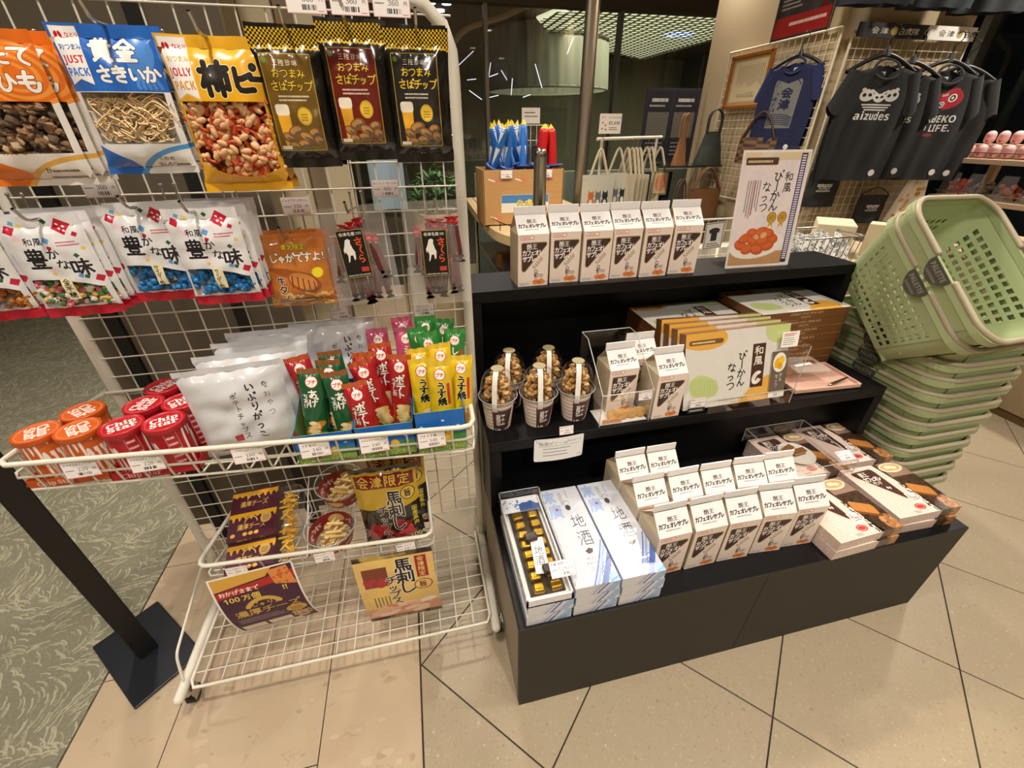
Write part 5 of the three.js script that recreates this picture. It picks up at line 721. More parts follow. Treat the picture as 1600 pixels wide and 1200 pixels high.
candyBag('white candy bag with blue sweets beside the sugar stars', 'サイダー飴', '', [0x1c6fb0, 0x2a84c4, 0x1c6fb0], -0.478, 1.285, -0.928, 2, 'blue candy bags on the inner hook');
candyBag('white candy bag with blue sweets beside the orange potato bag', 'サイダー飴', '', [0x1c6fb0, 0x2a84c4, 0x1c6fb0], -0.368, 1.279, -0.9, 5, 'blue candy bags on the outer hook');
{ // orange beef-tongue potato stick bag
  const m = picture(512, 576, (g, w, h) => {
    g.fillStyle = C(196, 116, 48); g.fillRect(0, 0, w, h); clouds(g, w, 300, 30, [C(206, 128, 56), C(186, 102, 40)], 20, 70, 0.4); g.strokeStyle = C(160, 84, 34); g.lineWidth = 12; for (let i = 0; i < 10; i++) { g.beginPath(); g.moveTo(40 + i * 12, 250); g.lineTo(200 + i * 26, 330); g.stroke(); }
    oval(g, 310, 370, 130, 80, C(150, 80, 34), 0.4); oval(g, 300, 360, 110, 62, C(204, 132, 66), 0.4); g.strokeStyle = C(104, 52, 22); g.lineWidth = 9; for (let i = 0; i < 5; i++) { g.beginPath(); g.moveTo(220 + i * 40, 310 + i * 14); g.lineTo(210 + i * 44, 410 + i * 8); g.stroke(); }
    g.lineWidth = 20; g.lineCap = 'round'; for (let i = 0; i < 34; i++) { g.strokeStyle = [C(226, 186, 110), C(214, 168, 88), C(232, 200, 132)][i % 3]; const x = rr(0, 512), y = rr(470, 570); g.beginPath(); g.moveTo(x, y); g.lineTo(x + rr(-70, 70), y + rr(-40, 20)); g.stroke(); }
    write(g, '東北限定', 190, 74, 42, { color: C(230, 214, 40), weight: 1.2, edge: '#20140c', edgeWidth: 0.9 }); write(g, 'じゃがですよ', 80, 138, 70, { color: '#f4ead8', weight: 1.7, edge: '#2a1a10', edgeWidth: 0.9, gap: -0.08 }); latin(g, '!', 480, 200, 76, '#f4ead8', { edge: '#2a1a10', edgeWidth: 8 }); write(g, '牛タン', 96, 320, 64, { color: '#1c1412', weight: 1.4, vertical: true, edge: '#f4ead8', edgeWidth: 1 }); oval(g, 424, 300, 44, 40, C(236, 216, 40)); dashes(g, 190, 500, 260, 2, 34, C(80, 50, 20), 14);
  });
  const q = bag('potato_stick_bag', 'orange beef-tongue potato snack bag hanging beside candy', 'snack bag', 0.132, 0.15, 0.03, foil(m), { ts: 0.008, bs: 0.006 });
  hang(q, -0.249, 1.219, 0.15, -0.955, 2, 0.03, 'orange potato bags on one hook', 0.02, 0.03);
}
// clear bags of red-tipped sausages
function sausageBag(label, x, top, z, w, h, tiltz, rows) {
  const q = thing('sausage_bag', label, 'sausage bag', [x, top - h, z]); q.rotation.z = tiltz;
  const film = new THREE.MeshPhysicalMaterial({ color: 0xe9e6e0, roughness: 0.16, transparent: true, opacity: 0.16, clearcoat: 1, clearcoatRoughness: 0.08 }), meat = phys(0x5c2222, 0.3, { clearcoat: 0.6 }), red = phys(0xc41e2a, 0.35);
  const f = (k) => sheet(12, 16, (u, v) => { const s = 2 * u - 1, e = Math.min(v, 1 - v); return [s * w / 2, v * h, k * (0.015 * (1 - s * s) * Math.min(1, e * 4) * (v < 0.78 ? 1 : 0.4) + 0.0012) + 0.002 * noise.noise(u * 6 + x * 50, v * 7, k)]; });
  mesh('film_pouch', gm([f(1), f(-1)]), film, q);
  for (const [sx, sy, L, a, zz] of rows) {
    const s = mesh('sausage', new THREE.CapsuleGeometry(0.0068, L, 4, 10), meat, q); s.position.set(sx, sy, zz); s.rotation.z = a;
    for (const k of [-1, 1]) mesh('red_crimp', gm([new THREE.SphereGeometry(0.0066, 8, 6).scale(1.25, 0.8, 0.7), new THREE.ConeGeometry(0.0085, 0.01, 8).scale(1.3, 1, 0.6).rotateX(Math.PI).translate(0, 0.007, 0)]).scale(1, k, 1).translate(0, k * (L / 2 + 0.0085), 0), red, s);
  }
  const m = picture(256, 480, (g, W, H) => { g.fillStyle = '#15110f'; g.fillRect(0, 0, W, H); g.strokeStyle = C(150, 132, 70); g.lineWidth = 8; g.strokeRect(4, 4, W - 8, H - 8); write(g, '会津名産', 26, 22, 36, { color: '#efeae0', weight: 1.1 }); dashes(g, 186, 30, 50, 2, 14, '#efeae0', 8);
    g.fillStyle = '#ece7dd'; blob(g, [[70, 96], [96, 84], [118, 100], [112, 132], [124, 180], [140, 220], [132, 290], [118, 300], [112, 250], [88, 250], [70, 310], [56, 320], [66, 250], [52, 210], [40, 230], [36, 190], [54, 150]], '#ece7dd'); write(g, 'さくら', 150, 76, 84, { color: C(222, 84, 36), weight: 1.5, vertical: true, gap: 0.02 }); g.fillStyle = C(196, 60, 52); g.fillRect(160, 378, 72, 46); latin(g, 'HORSE MEAT DRY SAUSAGE', W / 2, 462, 18, '#efeae0', { align: 'center', max: 220 }); });
  mesh('brand_card', card(0.054, 0.098, 0.0008), printed(m, 0.4), q).position.set(-0.006, h * 0.32, 0.0205);
  return q;
}
{ const rows = (k) => { const o = []; for (let i = 0; i < 8; i++) o.push([-0.042 + i * 0.0125 + rr(-0.002, 0.002), 0.115 + rr(-0.012, 0.014) * (k ? 1.4 : 1), 0.055, (i - 4) * 0.03 * (k ? 2 : 1) + rr(-0.06, 0.06), rr(-0.002, 0.008)]); for (let i = 0; i < 6; i++) o.push([-0.03 + i * 0.014, 0.048 + rr(-0.008, 0.008), 0.045, rr(-0.15, 0.15), rr(-0.004, 0.006)]); return o; };
  sausageBag('clear sausage bag with tumbled sausages and gold-edged card', -0.113, 1.264, -0.965, 0.142, 0.205, 0.07, rows(1));
  sausageBag('clear sausage bag hanging straight by the rack post', 0.046, 1.27, -0.96, 0.135, 0.225, 0, rows(0).map((r) => [r[0], r[1] + 0.016, r[2], r[3], r[4]])); }
// chrome hooks carrying the bags
function hook(x, y, z1, label, dx = 0) { const q = thing('wire_hook', label, 'hook', [x, y, RZ], 0, 'chrome hooks on the rack mesh'); mesh('prong', bentTube([[0, 0, 0.004], [dx, 0.008, (z1 - RZ) * 0.8], [dx, 0.008, z1 - RZ], [dx * 1.1, 0.03, z1 - RZ + 0.016]], 0.0026, 0.012, 8, 4), chrome, q); mesh('clip', gm([rod([-0.012, 0.028, 0.006], [-0.012, -0.026, 0.008], 0.0022), rod([0.012, 0.028, 0.006], [0.012, -0.026, 0.008], 0.0022), rod([-0.012, -0.026, 0.008], [0.012, -0.026, 0.008], 0.0022), new THREE.SphereGeometry(0.0035, 8, 6).translate(-0.012, 0.03, 0.006), new THREE.SphereGeometry(0.0035, 8, 6).translate(0.012, 0.03, 0.006)]), chrome, q); return q; }
const HUNG = ['orange scallop bags', 'blue squid bags', 'yellow peanut bags', 'olive mackerel bags', 'dark red mackerel bags', 'all black mackerel bags', 'amber candy bags', 'sugar star bags', 'blue candy bags beside the sugar stars', 'blue candy bags beside the potato bag', 'orange potato bags', 'gold-edged sausage bag', 'straight sausage bag by the post'];
for (const [x, y, z] of [[-0.575, 1.51, -0.87], [-0.405, 1.516, -0.855], [-0.27, 1.508, -0.865], [-0.164, 1.52, -0.875], [-0.063, 1.53, -0.875], [0.037, 1.525, -0.875], [-0.742, 1.262, -0.87], [-0.612, 1.262, -0.87], [-0.478, 1.272, -0.9], [-0.368, 1.265, -0.87], [-0.249, 1.208, -0.925], [-0.118, 1.248, -0.93], [0.046, 1.252, -0.93]]) hook(x, y, z, 'chrome prong hook carrying the ' + HUNG.shift(), rr(-0.006, 0.01));
// ------------------------------------------------------------------ price tags, all on one sheet
const TAGS = [['', '300'], ['', '360'], ['', '360'], ['', '360'], ['じゃがですよ牛たん', '330'], ['さくらソーセージ小', '460'], ['', '140'], ['', '140'], ['ヤマザルチップスター', '220'], ['ヤマザルチップスター', '220'], ['いぶりがっこポテトチップス', '180'], ['プチあげ', '140'], ['プチポテトうすしお味', '140'], ['プチうす焼', '140'], ['じゃり豆チーズ', '480'], ['ポテトスティック', '540'], ['馬刺しチップ', '470'], ['酪王カフェオレポップコーン', '600'], ['酪王カフェオレサブレ', '760'], ['和風ピーカンナッツ', '1,080'], ['末廣 地酒ちょこ', '1,290'], ['酪王カフェオレサンド', '980']];
const tagMap = picture(1024, 1024, (g) => { g.fillStyle = '#f0e8e6'; g.fillRect(0, 0, 1024, 1024); TAGS.forEach(([t, p], i) => { const x = (i % 4) * 256, y = (i >> 2) * 160; g.fillStyle = '#f3ecea'; g.fillRect(x, y, 256, 160); g.strokeStyle = C(224, 178, 184); g.lineWidth = 5; g.strokeRect(x + 4, y + 4, 248, 152);
  const s = Math.min(30, 226 / Math.max(1, [...t].length * 1.06)); write(g, t, x + 16, y + 20, s, { color: '#33302e', weight: 0.9 }); latin(g, p, x + 142, y + 98, 44, '#33302e', { align: 'center', bold: false, font: 'serif' }); dashes(g, x + 18, y + 82, 66, 1, 8, '#55504c', 8); write(g, '円', x + 212, y + 72, 24, { color: '#33302e' }); barcode(g, x + 96, y + 112, 96, 28); g.fillStyle = C(200, 80, 90); g.fillRect(x + 200, y + 142, 40, 4); }); });
const tagMat = printed(tagMap, 0.55);
function priceTag(i, x, y, z, label, rx = 0, ry = 0, w = 0.052, rz = 0) { const a = (i % 4) * 256, b = (i >> 2) * 160; const q = mesh('price_tag', card(w, w * 0.625, 0.0008, rect(a + 2, b + 2, a + 254, b + 158, 1024, 1024)).translate(0, -w * 0.3125, 0), tagMat); q.position.set(x, y, z); q.rotation.set(rx, ry, rz); return tag(q, label, 'price tag'); }
priceTag(0, -0.586, 1.302, -1.05, 'price tag reading 300 below the blue squid bag', 0, 0, 0.06);
for (const [i, x, l] of [[1, -0.116, 'above the olive mackerel bag'], [2, -0.055, 'above the dark red mackerel bag'], [3, 0.006, 'above the all black mackerel bag']]) priceTag(i, x, 1.56, -0.862, 'price tag reading 360 ' + l, 0, 0, 0.055);
priceTag(4, -0.242, 1.256, -1.052, 'price tag reading 330 above the orange potato bag', 0, 0.05, 0.056); priceTag(5, -0.05, 1.285, -1.052, 'price tag reading 460 above the sausage bags', 0, 0, 0.056);
priceTag(6, -0.2, 1.007, -1.052, 'handwritten price tag reading 140 below the gold-edged sausage bag', 0, 0, 0.052); priceTag(7, 0.002, 0.998, -1.052, 'handwritten price tag reading 140 above the green snack packs', 0, 0, 0.05);
for (const [i, x, z, l] of [[8, -0.69, -0.788, 'price tag reading 220 under the orange cans'], [9, -0.572, -0.778, 'price tag reading 220 under the red cans'], [10, -0.382, -0.761, 'price tag reading 180 under the white crisp bag'], [11, -0.252, -0.749, 'price tag reading 140 under the dark green packs'], [12, -0.133, -0.738, 'price tag reading 140 under the red potato packs'], [13, -0.014, -0.727, 'price tag reading 140 under the yellow packs']]) priceTag(i, x, 0.829, z, l, -0.12, 0.04, 0.058);
priceTag(14, -0.545, 0.425, -0.815, 'price tag reading 480 above the purple cheese poster', -0.1, 0, 0.05); priceTag(15, -0.33, 0.43, -0.806, 'price tag reading 540 below the potato stick cup', -0.1, 0, 0.05); priceTag(16, -0.12, 0.425, -0.792, 'price tag reading 470 above the horse meat chip poster', -0.1, 0, 0.05, 0.04);
priceTag(17, 0.36, 0.6585, -0.905, 'price tag reading 600 in front of the popcorn cups', -0.2, 0, 0.042); priceTag(18, 0.598, 0.735, -0.915, 'price tag reading 760 on the clear biscuit case', -0.1, 0, 0.042); priceTag(19, 0.775, 0.69, -0.908, 'price tag reading 1,080 on the pecan box stand', -0.1, 0, 0.05); priceTag(20, 0.25, 0.508, -0.585, 'price tag reading 1,290 on the opened chocolate box', -1.1, 0, 0.06); priceTag(21, 1.26, 0.503, -0.775, 'price tag reading 980 on the clear cookie cover', -1.3, 0, 0.055);
{ const m = picture(256, 64, (g) => { g.fillStyle = '#17151a'; g.fillRect(0, 0, 256, 64); dashes(g, 24, 24, 200, 1, 10, '#e6e2dc', 18); }); const q = mesh('allergen_strip', card(0.058, 0.017), printed(m, 0.5)); q.position.set(0.775, 0.6535, -0.9075); tag(q, 'small black allergen strip under the 1,080 price tag', 'label'); }
// ------------------------------------------------------------------ crisp cans
function canMaterial(base, dark, foot, back) {
  return printed(picture(1024, 320, (g, w, h) => {
    g.fillStyle = base; g.fillRect(0, 0, w, h); for (const x of [140, 652]) {
      latin(g, 'Chip', x, 150, 132, '#f3ebe2', { font: 'serif', align: 'left' }); latin(g, 'Star', x + 10, 246, 132, '#f3ebe2', { font: 'serif' }); latin(g, 'POTATO CHIPS', x + 40, 36, 22, '#f3ebe2'); g.fillStyle = foot; g.fillRect(x - 20, 262, 330, 60); for (let k = 0; k < 9; k++) oval(g, x + k * 36, rr(270, 310), 26, 16, C(226, 178, 80), rr(-0.5, 0.5)); write(g, 'コンソ', x + 150, 268, 38, { color: '#3a1c10', weight: 1.3 }); }
    for (const x of [0, 520]) { g.strokeStyle = '#e9d8d2'; g.lineWidth = 2; g.strokeRect(x + 12, 60, 96, 110); dashes(g, x + 18, 70, 84, 9, 11, '#ecdcd6', 4); g.fillStyle = '#efe9e4'; g.fillRect(x + 14, 196, 96, 100); barcode(g, x + 22, 244, 80, 44); dashes(g, x + 20, 204, 80, 4, 9, '#444', 3); }
  }), 0.35, { clearcoat: 0.3 });
}
function lidMap(base, ring) { return printed(picture(256, 256, (g) => { g.fillStyle = base; g.fillRect(0, 0, 256, 256); oval(g, 128, 128, 116, 116, null, 0, ring, 3); g.save(); g.translate(128, 128); g.rotate(-0.25); for (const [t, y] of [['Chip', -6], ['Star', 62]]) { latin(g, t, 0, y, 84, '#f0e8e2', { align: 'center', max: 180, font: 'serif', edge: '#f0e8e2', edgeWidth: 3 }); } g.restore(); }), 0.35, { clearcoat: 0.3 }); }
function makeCan(name, label, group, body, lid, rim) {
  const q = thing(name, label, 'snack can', [0, 0, 0], 0, group), h = 0.105, r = 0.0345;
  mesh('tube', lathe([[0, 0], [r - 0.003, 0], [r - 0.001, 0.002], [r, 0.004], [r + 0.001, h - 0.014], [r + 0.001, h - 0.012]], 36), body, q);
  mesh('lid', lathe([[r + 0.001, h - 0.013], [r + 0.0035, h - 0.013], [r + 0.0038, h - 0.002], [r + 0.0028, h], [r + 0.0012, h], [r, h - 0.002]], 36), rim, q);
  const top = new THREE.CircleGeometry(r + 0.0005, 36).rotateX(-Math.PI / 2).translate(0, h - 0.0018, 0); mesh('lid_print', top, lid, q); return q;
}
{
  const oRim = phys(0xc4561a, 0.35), rRim = phys(0xb01c26, 0.35);
  const o = makeCan('snack_can', 'orange snack can in the cluster of three at basket end', 'orange cans', canMaterial(C(204, 96, 34), 0, C(150, 60, 24)), lidMap(C(206, 92, 32), C(236, 170, 120)), oRim);
  [[-0.778, -0.856, -1.25], [-0.735, -0.922, -0.9], [-0.704, -0.85, -1.15]].forEach(([x, z, r], i) => { const c = i ? copy(o) : o; c.position.set(x, BASK_FLOOR + 0.003, z); c.rotation.y = r; });
  const m = makeCan('snack_can', 'red snack can in the double row beside white crisp bags', 'red cans', canMaterial(C(172, 26, 36), 0, C(120, 16, 24)), lidMap(C(182, 26, 38), C(226, 120, 126)), rRim);
  [[-0.624, -0.843, 0.3], [-0.547, -0.84, 0.15], [-0.62, -0.922, 1.2], [-0.544, -0.917, 0.4], [-0.614, -0.999, 0.8], [-0.538, -0.995, 1.6]].forEach(([x, z, r], i) => { const c = i ? copy(m) : m; c.userData.label = 'red snack can in the ' + ['front', 'second', 'rear'][i >> 1] + ' row, on the ' + (i % 2 ? 'white bag' : 'orange can') + ' side'; c.position.set(x, BASK_FLOOR + 0.003, z); c.rotation.y = r; });
}
// cardboard display trays the cans stand in
function tray(name, label, x0, x1, z0, z1, hb, hf, mat, y = BASK_FLOOR) { const q = thing(name, label, 'tray', [(x0 + x1) / 2, y, (z0 + z1) / 2]); const w = x1 - x0, d = z1 - z0, t = 0.0015; mesh('front_panel', new Quads().block(-w / 2, w / 2, 0, hf, d / 2 - t, d / 2, { front: [0, 0, 1, 1] }).done(), mat, q); mesh('back_panel', box(w, hb, t, 0, hb / 2, -d / 2 + t / 2), mat, q); const s = new THREE.Shape([[-d / 2, 0], [d / 2, 0], [d / 2, hf], [d / 2 - 0.03, hf], [-d / 2 + 0.01, hb], [-d / 2, hb]].map((p) => new THREE.Vector2(...p))); for (const k of [-1, 1]) mesh('side_panel', new THREE.ExtrudeGeometry(s, { depth: t, bevelEnabled: false }).rotateY(-Math.PI / 2).translate(k * w / 2 + (k > 0 ? 0 : t), 0, 0), mat, q); mesh('floor_panel', box(w, 0.001, d, 0, 0.0005, 0), mat, q); return q; }
const bandMap = (c, t) => printed(picture(512, 64, (g) => { g.fillStyle = c; g.fillRect(0, 0, 512, 64); latin(g, 'Chip Star', 60, 50, 48, t, { font: 'serif' }); }), 0.5);
tray('orange_can_tray', 'low orange card tray under the orange cans', -0.814, -0.668, -0.96, -0.812, 0.02, 0.02, bandMap(C(206, 92, 36), '#f0dccb')); tray('red_can_tray', 'low red card tray under the red cans', -0.662, -0.5, -1.04, -0.8, 0.02, 0.02, bandMap(C(176, 26, 40), '#efc9cb'));
// ------------------------------------------------------------------ white crisp bags
{ const m = picture(512, 512, (g) => { g.fillStyle = C(204, 205, 208); g.fillRect(0, 0, 512, 512); write(g, 'なおやつ', 400, 100, 34, { color: '#333', weight: 0.7, vertical: true, gap: 0.5 }); write(g, 'いぶりがっこ', 318, 90, 46, { color: '#1d1c1c', weight: 1.5, vertical: true, gap: 0.18 }); write(g, 'ポテトチップス', 240, 130, 32, { color: '#222', weight: 1.1, vertical: true, gap: 0.22 }); g.fillStyle = C(176, 40, 44); g.fillRect(190, 366, 40, 40); oval(g, 412, 110, 8, 8, null, 0, '#333', 3); });
  const q = bag('crisp_bag', 'plain white crisp bag standing in the upper wire basket', 'snack bag', 0.2, 0.205, 0.05, foil(m, { roughness: 0.35 }), { ts: 0.012, bs: 0.01, wrinkle: 0.004, group: 'white crisp bags in the basket' });
  [[-0.392, 0.788, -0.835, -0.06, 0.06], [-0.385, 0.786, -0.893, -0.1, 0.1], [-0.372, 0.786, -0.948, -0.12, 0.02], [-0.36, 0.787, -1.003, -0.12, 0.04], [-0.225, 0.79, -1.022, -0.1, 0.02]].forEach(([x, y, z, rx, ry], i) => { const c = i ? copy(q) : q; c.position.set(x, y, z); c.rotation.set(rx, ry, i === 0 ? 0.03 : 0); c.userData.label = i < 4 ? 'plain white crisp bag in the upper basket, ' + ORD[i] + ' from its front' : 'plain white crisp bag behind the red packs'; });
}
// ------------------------------------------------------------------ slim snack packs in blue trays
function slimPack(base, stripe, title, sub, label, group, food, side = false) {
  const m = picture(192, 704, (g, w, h) => {
    g.fillStyle = base; g.fillRect(0, 0, w, h); g.fillStyle = stripe; for (let x = 0; x < w; x += 12) { g.fillRect(x, 0, 5, 46); g.fillRect(x, h - 40, 5, 40); }
    oval(g, 96, 108, 44, 44, '#f4efe6', 0, C(180, 40, 44), 5); write(g, 'プチ', 62, 92, 32, { color: C(190, 30, 40), weight: 1.5 }); write(g, title, 62, 170, 72, { color: base === C(226, 190, 30) ? '#1c1814' : '#f6f1e8', weight: 1.7, vertical: true, gap: -0.02, edge: base === C(226, 190, 30) ? '#f8f0d0' : '#241612', edgeWidth: 0.7 });
    if (sub) write(g, sub, 22, 200, 42, { color: '#f6f1e8', weight: 1.4, vertical: true, gap: -0.04, edge: '#241612', edgeWidth: 0.7 }); g.fillStyle = C(196, 50, 40); if (!sub) g.fillRect(144, 190, 24, 190);
    for (let i = 0; i < 5; i++) { oval(g, 96 + rr(-26, 26), 470 + i * 34, 56, 30, food, rr(-0.3, 0.3)); oval(g, 96 + rr(-26, 26), 462 + i * 34, 44, 20, '#e9cf9a', rr(-0.3, 0.3)); }
  });
  return bag('snack_pack', label, 'snack pack', 0.052, 0.188, 0.026, foil(m), { ts: 0.012, bs: 0.01, wrinkle: 0.0018, group });
}
{
  const set = (q, list, y = 0.788) => list.forEach(([x, z, rx, ry, rz, dy = 0], i) => { const c = i ? copy(q) : q; c.position.set(x, y + dy, z); c.rotation.set(rx, ry, rz); });
  set(slimPack(C(226, 190, 30), C(240, 214, 90), 'うす焼', '', 'yellow thin-cracker pack in the end blue tray', 'yellow packs', C(206, 138, 50)), [[-0.02, -0.815, -0.06, 0.05, 0.0], [0.018, -0.795, -0.04, -0.04, 0.0], [0.058, -0.805, -0.1, -0.1, -0.05], [0.028, -0.85, -0.1, 0.1, 0.02, 0.012], [-0.018, -0.86, -0.1, 0.05, 0.03]]);
  set(slimPack(C(168, 28, 32), C(214, 140, 60), 'ポテト', 'うすしお', 'red potato pack in the middle blue tray', 'red packs', C(222, 188, 96)), [[-0.142, -0.79, -0.12, 0.05, 0.1, -0.03], [-0.075, -0.84, -0.1, -0.15, -0.06], [-0.11, -0.85, -0.1, 0.1, 0.22, -0.005], [-0.158, -0.86, -0.14, 0.2, -0.1], [-0.1, -0.9, -0.1, 0, 0.05, 0.004], [-0.262, -0.885, -0.1, 0.2, 0.12]]);
  set(slimPack(C(24, 84, 48), C(214, 96, 48), 'あげ', 'ちあげ', 'dark green rice puff pack with orange stripes', 'dark green packs', C(196, 120, 40)), [[-0.262, -0.812, -0.12, 0.1, -0.1], [-0.215, -0.835, -0.12, -0.1, -0.02, 0.004], [-0.19, -0.81, -0.1, 0.1, 0.04, -0.01], [-0.205, -0.89, -0.1, 0, 0.06]]);
  set(slimPack(C(206, 78, 118), C(232, 150, 178), 'えあ', '', 'pink pack standing behind the red packs', 'pink packs', C(222, 150, 110)), [[-0.116, -1.0, -0.08, 0, 0.02], [-0.06, -0.99, -0.08, 0.05, -0.05], [-0.05, -1.04, -0.06, 0, 0.05, 0.01]]);
  set(slimPack(C(36, 128, 52), C(90, 170, 90), 'しお', '', 'bright green pack standing behind the yellow packs', 'bright green packs', C(206, 180, 100)), [[-0.01, -0.985, -0.08, 0.1, 0.06], [0.018, -0.94, -0.08, 0, 0.1, 0.004], [0.055, -0.955, -0.08, -0.1, -0.08], [0.03, -1.01, -0.06, 0, -0.1, 0.008], [0.0, -1.03, -0.06, 0, 0, 0.01]]);
  const hill = printed(picture(512, 384, (g, w, h) => { g.fillStyle = C(24, 104, 186); g.fillRect(0, 0, w, h); g.fillStyle = C(60, 130, 60); g.beginPath(); g.moveTo(0, 260); g.quadraticCurveTo(120, 190, 260, 250); g.quadraticCurveTo(400, 180, 512, 230); g.lineTo(512, 384); g.lineTo(0, 384); g.closePath(); g.fill(); g.fillStyle = C(126, 170, 70); g.beginPath(); g.moveTo(0, 320); g.quadraticCurveTo(200, 270, 512, 310); g.lineTo(512, 384); g.lineTo(0, 384); g.closePath(); g.fill(); for (let i = 0; i < 60; i++) oval(g, rr(0, w), rr(310, 380), 5, 5, [C(240, 236, 220), C(236, 190, 60), C(210, 60, 90)][i % 3]); for (const [x, y] of [[60, 130], [430, 150], [280, 90]]) { oval(g, x, y, 16, 8, '#e9eef2'); } oval(g, 330, 250, 40, 60, C(232, 190, 40)); oval(g, 180, 280, 30, 44, C(196, 40, 110)); }), 0.45);
  tray('snack_tray', 'blue printed tray holding dark green packs', -0.297, -0.176, -0.93, -0.768, 0.11, 0.075, hill); tray('snack_tray', 'blue printed tray holding red potato packs', -0.172, -0.05, -0.93, -0.758, 0.11, 0.083, hill); tray('snack_tray', 'blue printed tray holding yellow packs', -0.046, 0.062, -0.93, -0.748, 0.11, 0.108, hill);
}
// ------------------------------------------------------------------ lower basket: cheese snack boxes, cups, horse meat chips
const LOW = 0.372;
{ const m = picture(512, 512, (g, w, h) => {
    g.fillStyle = C(74, 26, 44); g.fillRect(0, 0, w, h); g.fillStyle = C(222, 166, 36); for (const y0 of [20, 240]) { g.beginPath(); g.moveTo(0, y0); g.lineTo(512, y0); g.lineTo(512, y0 + 40); for (let x = 512; x >= 0; x -= 64) { g.quadraticCurveTo(x - 16, y0 + 40 + rr(20, 80), x - 32, y0 + 46); g.quadraticCurveTo(x - 48, y0 + 30, x - 64, y0 + 46); } g.closePath(); g.fill(); }
    for (const y of [120, 350]) { g.strokeStyle = C(214, 178, 90); g.lineWidth = 12; g.beginPath(); g.arc(240, y + 6, 70, 3.4, 6.0); g.stroke(); write(g, '濃厚チーズ', 100, y, 58, { color: C(214, 178, 90), weight: 1.1 }); } oval(g, 400, 320, 60, 52, C(206, 170, 90)); dashes(g, 366, 300, 70, 4, 14, C(90, 50, 20), 6); for (const x of [60, 190, 250, 310]) oval(g, x, 450, 26, 18, C(226, 178, 80)); });
  const q = thing('cheese_snack_box', 'maroon cheese snack box with yellow drips and clear pocket', 'box', [0, 0, 0], 0, 'cheese snack boxes in the lower basket');
  mesh('sleeve', new Quads().block(-0.085, 0.035, 0, 0.05, -0.075, 0.075, { top: [0, 0.02, 1, 1], front: [0, 0, 1, 0.25], all: [0.02, 0.3, 0.06, 0.34] }).done(), printed(m, 0.4), q);
  mesh('clear_pocket', rbox(0.07, 0.05, 0.145, 0.022, 0.066, 0.026, 0, 3), domeMat, q); mesh('backing_flap', box(0.002, 0.085, 0.15, 0.098, 0.052, 0).rotateZ(-0.3), std(0xe4e2de, 0.6), q);
  mesh('cheese_sticks', gm([...Array(34)].map(() => rbox(0.03, 0.006, 0.006, 0.002, 0, 0, 0, 1).rotateY(rnd() * 3).rotateX(rr(-0.3, 0.3)).translate(rr(0.05, 0.07), rr(0.01, 0.04), rr(-0.05, 0.05)))), std(0xdaa83a, 0.6), q).userData.kind = 'stuff';
  [[-0.505, LOW + 0.012, -0.912, 0.34], [-0.508, LOW + 0.055, -0.985, 0.32]].forEach(([x, y, z, r], i) => { const c = i ? copy(q) : q; c.position.set(x, y, z); c.rotation.set(r, 0.06, 0); c.userData.label = (i ? 'upper rear' : 'lower front') + ' maroon cheese snack box with yellow drips'; }); }
{ const m = picture(512, 128, (g) => { g.fillStyle = C(150, 30, 36); g.fillRect(0, 0, 512, 128); for (const x of [30, 286]) { oval(g, x + 190, 64, 34, 40, C(226, 196, 120)); write(g, 'ポテト', x, 40, 50, { color: '#f4ead8', weight: 1.4 }); } });
  const q = thing('potato_stick_cup', 'clear cup of pale potato sticks with a red band', 'cup', [0, 0, 0], 0, 'potato stick cups in the lower basket');
  mesh('clear_cup', lathe([[0, 0.001], [0.046, 0.001], [0.047, 0.004], [0.063, 0.07], [0.067, 0.071], [0.067, 0.077], [0.06, 0.079], [0.03, 0.08], [0, 0.08]], 40), domeMat, q); mesh('paper_band', lathe([[0.0495, 0.012], [0.0605, 0.056]], 40), printed(m, 0.45), q); mesh('lid_bead', new THREE.TorusGeometry(0.067, 0.0015, 6, 44).rotateX(Math.PI / 2).translate(0, 0.074, 0), acrylicEdge, q);
  mesh('potato_sticks', gm([...Array(40)].map(() => { const a = rnd() * 6.3, r = 0.032 * Math.sqrt(rnd()); return rbox(0.045, 0.008, 0.008, 0.002, 0, 0, 0, 1).rotateY(rr(-0.7, 0.9)).rotateZ(rr(-0.3, 0.3)).translate(Math.cos(a) * r * 0.7, rr(0.008, 0.062), Math.sin(a) * r); })), std(0xd8b878, 0.6), q).userData.kind = 'stuff';
  q.position.set(-0.322, LOW + 0.012, -0.895); q.rotation.set(0.1, 0.4, 0); const c = copy(q); c.position.set(-0.298, LOW + 0.075, -1.0); c.rotation.set(0.1, 0.2, 0); c.userData.label = 'clear cup of potato sticks behind the front cup'; }
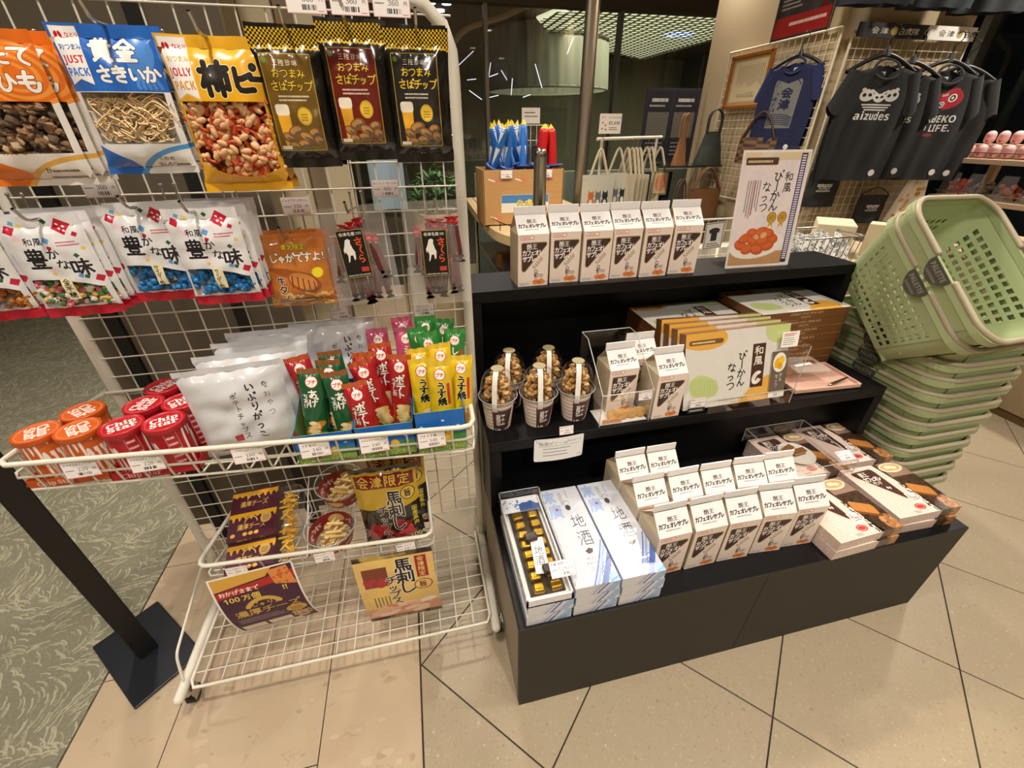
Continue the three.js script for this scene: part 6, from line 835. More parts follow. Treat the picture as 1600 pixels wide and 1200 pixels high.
{ const m = picture(512, 768, (g, w, h) => {
    g.fillStyle = '#17120e'; g.fillRect(0, 0, w, h); g.fillStyle = C(206, 168, 40); g.fillRect(0, 40, w, 330); g.fillStyle = '#17120e'; g.beginPath(); g.moveTo(0, 380); g.quadraticCurveTo(200, 330, 300, 380); g.lineTo(512, 330); g.lineTo(512, 420); g.lineTo(0, 500); g.fill(); g.fillStyle = C(120, 24, 24); g.fillRect(20, 60, 470, 110); write(g, '会津限定', 40, 68, 92, { color: C(226, 190, 70), weight: 1.1, gap: 0.18 });
    for (let i = 0; i < 26; i++) oval(g, rr(60, 420), rr(520, 740), rr(40, 80), rr(24, 50), [C(176, 40, 52), C(150, 28, 40), C(206, 80, 86)][i % 3], rr(-0.6, 0.6)); write(g, '馬刺し', 250, 200, 130, { color: '#161210', weight: 1.3, vertical: true, gap: -0.04, edge: '#f4efe6', edgeWidth: 0.7 }); write(g, 'チップス', 160, 330, 90, { color: '#161210', weight: 1.3, vertical: true, gap: -0.04, edge: '#f4efe6', edgeWidth: 0.7 }); oval(g, 430, 240, 56, 56, C(226, 190, 80), 0, '#2a1a10', 6); write(g, '旨', 396, 206, 64, { color: '#2a1a10', weight: 1.4 }); write(g, '国産馬肉', 440, 380, 44, { color: C(230, 206, 60), weight: 1.1, vertical: true }); latin(g, '100%', 380, 700, 64, '#f0e6c0', { edge: '#2a2a10', edgeWidth: 8 }); });
  const q = bag('horse_meat_chip_bag', 'black and yellow horse meat chip bag in lower basket', 'snack bag', 0.175, 0.265, 0.045, foil(m, { roughness: 0.2, clearcoat: 0.8 }), { ts: 0.012, bs: 0.012, wrinkle: 0.004, group: 'horse meat chip bags' });
  q.position.set(-0.148, LOW, -0.862); q.rotation.set(-0.12, -0.08, 0.03); const c = copy(q); c.position.set(-0.13, LOW, -0.93); c.rotation.set(-0.12, -0.2, 0); c.userData.label = 'black and yellow horse meat chip bag behind the front one'; }
{ const m = picture(512, 724, (g, w, h) => {
    g.fillStyle = '#e9e4da'; g.fillRect(0, 0, w, h); g.fillStyle = C(64, 24, 52); g.fillRect(12, 12, w - 24, h - 24); blob(g, [[12, 12], [380, 12], [330, 70], [12, 110]], C(206, 158, 66)); blob(g, [[12, 120], [500, 60], [500, 120], [12, 180]], C(168, 36, 34)); write(g, 'おかげさまで', 30, 120, 38, { color: '#f2e8da', weight: 1.4 }); latin(g, '100', 40, 226, 60, C(226, 190, 90), { edge: '#2a1020', edgeWidth: 6 }); write(g, '万個', 150, 178, 54, { color: C(226, 190, 90), weight: 1.3 }); latin(g, '!!', 400, 220, 60, C(226, 190, 90));
    blob(g, [[350, 30], [470, 20], [500, 190], [370, 150]], C(214, 132, 66)); for (let i = 0; i < 14; i++) oval(g, rr(370, 480), rr(40, 160), 12, 8, C(186, 96, 40), rnd() * 3); g.strokeStyle = C(206, 170, 80); g.lineWidth = 34; g.beginPath(); g.arc(256, 360, 110, 3.6, 5.8); g.stroke(); write(g, 'じゃり豆', 178, 280, 44, { color: C(206, 170, 80), weight: 1.3 }); write(g, '濃厚チーズ', 60, 336, 78, { color: C(206, 170, 80), weight: 1.1 }); dashes(g, 50, 444, 330, 4, 18, C(196, 180, 196), 6); oval(g, 420, 460, 66, 50, C(206, 166, 70)); dashes(g, 380, 440, 84, 3, 18, C(70, 30, 40), 8); g.fillStyle = C(226, 214, 196); g.fillRect(30, 560, 150, 90); g.fillRect(200, 560, 150, 90); for (let i = 0; i < 90; i++) oval(g, rr(370, 490), rr(520, 610), 9, 7, [C(214, 190, 140), C(196, 168, 116)][i % 2]); oval(g, 420, 640, 40, 24, C(226, 190, 170)); g.fillStyle = '#efe9e2'; g.fillRect(14, 664, 380, 46); dashes(g, 30, 676, 340, 2, 16, C(90, 60, 60), 7); });
  const q = mesh('cheese_poster', sheet(4, 14, (u, v) => { const t = 1 - v; return [(u - 0.5) * 0.205, -0.29 * t * (1 - 0.08 * t), 0.03 * Math.sin(t * 2.2) - 0.04 * t * t]; }), printed(m, 0.5)); q.position.set(-0.518, 0.42, -0.815); q.rotation.set(0, 0.05, 0.05); tag(q, 'purple cheese snack poster hanging below the lower basket', 'poster');
  const n = picture(512, 700, (g, w, h) => { g.fillStyle = '#241a14'; g.fillRect(0, 0, w, h); g.fillStyle = C(222, 186, 120); g.fillRect(0, 40, w, 620); clouds(g, w, 400, 20, [C(232, 200, 130), C(214, 170, 90), C(236, 206, 90)], 30, 100, 0.4); latin(g, 'BASASHI CHIPS', 256, 30, 24, '#c9b890', { align: 'center' }); latin(g, 'BASASHI CHIPS', 256, 688, 24, '#c9b890', { align: 'center' });
    g.fillStyle = C(150, 34, 30); g.fillRect(390, 56, 76, 200); write(g, '会津限定', 404, 64, 44, { color: C(232, 200, 120), weight: 1.1, vertical: true }); g.fillStyle = C(120, 60, 40); g.fillRect(40, 110, 160, 180); for (let i = 0; i < 8; i++) oval(g, rr(60, 180), rr(220, 280), 34, 20, C(176, 44, 52), rnd()); write(g, '馬刺し', 250, 60, 120, { color: '#1a1412', weight: 1.3, vertical: true, gap: -0.05, edge: '#f4efe6', edgeWidth: 0.7 }); write(g, 'チップス', 180, 200, 80, { color: '#1a1412', weight: 1.3, vertical: true, gap: -0.04, edge: '#f4efe6', edgeWidth: 0.7 }); oval(g, 420, 330, 60, 50, null, -0.2, C(110, 40, 30), 7); write(g, '旨', 386, 300, 60, { color: C(110, 40, 30), weight: 1.4 });
    dashesDown(g, 170, 400, 130, 5, 24, '#3a2a1c', 9); g.fillStyle = C(206, 150, 120); g.fillRect(0, 540, w, 120); for (let i = 0; i < 22; i++) oval(g, rr(40, 480), rr(520, 640), rr(40, 90), rr(14, 28), [C(226, 178, 150), C(206, 140, 112), C(236, 200, 176)][i % 3], rr(-0.5, 0.5)); oval(g, 430, 520, 60, 26, '#efe2d4', -0.2); });
  const p = mesh('horse_meat_poster', sheet(4, 10, (u, v) => { const t = 1 - v; return [(u - 0.5) * 0.212, -0.29 * t, 0.012 * Math.sin(t * 3)]; }), printed(n, 0.5)); p.position.set(-0.16, 0.418, -0.79); p.rotation.set(0, -0.03, 0.02); tag(p, 'orange horse meat chip poster hanging below the lower basket', 'poster'); }
// ------------------------------------------------------------------ green shopping baskets
{
  const green = phys(0xa9b688, 0.42, { specularIntensity: 0.5 }), cream = phys(0xaca188, 0.45), greyBadge = printed(picture(256, 128, (g) => { g.fillStyle = C(78, 76, 68); g.fillRect(0, 0, 256, 128); latin(g, 'PALETTE', 128, 58, 50, C(150, 146, 132), { align: 'center', max: 226 }); latin(g, 'GARDENING', 128, 100, 26, C(140, 136, 122), { align: 'center', max: 150 }); }), 0.5);
  const LX = 0.1875, LZ = 0.24, H = 0.235, BX = 0.127, BZ = 0.178;             // half sizes at rim and floor
  // pierced wall between four corners a (low), b (low), c (high), d (high)
  function pierced(a, b, c, d, nu, nv, hu, hv, border, t) {
    const A = V(...a), B = V(...b), Cc = V(...c), D = V(...d), n = B.clone().sub(A).cross(D.clone().sub(A)).normalize().multiplyScalar(t);
    const P = (u, v, k) => { const p = A.clone().lerp(B, u).lerp(D.clone().lerp(Cc, u), v); if (k) p.add(n); return [p.x, p.y, p.z]; };
    const us = [0, border[0]], vs = [0, border[1]], cu = (1 - 2 * border[0]) / nu, cv = (1 - border[1] - border[2]) / nv;
    for (let i = 0; i < nu; i++) us.push(border[0] + cu * (i + (1 - hu) / 2), border[0] + cu * (i + (1 + hu) / 2)); us.push(1 - border[0], 1); for (let i = 0; i < nv; i++) vs.push(border[1] + cv * (i + (1 - hv) / 2), border[1] + cv * (i + (1 + hv) / 2)); vs.push(1 - border[2], 1);
    const q = new Quads();
    const hole = (i, j) => i >= 2 && i < 2 + 2 * nu && j >= 2 && j < 2 + 2 * nv && (i - 2) % 2 === 0 && (j - 2) % 2 === 0;
    for (let i = 0; i < us.length - 1; i++) for (let j = 0; j < vs.length - 1; j++) { const u0 = us[i], u1 = us[i + 1], v0 = vs[j], v1 = vs[j + 1]; if (hole(i, j)) { q.quad(P(u0, v0, 0), P(u1, v0, 0), P(u1, v0, 1), P(u0, v0, 1)); q.quad(P(u0, v1, 0), P(u1, v1, 0), P(u1, v1, 1), P(u0, v1, 1)); q.quad(P(u0, v0, 0), P(u0, v1, 0), P(u0, v1, 1), P(u0, v0, 1)); q.quad(P(u1, v0, 0), P(u1, v1, 0), P(u1, v1, 1), P(u1, v0, 1)); } else { q.quad(P(u0, v0, 0), P(u1, v0, 0), P(u1, v1, 0), P(u0, v1, 0)); q.quad(P(u0, v0, 1), P(u1, v0, 1), P(u1, v1, 1), P(u0, v1, 1)); } }
    return q.done();
  }
  const q = thing('shopping_basket', 'green plastic shopping basket', 'shopping basket', [0, 0, 0]);
  const r0 = 0.05, rb = 0.045, t = 0.0025, hr = H - 0.012; const parts = [];
  const lx = LX - 0.008, lz = LZ - 0.008;
  for (const s of [-1, 1]) {
    parts.push(pierced([s * BX, 0, -(BZ - rb)], [s * BX, 0, BZ - rb], [s * lx, hr, lz - r0], [s * lx, hr, -(lz - r0)], 12, 7, 0.6, 0.56, [0.02, 0.06, 0.16], -s * t));
    parts.push(pierced([-(BX - rb), 0, s * BZ], [BX - rb, 0, s * BZ], [lx - r0, hr, s * lz], [-(lx - r0), hr, s * lz], 8, 6, 0.58, 0.56, [0.02, 0.06, 0.26], s * t));
  }
  for (const sx of [-1, 1]) for (const sz of [-1, 1]) parts.push(sheet(6, 4, (u, v) => { const a = u * Math.PI / 2, cx = BX + (lx - BX) * v, cz = BZ + (lz - BZ) * v, r = rb + (r0 - rb) * v; return [sx * (cx - r + r * Math.sin(a)), hr * v, sz * (cz - r + r * Math.cos(a))]; }));
  parts.push(pierced([-BX, 0, BZ - 0.0], [BX, 0, BZ - 0.0], [BX, 0, -BZ], [-BX, 0, -BZ], 8, 11, 0.58, 0.58, [0.05, 0.05, 0.05], t));
  mesh('body', gm(parts), green, q);
  const ring = (hx, hz, r, y) => { const o = []; for (const [sx, sz, a0] of [[1, 1, 0], [-1, 1, 1], [-1, -1, 2], [1, -1, 3]]) for (let k = 0; k <= 6; k++) { const a = (a0 + k / 6) * Math.PI / 2; o.push([sx * (hx - r) + r * Math.cos(a), y, sz * (hz - r) + r * Math.sin(a)]); } return o; };
  { const o = [], shp = (hx, hz, r) => { const s = new THREE.Shape(); ring(hx, hz, r, 0).forEach(([x, , z], i) => i ? s.lineTo(x, z) : s.moveTo(x, z)); return s; }; const s = shp(LX, LZ, 0.058); const hole = new THREE.Path(); ring(LX - 0.011, LZ - 0.011, 0.05, 0).forEach(([x, , z], i) => i ? hole.lineTo(x, z) : hole.moveTo(x, z)); s.holes.push(hole); mesh('rim', new THREE.ExtrudeGeometry(s, { depth: 0.02, bevelEnabled: false }).rotateX(Math.PI / 2).translate(0, H, 0), green, q); }
  // two folding handles lying on the rim, broken at the badge
  for (const s of [-1, 1]) {
    const e = 0.052, pts = [[-LX + 0.004, H + 0.004, s * e], [-LX + 0.004, H + 0.004, s * (LZ - 0.05)], [-LX + 0.05, H + 0.004, s * (LZ - 0.002)], [LX - 0.05, H + 0.004, s * (LZ - 0.002)], [LX - 0.004, H + 0.004, s * (LZ - 0.05)], [LX - 0.004, H + 0.004, s * e]];
    mesh('handle', bentTube(pts, 0.0085, 0.045, 8, 6), cream, q); for (const k of [0, 5]) mesh('handle_grip', new THREE.SphereGeometry(0.0085, 8, 6).translate(...pts[k]), cream, q);
  }
  { const sh = new THREE.Shape(); sh.moveTo(-0.044, 0.014); sh.lineTo(0.044, 0.014); sh.lineTo(0.044, 0); sh.quadraticCurveTo(0.03, -0.032, 0, -0.034); sh.quadraticCurveTo(-0.03, -0.032, -0.044, 0); sh.closePath(); for (const s of [-1, 1]) { const g = new THREE.ExtrudeGeometry(sh, { depth: 0.004, bevelEnabled: false }); const p = g.attributes.position, uv = g.attributes.uv; for (let i = 0; i < p.count; i++) uv.setXY(i, p.getX(i) / 0.088 + 0.5, (p.getY(i) + 0.034) / 0.05); g.translate(0, H - 0.014, LX - 0.001).rotateY(s * Math.PI / 2); mesh('badge', g, greyBadge, q); } }
  let first = true;
  for (let k = 0; k < 11; k++) { const c = first ? q : copy(q); first = false; c.position.set(1.757 + rr(-0.004, 0.004), 0.005 + k * 0.0575, -1.05 + rr(-0.004, 0.004)); c.rotation.y = rr(-0.012, 0.012); c.userData.label = 'green shopping basket in the upright stack, ' + ORD[k] + ' from the floor'; c.userData.group = 'nested upright baskets'; }
  // two baskets tipped over on the stack
  const A = V(1.452, 1.213, -1.075), B = V(1.826, 1.205, -1.103), D = V(1.473, 0.889, -0.721);
  const ex = B.clone().sub(A).normalize(), ez = D.clone().sub(A).normalize(), ey = ez.clone().cross(ex).normalize(); const M = new THREE.Matrix4().makeBasis(ex, ey, ez), Q = new THREE.Quaternion().setFromRotationMatrix(M);
  const rim = A.clone().add(B).add(D).add(B.clone().add(D).sub(A)).multiplyScalar(0.25);
  [['green shopping basket tipped open on top of the stack', 0], ['tipped green shopping basket holding another tipped basket', 0.066]].forEach(([l, k]) => { const c = copy(q); c.quaternion.copy(Q); c.position.copy(rim.clone().addScaledVector(ey, -H - k).addScaledVector(ex, k * 0.2)); c.userData.label = l; delete c.userData.group; });
}
// ------------------------------------------------------------------ pillar with mesh panels and shirts
const beige = std(0xb7a484, 0.85), cloth = (c) => phys(c, 0.9, { sheen: 0.12, sheenRoughness: 0.6, sheenColor: new THREE.Color(0x888888) });
structure('pillar', box(0.87, 2.75, 1.2, 2.815, 1.375, -3.06), beige, 'beige pillar carrying mesh panels of shirts');
function meshPanel(label, pos, ry, w, h, step) { const q = thing('mesh_panel', label, 'mesh panel', pos, ry); const fr = phys(0xd6ccb2, 0.4); mesh('frame', gm([rod([-w / 2, 0, 0], [w / 2, 0, 0], 0.007, 8), rod([-w / 2, h, 0], [w / 2, h, 0], 0.007, 8), rod([-w / 2, 0, 0], [-w / 2, h, 0], 0.007, 8), rod([w / 2, 0, 0], [w / 2, h, 0], 0.007, 8)]), fr, q); const a = rod([0, 0, 0], [0, h, 0], 0.002, 5), b = rod([-w / 2, 0, 0], [w / 2, 0, 0], 0.002, 5); for (let x = -w / 2 + step; x < w / 2 - 0.01; x += step) mesh('upright_wire', a, fr, q).position.x = x; for (let y = step; y < h - 0.01; y += step) mesh('cross_wire', b, fr, q).position.y = y; return q; }
meshPanel('cream mesh panel carrying black shirts on the pillar', [2.82, 0.72, -2.43], 0, 0.8, 1.12, 0.05);
meshPanel('cream mesh panel carrying certificate and navy shirt', [2.355, 0.95, -2.9], -Math.PI / 2, 0.92, 0.91, 0.05);
function shirt(label, group, color, map, pos, ry, s = 1, rz = 0) {
  const q = thing('t_shirt', label, 'shirt', pos, ry, group); q.scale.setScalar(s); q.rotation.z = rz;
  const mat = cloth(color), front = map ? phys(0xdddddd, 0.9, { map }) : mat, f = rnd() * 20; const L = 0.66;
  const torso = (k) => (u, v) => { const t = 1 - v, sx = 2 * u - 1, hw = t < 0.04 ? 0.075 + (t / 0.04) * 0.11 : t < 0.2 ? 0.185 + (t - 0.04) * 0.2 : 0.217 + 0.02 * Math.sin(t * 3); const neck = t < 0.3 ? Math.max(0, 1 - Math.abs(sx) * hw / 0.085) * (k > 0 ? 0.085 : 0.02) * (1 - t / 0.3) : 0; const fold = 0.012 * Math.sin(sx * 9 + f + t * 2) * Math.min(1, t * 2) + 0.008 * noise.noise(sx * 2 + f, t * 3, k); return [sx * hw, -t * L - neck - Math.max(0, Math.abs(sx) - 0.35) * (t < 0.3 ? 0.05 * (1 - t / 0.3) : 0), k * (0.018 + 0.03 * (1 - sx * sx) * (0.4 + t * 0.6)) + fold * (1 - 0.2 * Math.abs(sx))]; };
  mesh('front_panel', sheet(24, 26, torso(1)), front, q); mesh('back_panel', sheet(20, 20, torso(-1)), mat, q);
  for (const k of [-1, 1]) mesh('sleeve', sheet(12, 8, (u, v) => { const a = u * Math.PI * 2, t = v, c = [k * (0.165 + 0.075 * t), -0.055 - 0.215 * t, 0], r = 0.075 - 0.0 * t; return [c[0] + k * Math.cos(a) * r * 0.62, c[1] + Math.cos(a) * 0.02 + 0.018 * Math.sin(a * 2 + f) * t, Math.sin(a) * 0.035]; }), mat, q);
  mesh('collar', new THREE.TorusGeometry(0.078, 0.009, 6, 28).scale(1, 0.75, 0.3).rotateX(-0.45).translate(0, -0.038, 0.016), mat, q);
  mesh('neck_label', box(0.035, 0.03, 0.001, 0, -0.062, -0.018), std(0xd8d4d0, 0.7), q);
  if (map) mesh('hem_sticker', new THREE.CylinderGeometry(0.02, 0.02, 0.001, 20).rotateX(Math.PI / 2).translate(0.13, -0.61, 0.052), std(0xdcd8d2, 0.5), q);
  return q;
}
function hanger(label, pos, ry, s = 1) { const q = thing('clothes_hanger', label, 'hanger', pos, ry, 'black plastic hangers'); q.scale.setScalar(s); mesh('yoke', tube([[-0.2, -0.085, 0], [-0.1, -0.03, 0], [0, 0, 0], [0.1, -0.03, 0], [0.2, -0.085, 0]], 0.012, 24, 8), std(0x17171b, 0.4), q); mesh('neck', new THREE.ConeGeometry(0.03, 0.06, 12).scale(1, 1, 0.5).translate(0, 0.022, 0), std(0x17171b, 0.4), q); mesh('hook', tube([[0, 0.04, 0], [0, 0.075, 0], [0.022, 0.095, 0], [0.032, 0.12, 0], [0.012, 0.14, 0], [-0.014, 0.13, 0]], 0.003, 20, 6), std(0x2a2a2c, 0.3, { metalness: 0.8 }), q); return q; }
const shirtMap = (draw) => picture(512, 768, (g, w, h) => { g.fillStyle = C(30, 31, 34); g.fillRect(0, 0, w, h); draw(g); });
const ox = (g, x, y, s, c, e) => { oval(g, x, y, 46 * s, 40 * s, c); oval(g, x - 34 * s, y - 36 * s, 14 * s, 10 * s, c); oval(g, x + 30 * s, y - 38 * s, 14 * s, 10 * s, c); oval(g, x - 16 * s, y, 12 * s, 12 * s, e); oval(g, x + 20 * s, y - 4 * s, 12 * s, 12 * s, e); oval(g, x - 16 * s, y, 5 * s, 6 * s, '#111'); oval(g, x + 20 * s, y - 4 * s, 5 * s, 6 * s, '#111'); };
const mapA = shirtMap((g) => { for (const [x, y] of [[170, 200], [342, 200], [256, 206]]) { g.lineWidth = 8; ox(g, x, y, 1.0, '#e6e4e0', '#1e1f22'); } g.fillStyle = C(30, 31, 34); g.fillRect(150, 246, 220, 8); g.fillStyle = '#e6e4e0'; for (const y of [256, 272, 288]) g.fillRect(158 + (y - 256) * 0.7, y, 200 - (y - 256) * 1.4, 9); latin(g, 'aizudes', 256, 356, 72, '#efeeec', { align: 'center', max: 240 }); });
const mapB = shirtMap((g) => { oval(g, 300, 190, 100, 78, C(180, 30, 52)); oval(g, 190, 180, 52, 44, C(150, 20, 44)); for (const [x, y, r] of [[330, 190, 30], [262, 234, 24], [190, 186, 14]]) { oval(g, x, y, r, r, '#efece8'); oval(g, x, y, r * 0.62, r * 0.7, '#16161a'); oval(g, x, y, r * 0.3, r * 0.36, '#efece8'); } g.fillStyle = '#efece8'; for (const k of [0, 1, 2]) g.fillRect(250 + k * 16, 128 + k * 4, 8, 24); latin(g, 'AKABEKO', 256, 356, 66, '#efeeec', { align: 'center', max: 300 }); latin(g, 'NO LIFE.', 256, 418, 66, '#efeeec', { align: 'center', max: 280 }); latin(g, 'FUKUSHIMA', 210, 452, 28, C(206, 40, 64), { align: 'center' }); });
const mapC = shirtMap((g) => { g.fillStyle = '#e6e4e0'; for (let i = 0; i < 5; i++) { g.fillRect(180, 150 + i * 38, 60, 26); oval(g, 290, 164 + i * 38, 34, 14, i % 2 ? C(196, 60, 44) : '#e6e4e0'); } oval(g, 256, 380, 70, 44, C(206, 74, 30)); oval(g, 270, 376, 14, 14, '#efece8'); latin(g, 'YES', 256, 460, 44, '#efeeec', { align: 'center' }); });
hanger('black hanger carrying the shirt with white ox heads', [2.575, 1.735, -2.33], -0.25, 0.9); shirt('black shirt with three white ox heads and lettering', undefined, 0x1d1e20, mapA, [2.575, 1.7, -2.3], -0.25, 0.86, -0.02);
hanger('black hanger tucked between the two front shirts', [2.8, 1.71, -2.36], -0.35, 0.85); shirt('black shirt half hidden between the two printed ones', undefined, 0x1d1e20, mapA, [2.8, 1.675, -2.355], -0.35, 0.82);
hanger('black hanger carrying the shirt with red ox', [3.03, 1.72, -2.34], -0.3, 0.9); shirt('black shirt with a red ox above white lettering', undefined, 0x1d1e20, mapB, [3.03, 1.685, -2.31], -0.3, 0.85);
hanger('black hanger at the window end of the panel', [3.2, 1.7, -2.37], -0.5, 0.85); shirt('black shirt with orange and white print by window', undefined, 0x1d1e20, mapC, [3.2, 1.67, -2.35], -0.5, 0.84);
for (const [x, z, r, c, l] of [[2.42, -2.36, -0.2, 0x232733, 'dark shirt hung above the sign beside the corner poster'], [2.8, -2.36, -0.2, 0x2b333d, 'slate shirt hung above the middle of the sign'], [3.18, -2.38, -0.4, 0x1f2326, 'dark shirt hung above the window end of the sign']]) { shirt(l, undefined, c, null, [x, 2.5, z], r, 0.86); }
{ const navy = picture(512, 768, (g, w, h) => { g.fillStyle = C(28, 36, 78); g.fillRect(0, 0, w, h); roundRect(g, 130, 150, 250, 400, 10, C(130, 132, 128)); write(g, '会津', 220, 210, 90, { color: C(28, 36, 78), weight: 1.7, vertical: true }); g.strokeStyle = C(28, 36, 78); g.lineWidth = 7; g.beginPath(); g.arc(255, 240, 120, 3.5, 5.9); g.stroke(); for (let i = 0; i < 6; i++) { g.beginPath(); g.moveTo(140, 450 + i * 16); g.quadraticCurveTo(220, 410 + i * 18, 370, 460 + i * 14); g.stroke(); } for (let i = 0; i < 14; i++) oval(g, rr(140, 190), rr(260, 520), 14, 8, C(70, 76, 100), rnd() * 3); });
  const s = shirt('navy shirt with a large grey print beside certificate', undefined, 0x1c2450, navy, [2.3, 1.74, -2.64], -Math.PI / 2 + 0.35, 0.72); hanger('black hanger carrying the navy shirt', [2.31, 1.765, -2.64], -Math.PI / 2 + 0.35, 0.75); }
{ const m = picture(512, 384, (g, w, h) => { g.fillStyle = C(190, 160, 118); g.fillRect(0, 0, w, h); g.fillStyle = C(222, 208, 172); g.fillRect(40, 36, w - 80, h - 72); dashesDown(g, 440, 70, 170, 14, 26, C(90, 80, 60), 6); g.strokeStyle = C(130, 120, 90); g.lineWidth = 4; for (let i = 0; i < 12; i++) { g.beginPath(); g.arc(150 + i * 20, 300, rr(8, 20), 0, 5); g.stroke(); } });
  const q = thing('framed_certificate', 'framed certificate in orange-brown wood on mesh panel', 'picture frame', [2.335, 1.52, -3.08], -Math.PI / 2); const wd = phys(0x9a5f24, 0.4), W = 0.4, H = 0.31; mesh('certificate', card(W - 0.03, H - 0.03, 0.002).translate(0, 0.015, 0.002), printed(m, 0.3), q); for (const [x, y, w, h] of [[0, 0.01, W, 0.022], [0, H - 0.01, W, 0.022], [-W / 2 + 0.01, H / 2, 0.022, H], [W / 2 - 0.01, H / 2, 0.022, H]]) mesh('moulding', rbox(w, h, 0.02, 0.004, x, y, 0.005), wd, q); }
{ const m = picture(512, 512, (g, w, h) => { g.fillStyle = C(52, 48, 48); g.fillRect(0, 0, w, h); clouds(g, w, 360, 20, [C(74, 70, 72), C(36, 34, 34)], 40, 120, 0.4); g.fillStyle = C(150, 34, 30); g.fillRect(0, 384, w, 110); dashes(g, 150, 420, 330, 1, 20, '#e8dcd4', 18); latin(g, '50', 60, 240, 110, C(120, 110, 50)); dashes(g, 40, 290, 200, 3, 22, '#b8b0aa', 9); blob(g, [[400, 384], [420, 350], [440, 340], [462, 352], [480, 384]], C(90, 24, 22)); });
  const q = thing('event_poster', 'dark event poster with a red band on pillar', 'poster', [2.352, 1.862, -2.76], -Math.PI / 2); mesh('sheet', card(0.42, 0.45, 0.002), printed(m, 0.35), q); for (const x of [-0.212, 0.212]) mesh('edge_strip', box(0.008, 0.46, 0.006, x, 0.225, 0), chrome, q); }
{ const m = picture(1024, 128, (g) => { g.fillStyle = C(38, 38, 42); g.fillRect(0, 0, 560, 128); blob(g, [[560, 0], [600, 0], [540, 128], [500, 128]], '#e8e4de'); g.fillStyle = '#e8e4de'; g.fillRect(590, 0, 434, 128); g.fillStyle = C(38, 38, 42); blob(g, [[0, 0], [590, 0], [540, 128], [0, 128]], C(38, 38, 42)); for (const [x, c, k] of [[110, '#e8e4de', C(180, 150, 60)], [690, '#2a2a2e', C(170, 150, 110)]]) { write(g, '会津', x, 36, 60, { color: c, weight: 1.0, gap: 0.3 }); oval(g, x + 190, 66, 28, 38, k); write(g, '白虎隊', x + 226, 36, 58, { color: c, weight: 1.0, gap: 0.02 }); } });
  const q = mesh('banner_sign', new Quads().block(-0.4, 0.4, 0, 0.062, -0.004, 0.004, { front: [0, 0, 1, 1] }).done(), printed(m, 0.6)); q.position.set(2.82, 1.816, -2.408); tag(q, 'black and white banner sign above the shirts', 'sign'); }
{ const m = shirtMap((g) => { for (const [x, y] of [[180, 300], [332, 300], [256, 306]]) ox(g, x, y, 0.9, '#d8d6d2', '#1e1f22'); g.fillStyle = '#d8d6d2'; for (const y of [352, 366]) g.fillRect(170, y, 180, 8); latin(g, 'aizudes', 256, 430, 66, '#e6e4e2', { align: 'center', max: 230 }); });
  const mk = (name, label, w, h, pos, ry) => { const q = thing(name, label, 'cloth bag', pos, ry); mesh('pouch', gm([sheet(10, 12, (u, v) => [(u - 0.5) * w, v * h, 0.02 * Math.sin(u * 3.1) + 0.006 * noise.noise(u * 4, v * 5, w * 40)]), sheet(6, 6, (u, v) => [(u - 0.5) * w, v * h, -0.004])]), phys(0xffffff, 0.7, { map: m }), q); mesh('drawcord', tube([[-w / 2, h, 0], [-w / 4, h + 0.03, 0], [0, h + 0.045, 0], [w / 4, h + 0.03, 0], [w / 2, h, 0]], 0.003, 14, 5), std(0x1a1a1c, 0.7), q); };
  mk('drawstring_bag', 'small black drawstring bag with ox heads below shirts', 0.2, 0.2, [2.49, 0.975, -2.36], -0.2); mk('drawstring_bag', 'rounded black pouch with yellow tags lower on the panel', 0.2, 0.17, [2.93, 0.86, -2.37], -0.1); }
{ const m = picture(256, 512, (g, w, h) => { g.fillStyle = '#e9e2d8'; g.fillRect(0, 0, w, h); for (let i = 0; i < 26; i++) { const x = rr(20, 236), y = rr(10, 500); if (i % 2) oval(g, x, y, 24, 20, C(222, 178, 110)); else { g.fillStyle = C(206, 140, 50); g.fillRect(x - 14, y - 14, 30, 28); } } });
  const q = mesh('patterned_towel', sheet(8, 12, (u, v) => [(u - 0.5) * (0.08 + 0.12 * (1 - v)), v * 0.3, 0.015 * Math.sin(u * 8)]), printed(m, 0.9)); q.position.set(3.13, 0.87, -2.3); q.rotation.set(0, -0.4, 0); tag(q, 'white towel with orange shapes hanging at panel edge', 'towel'); }
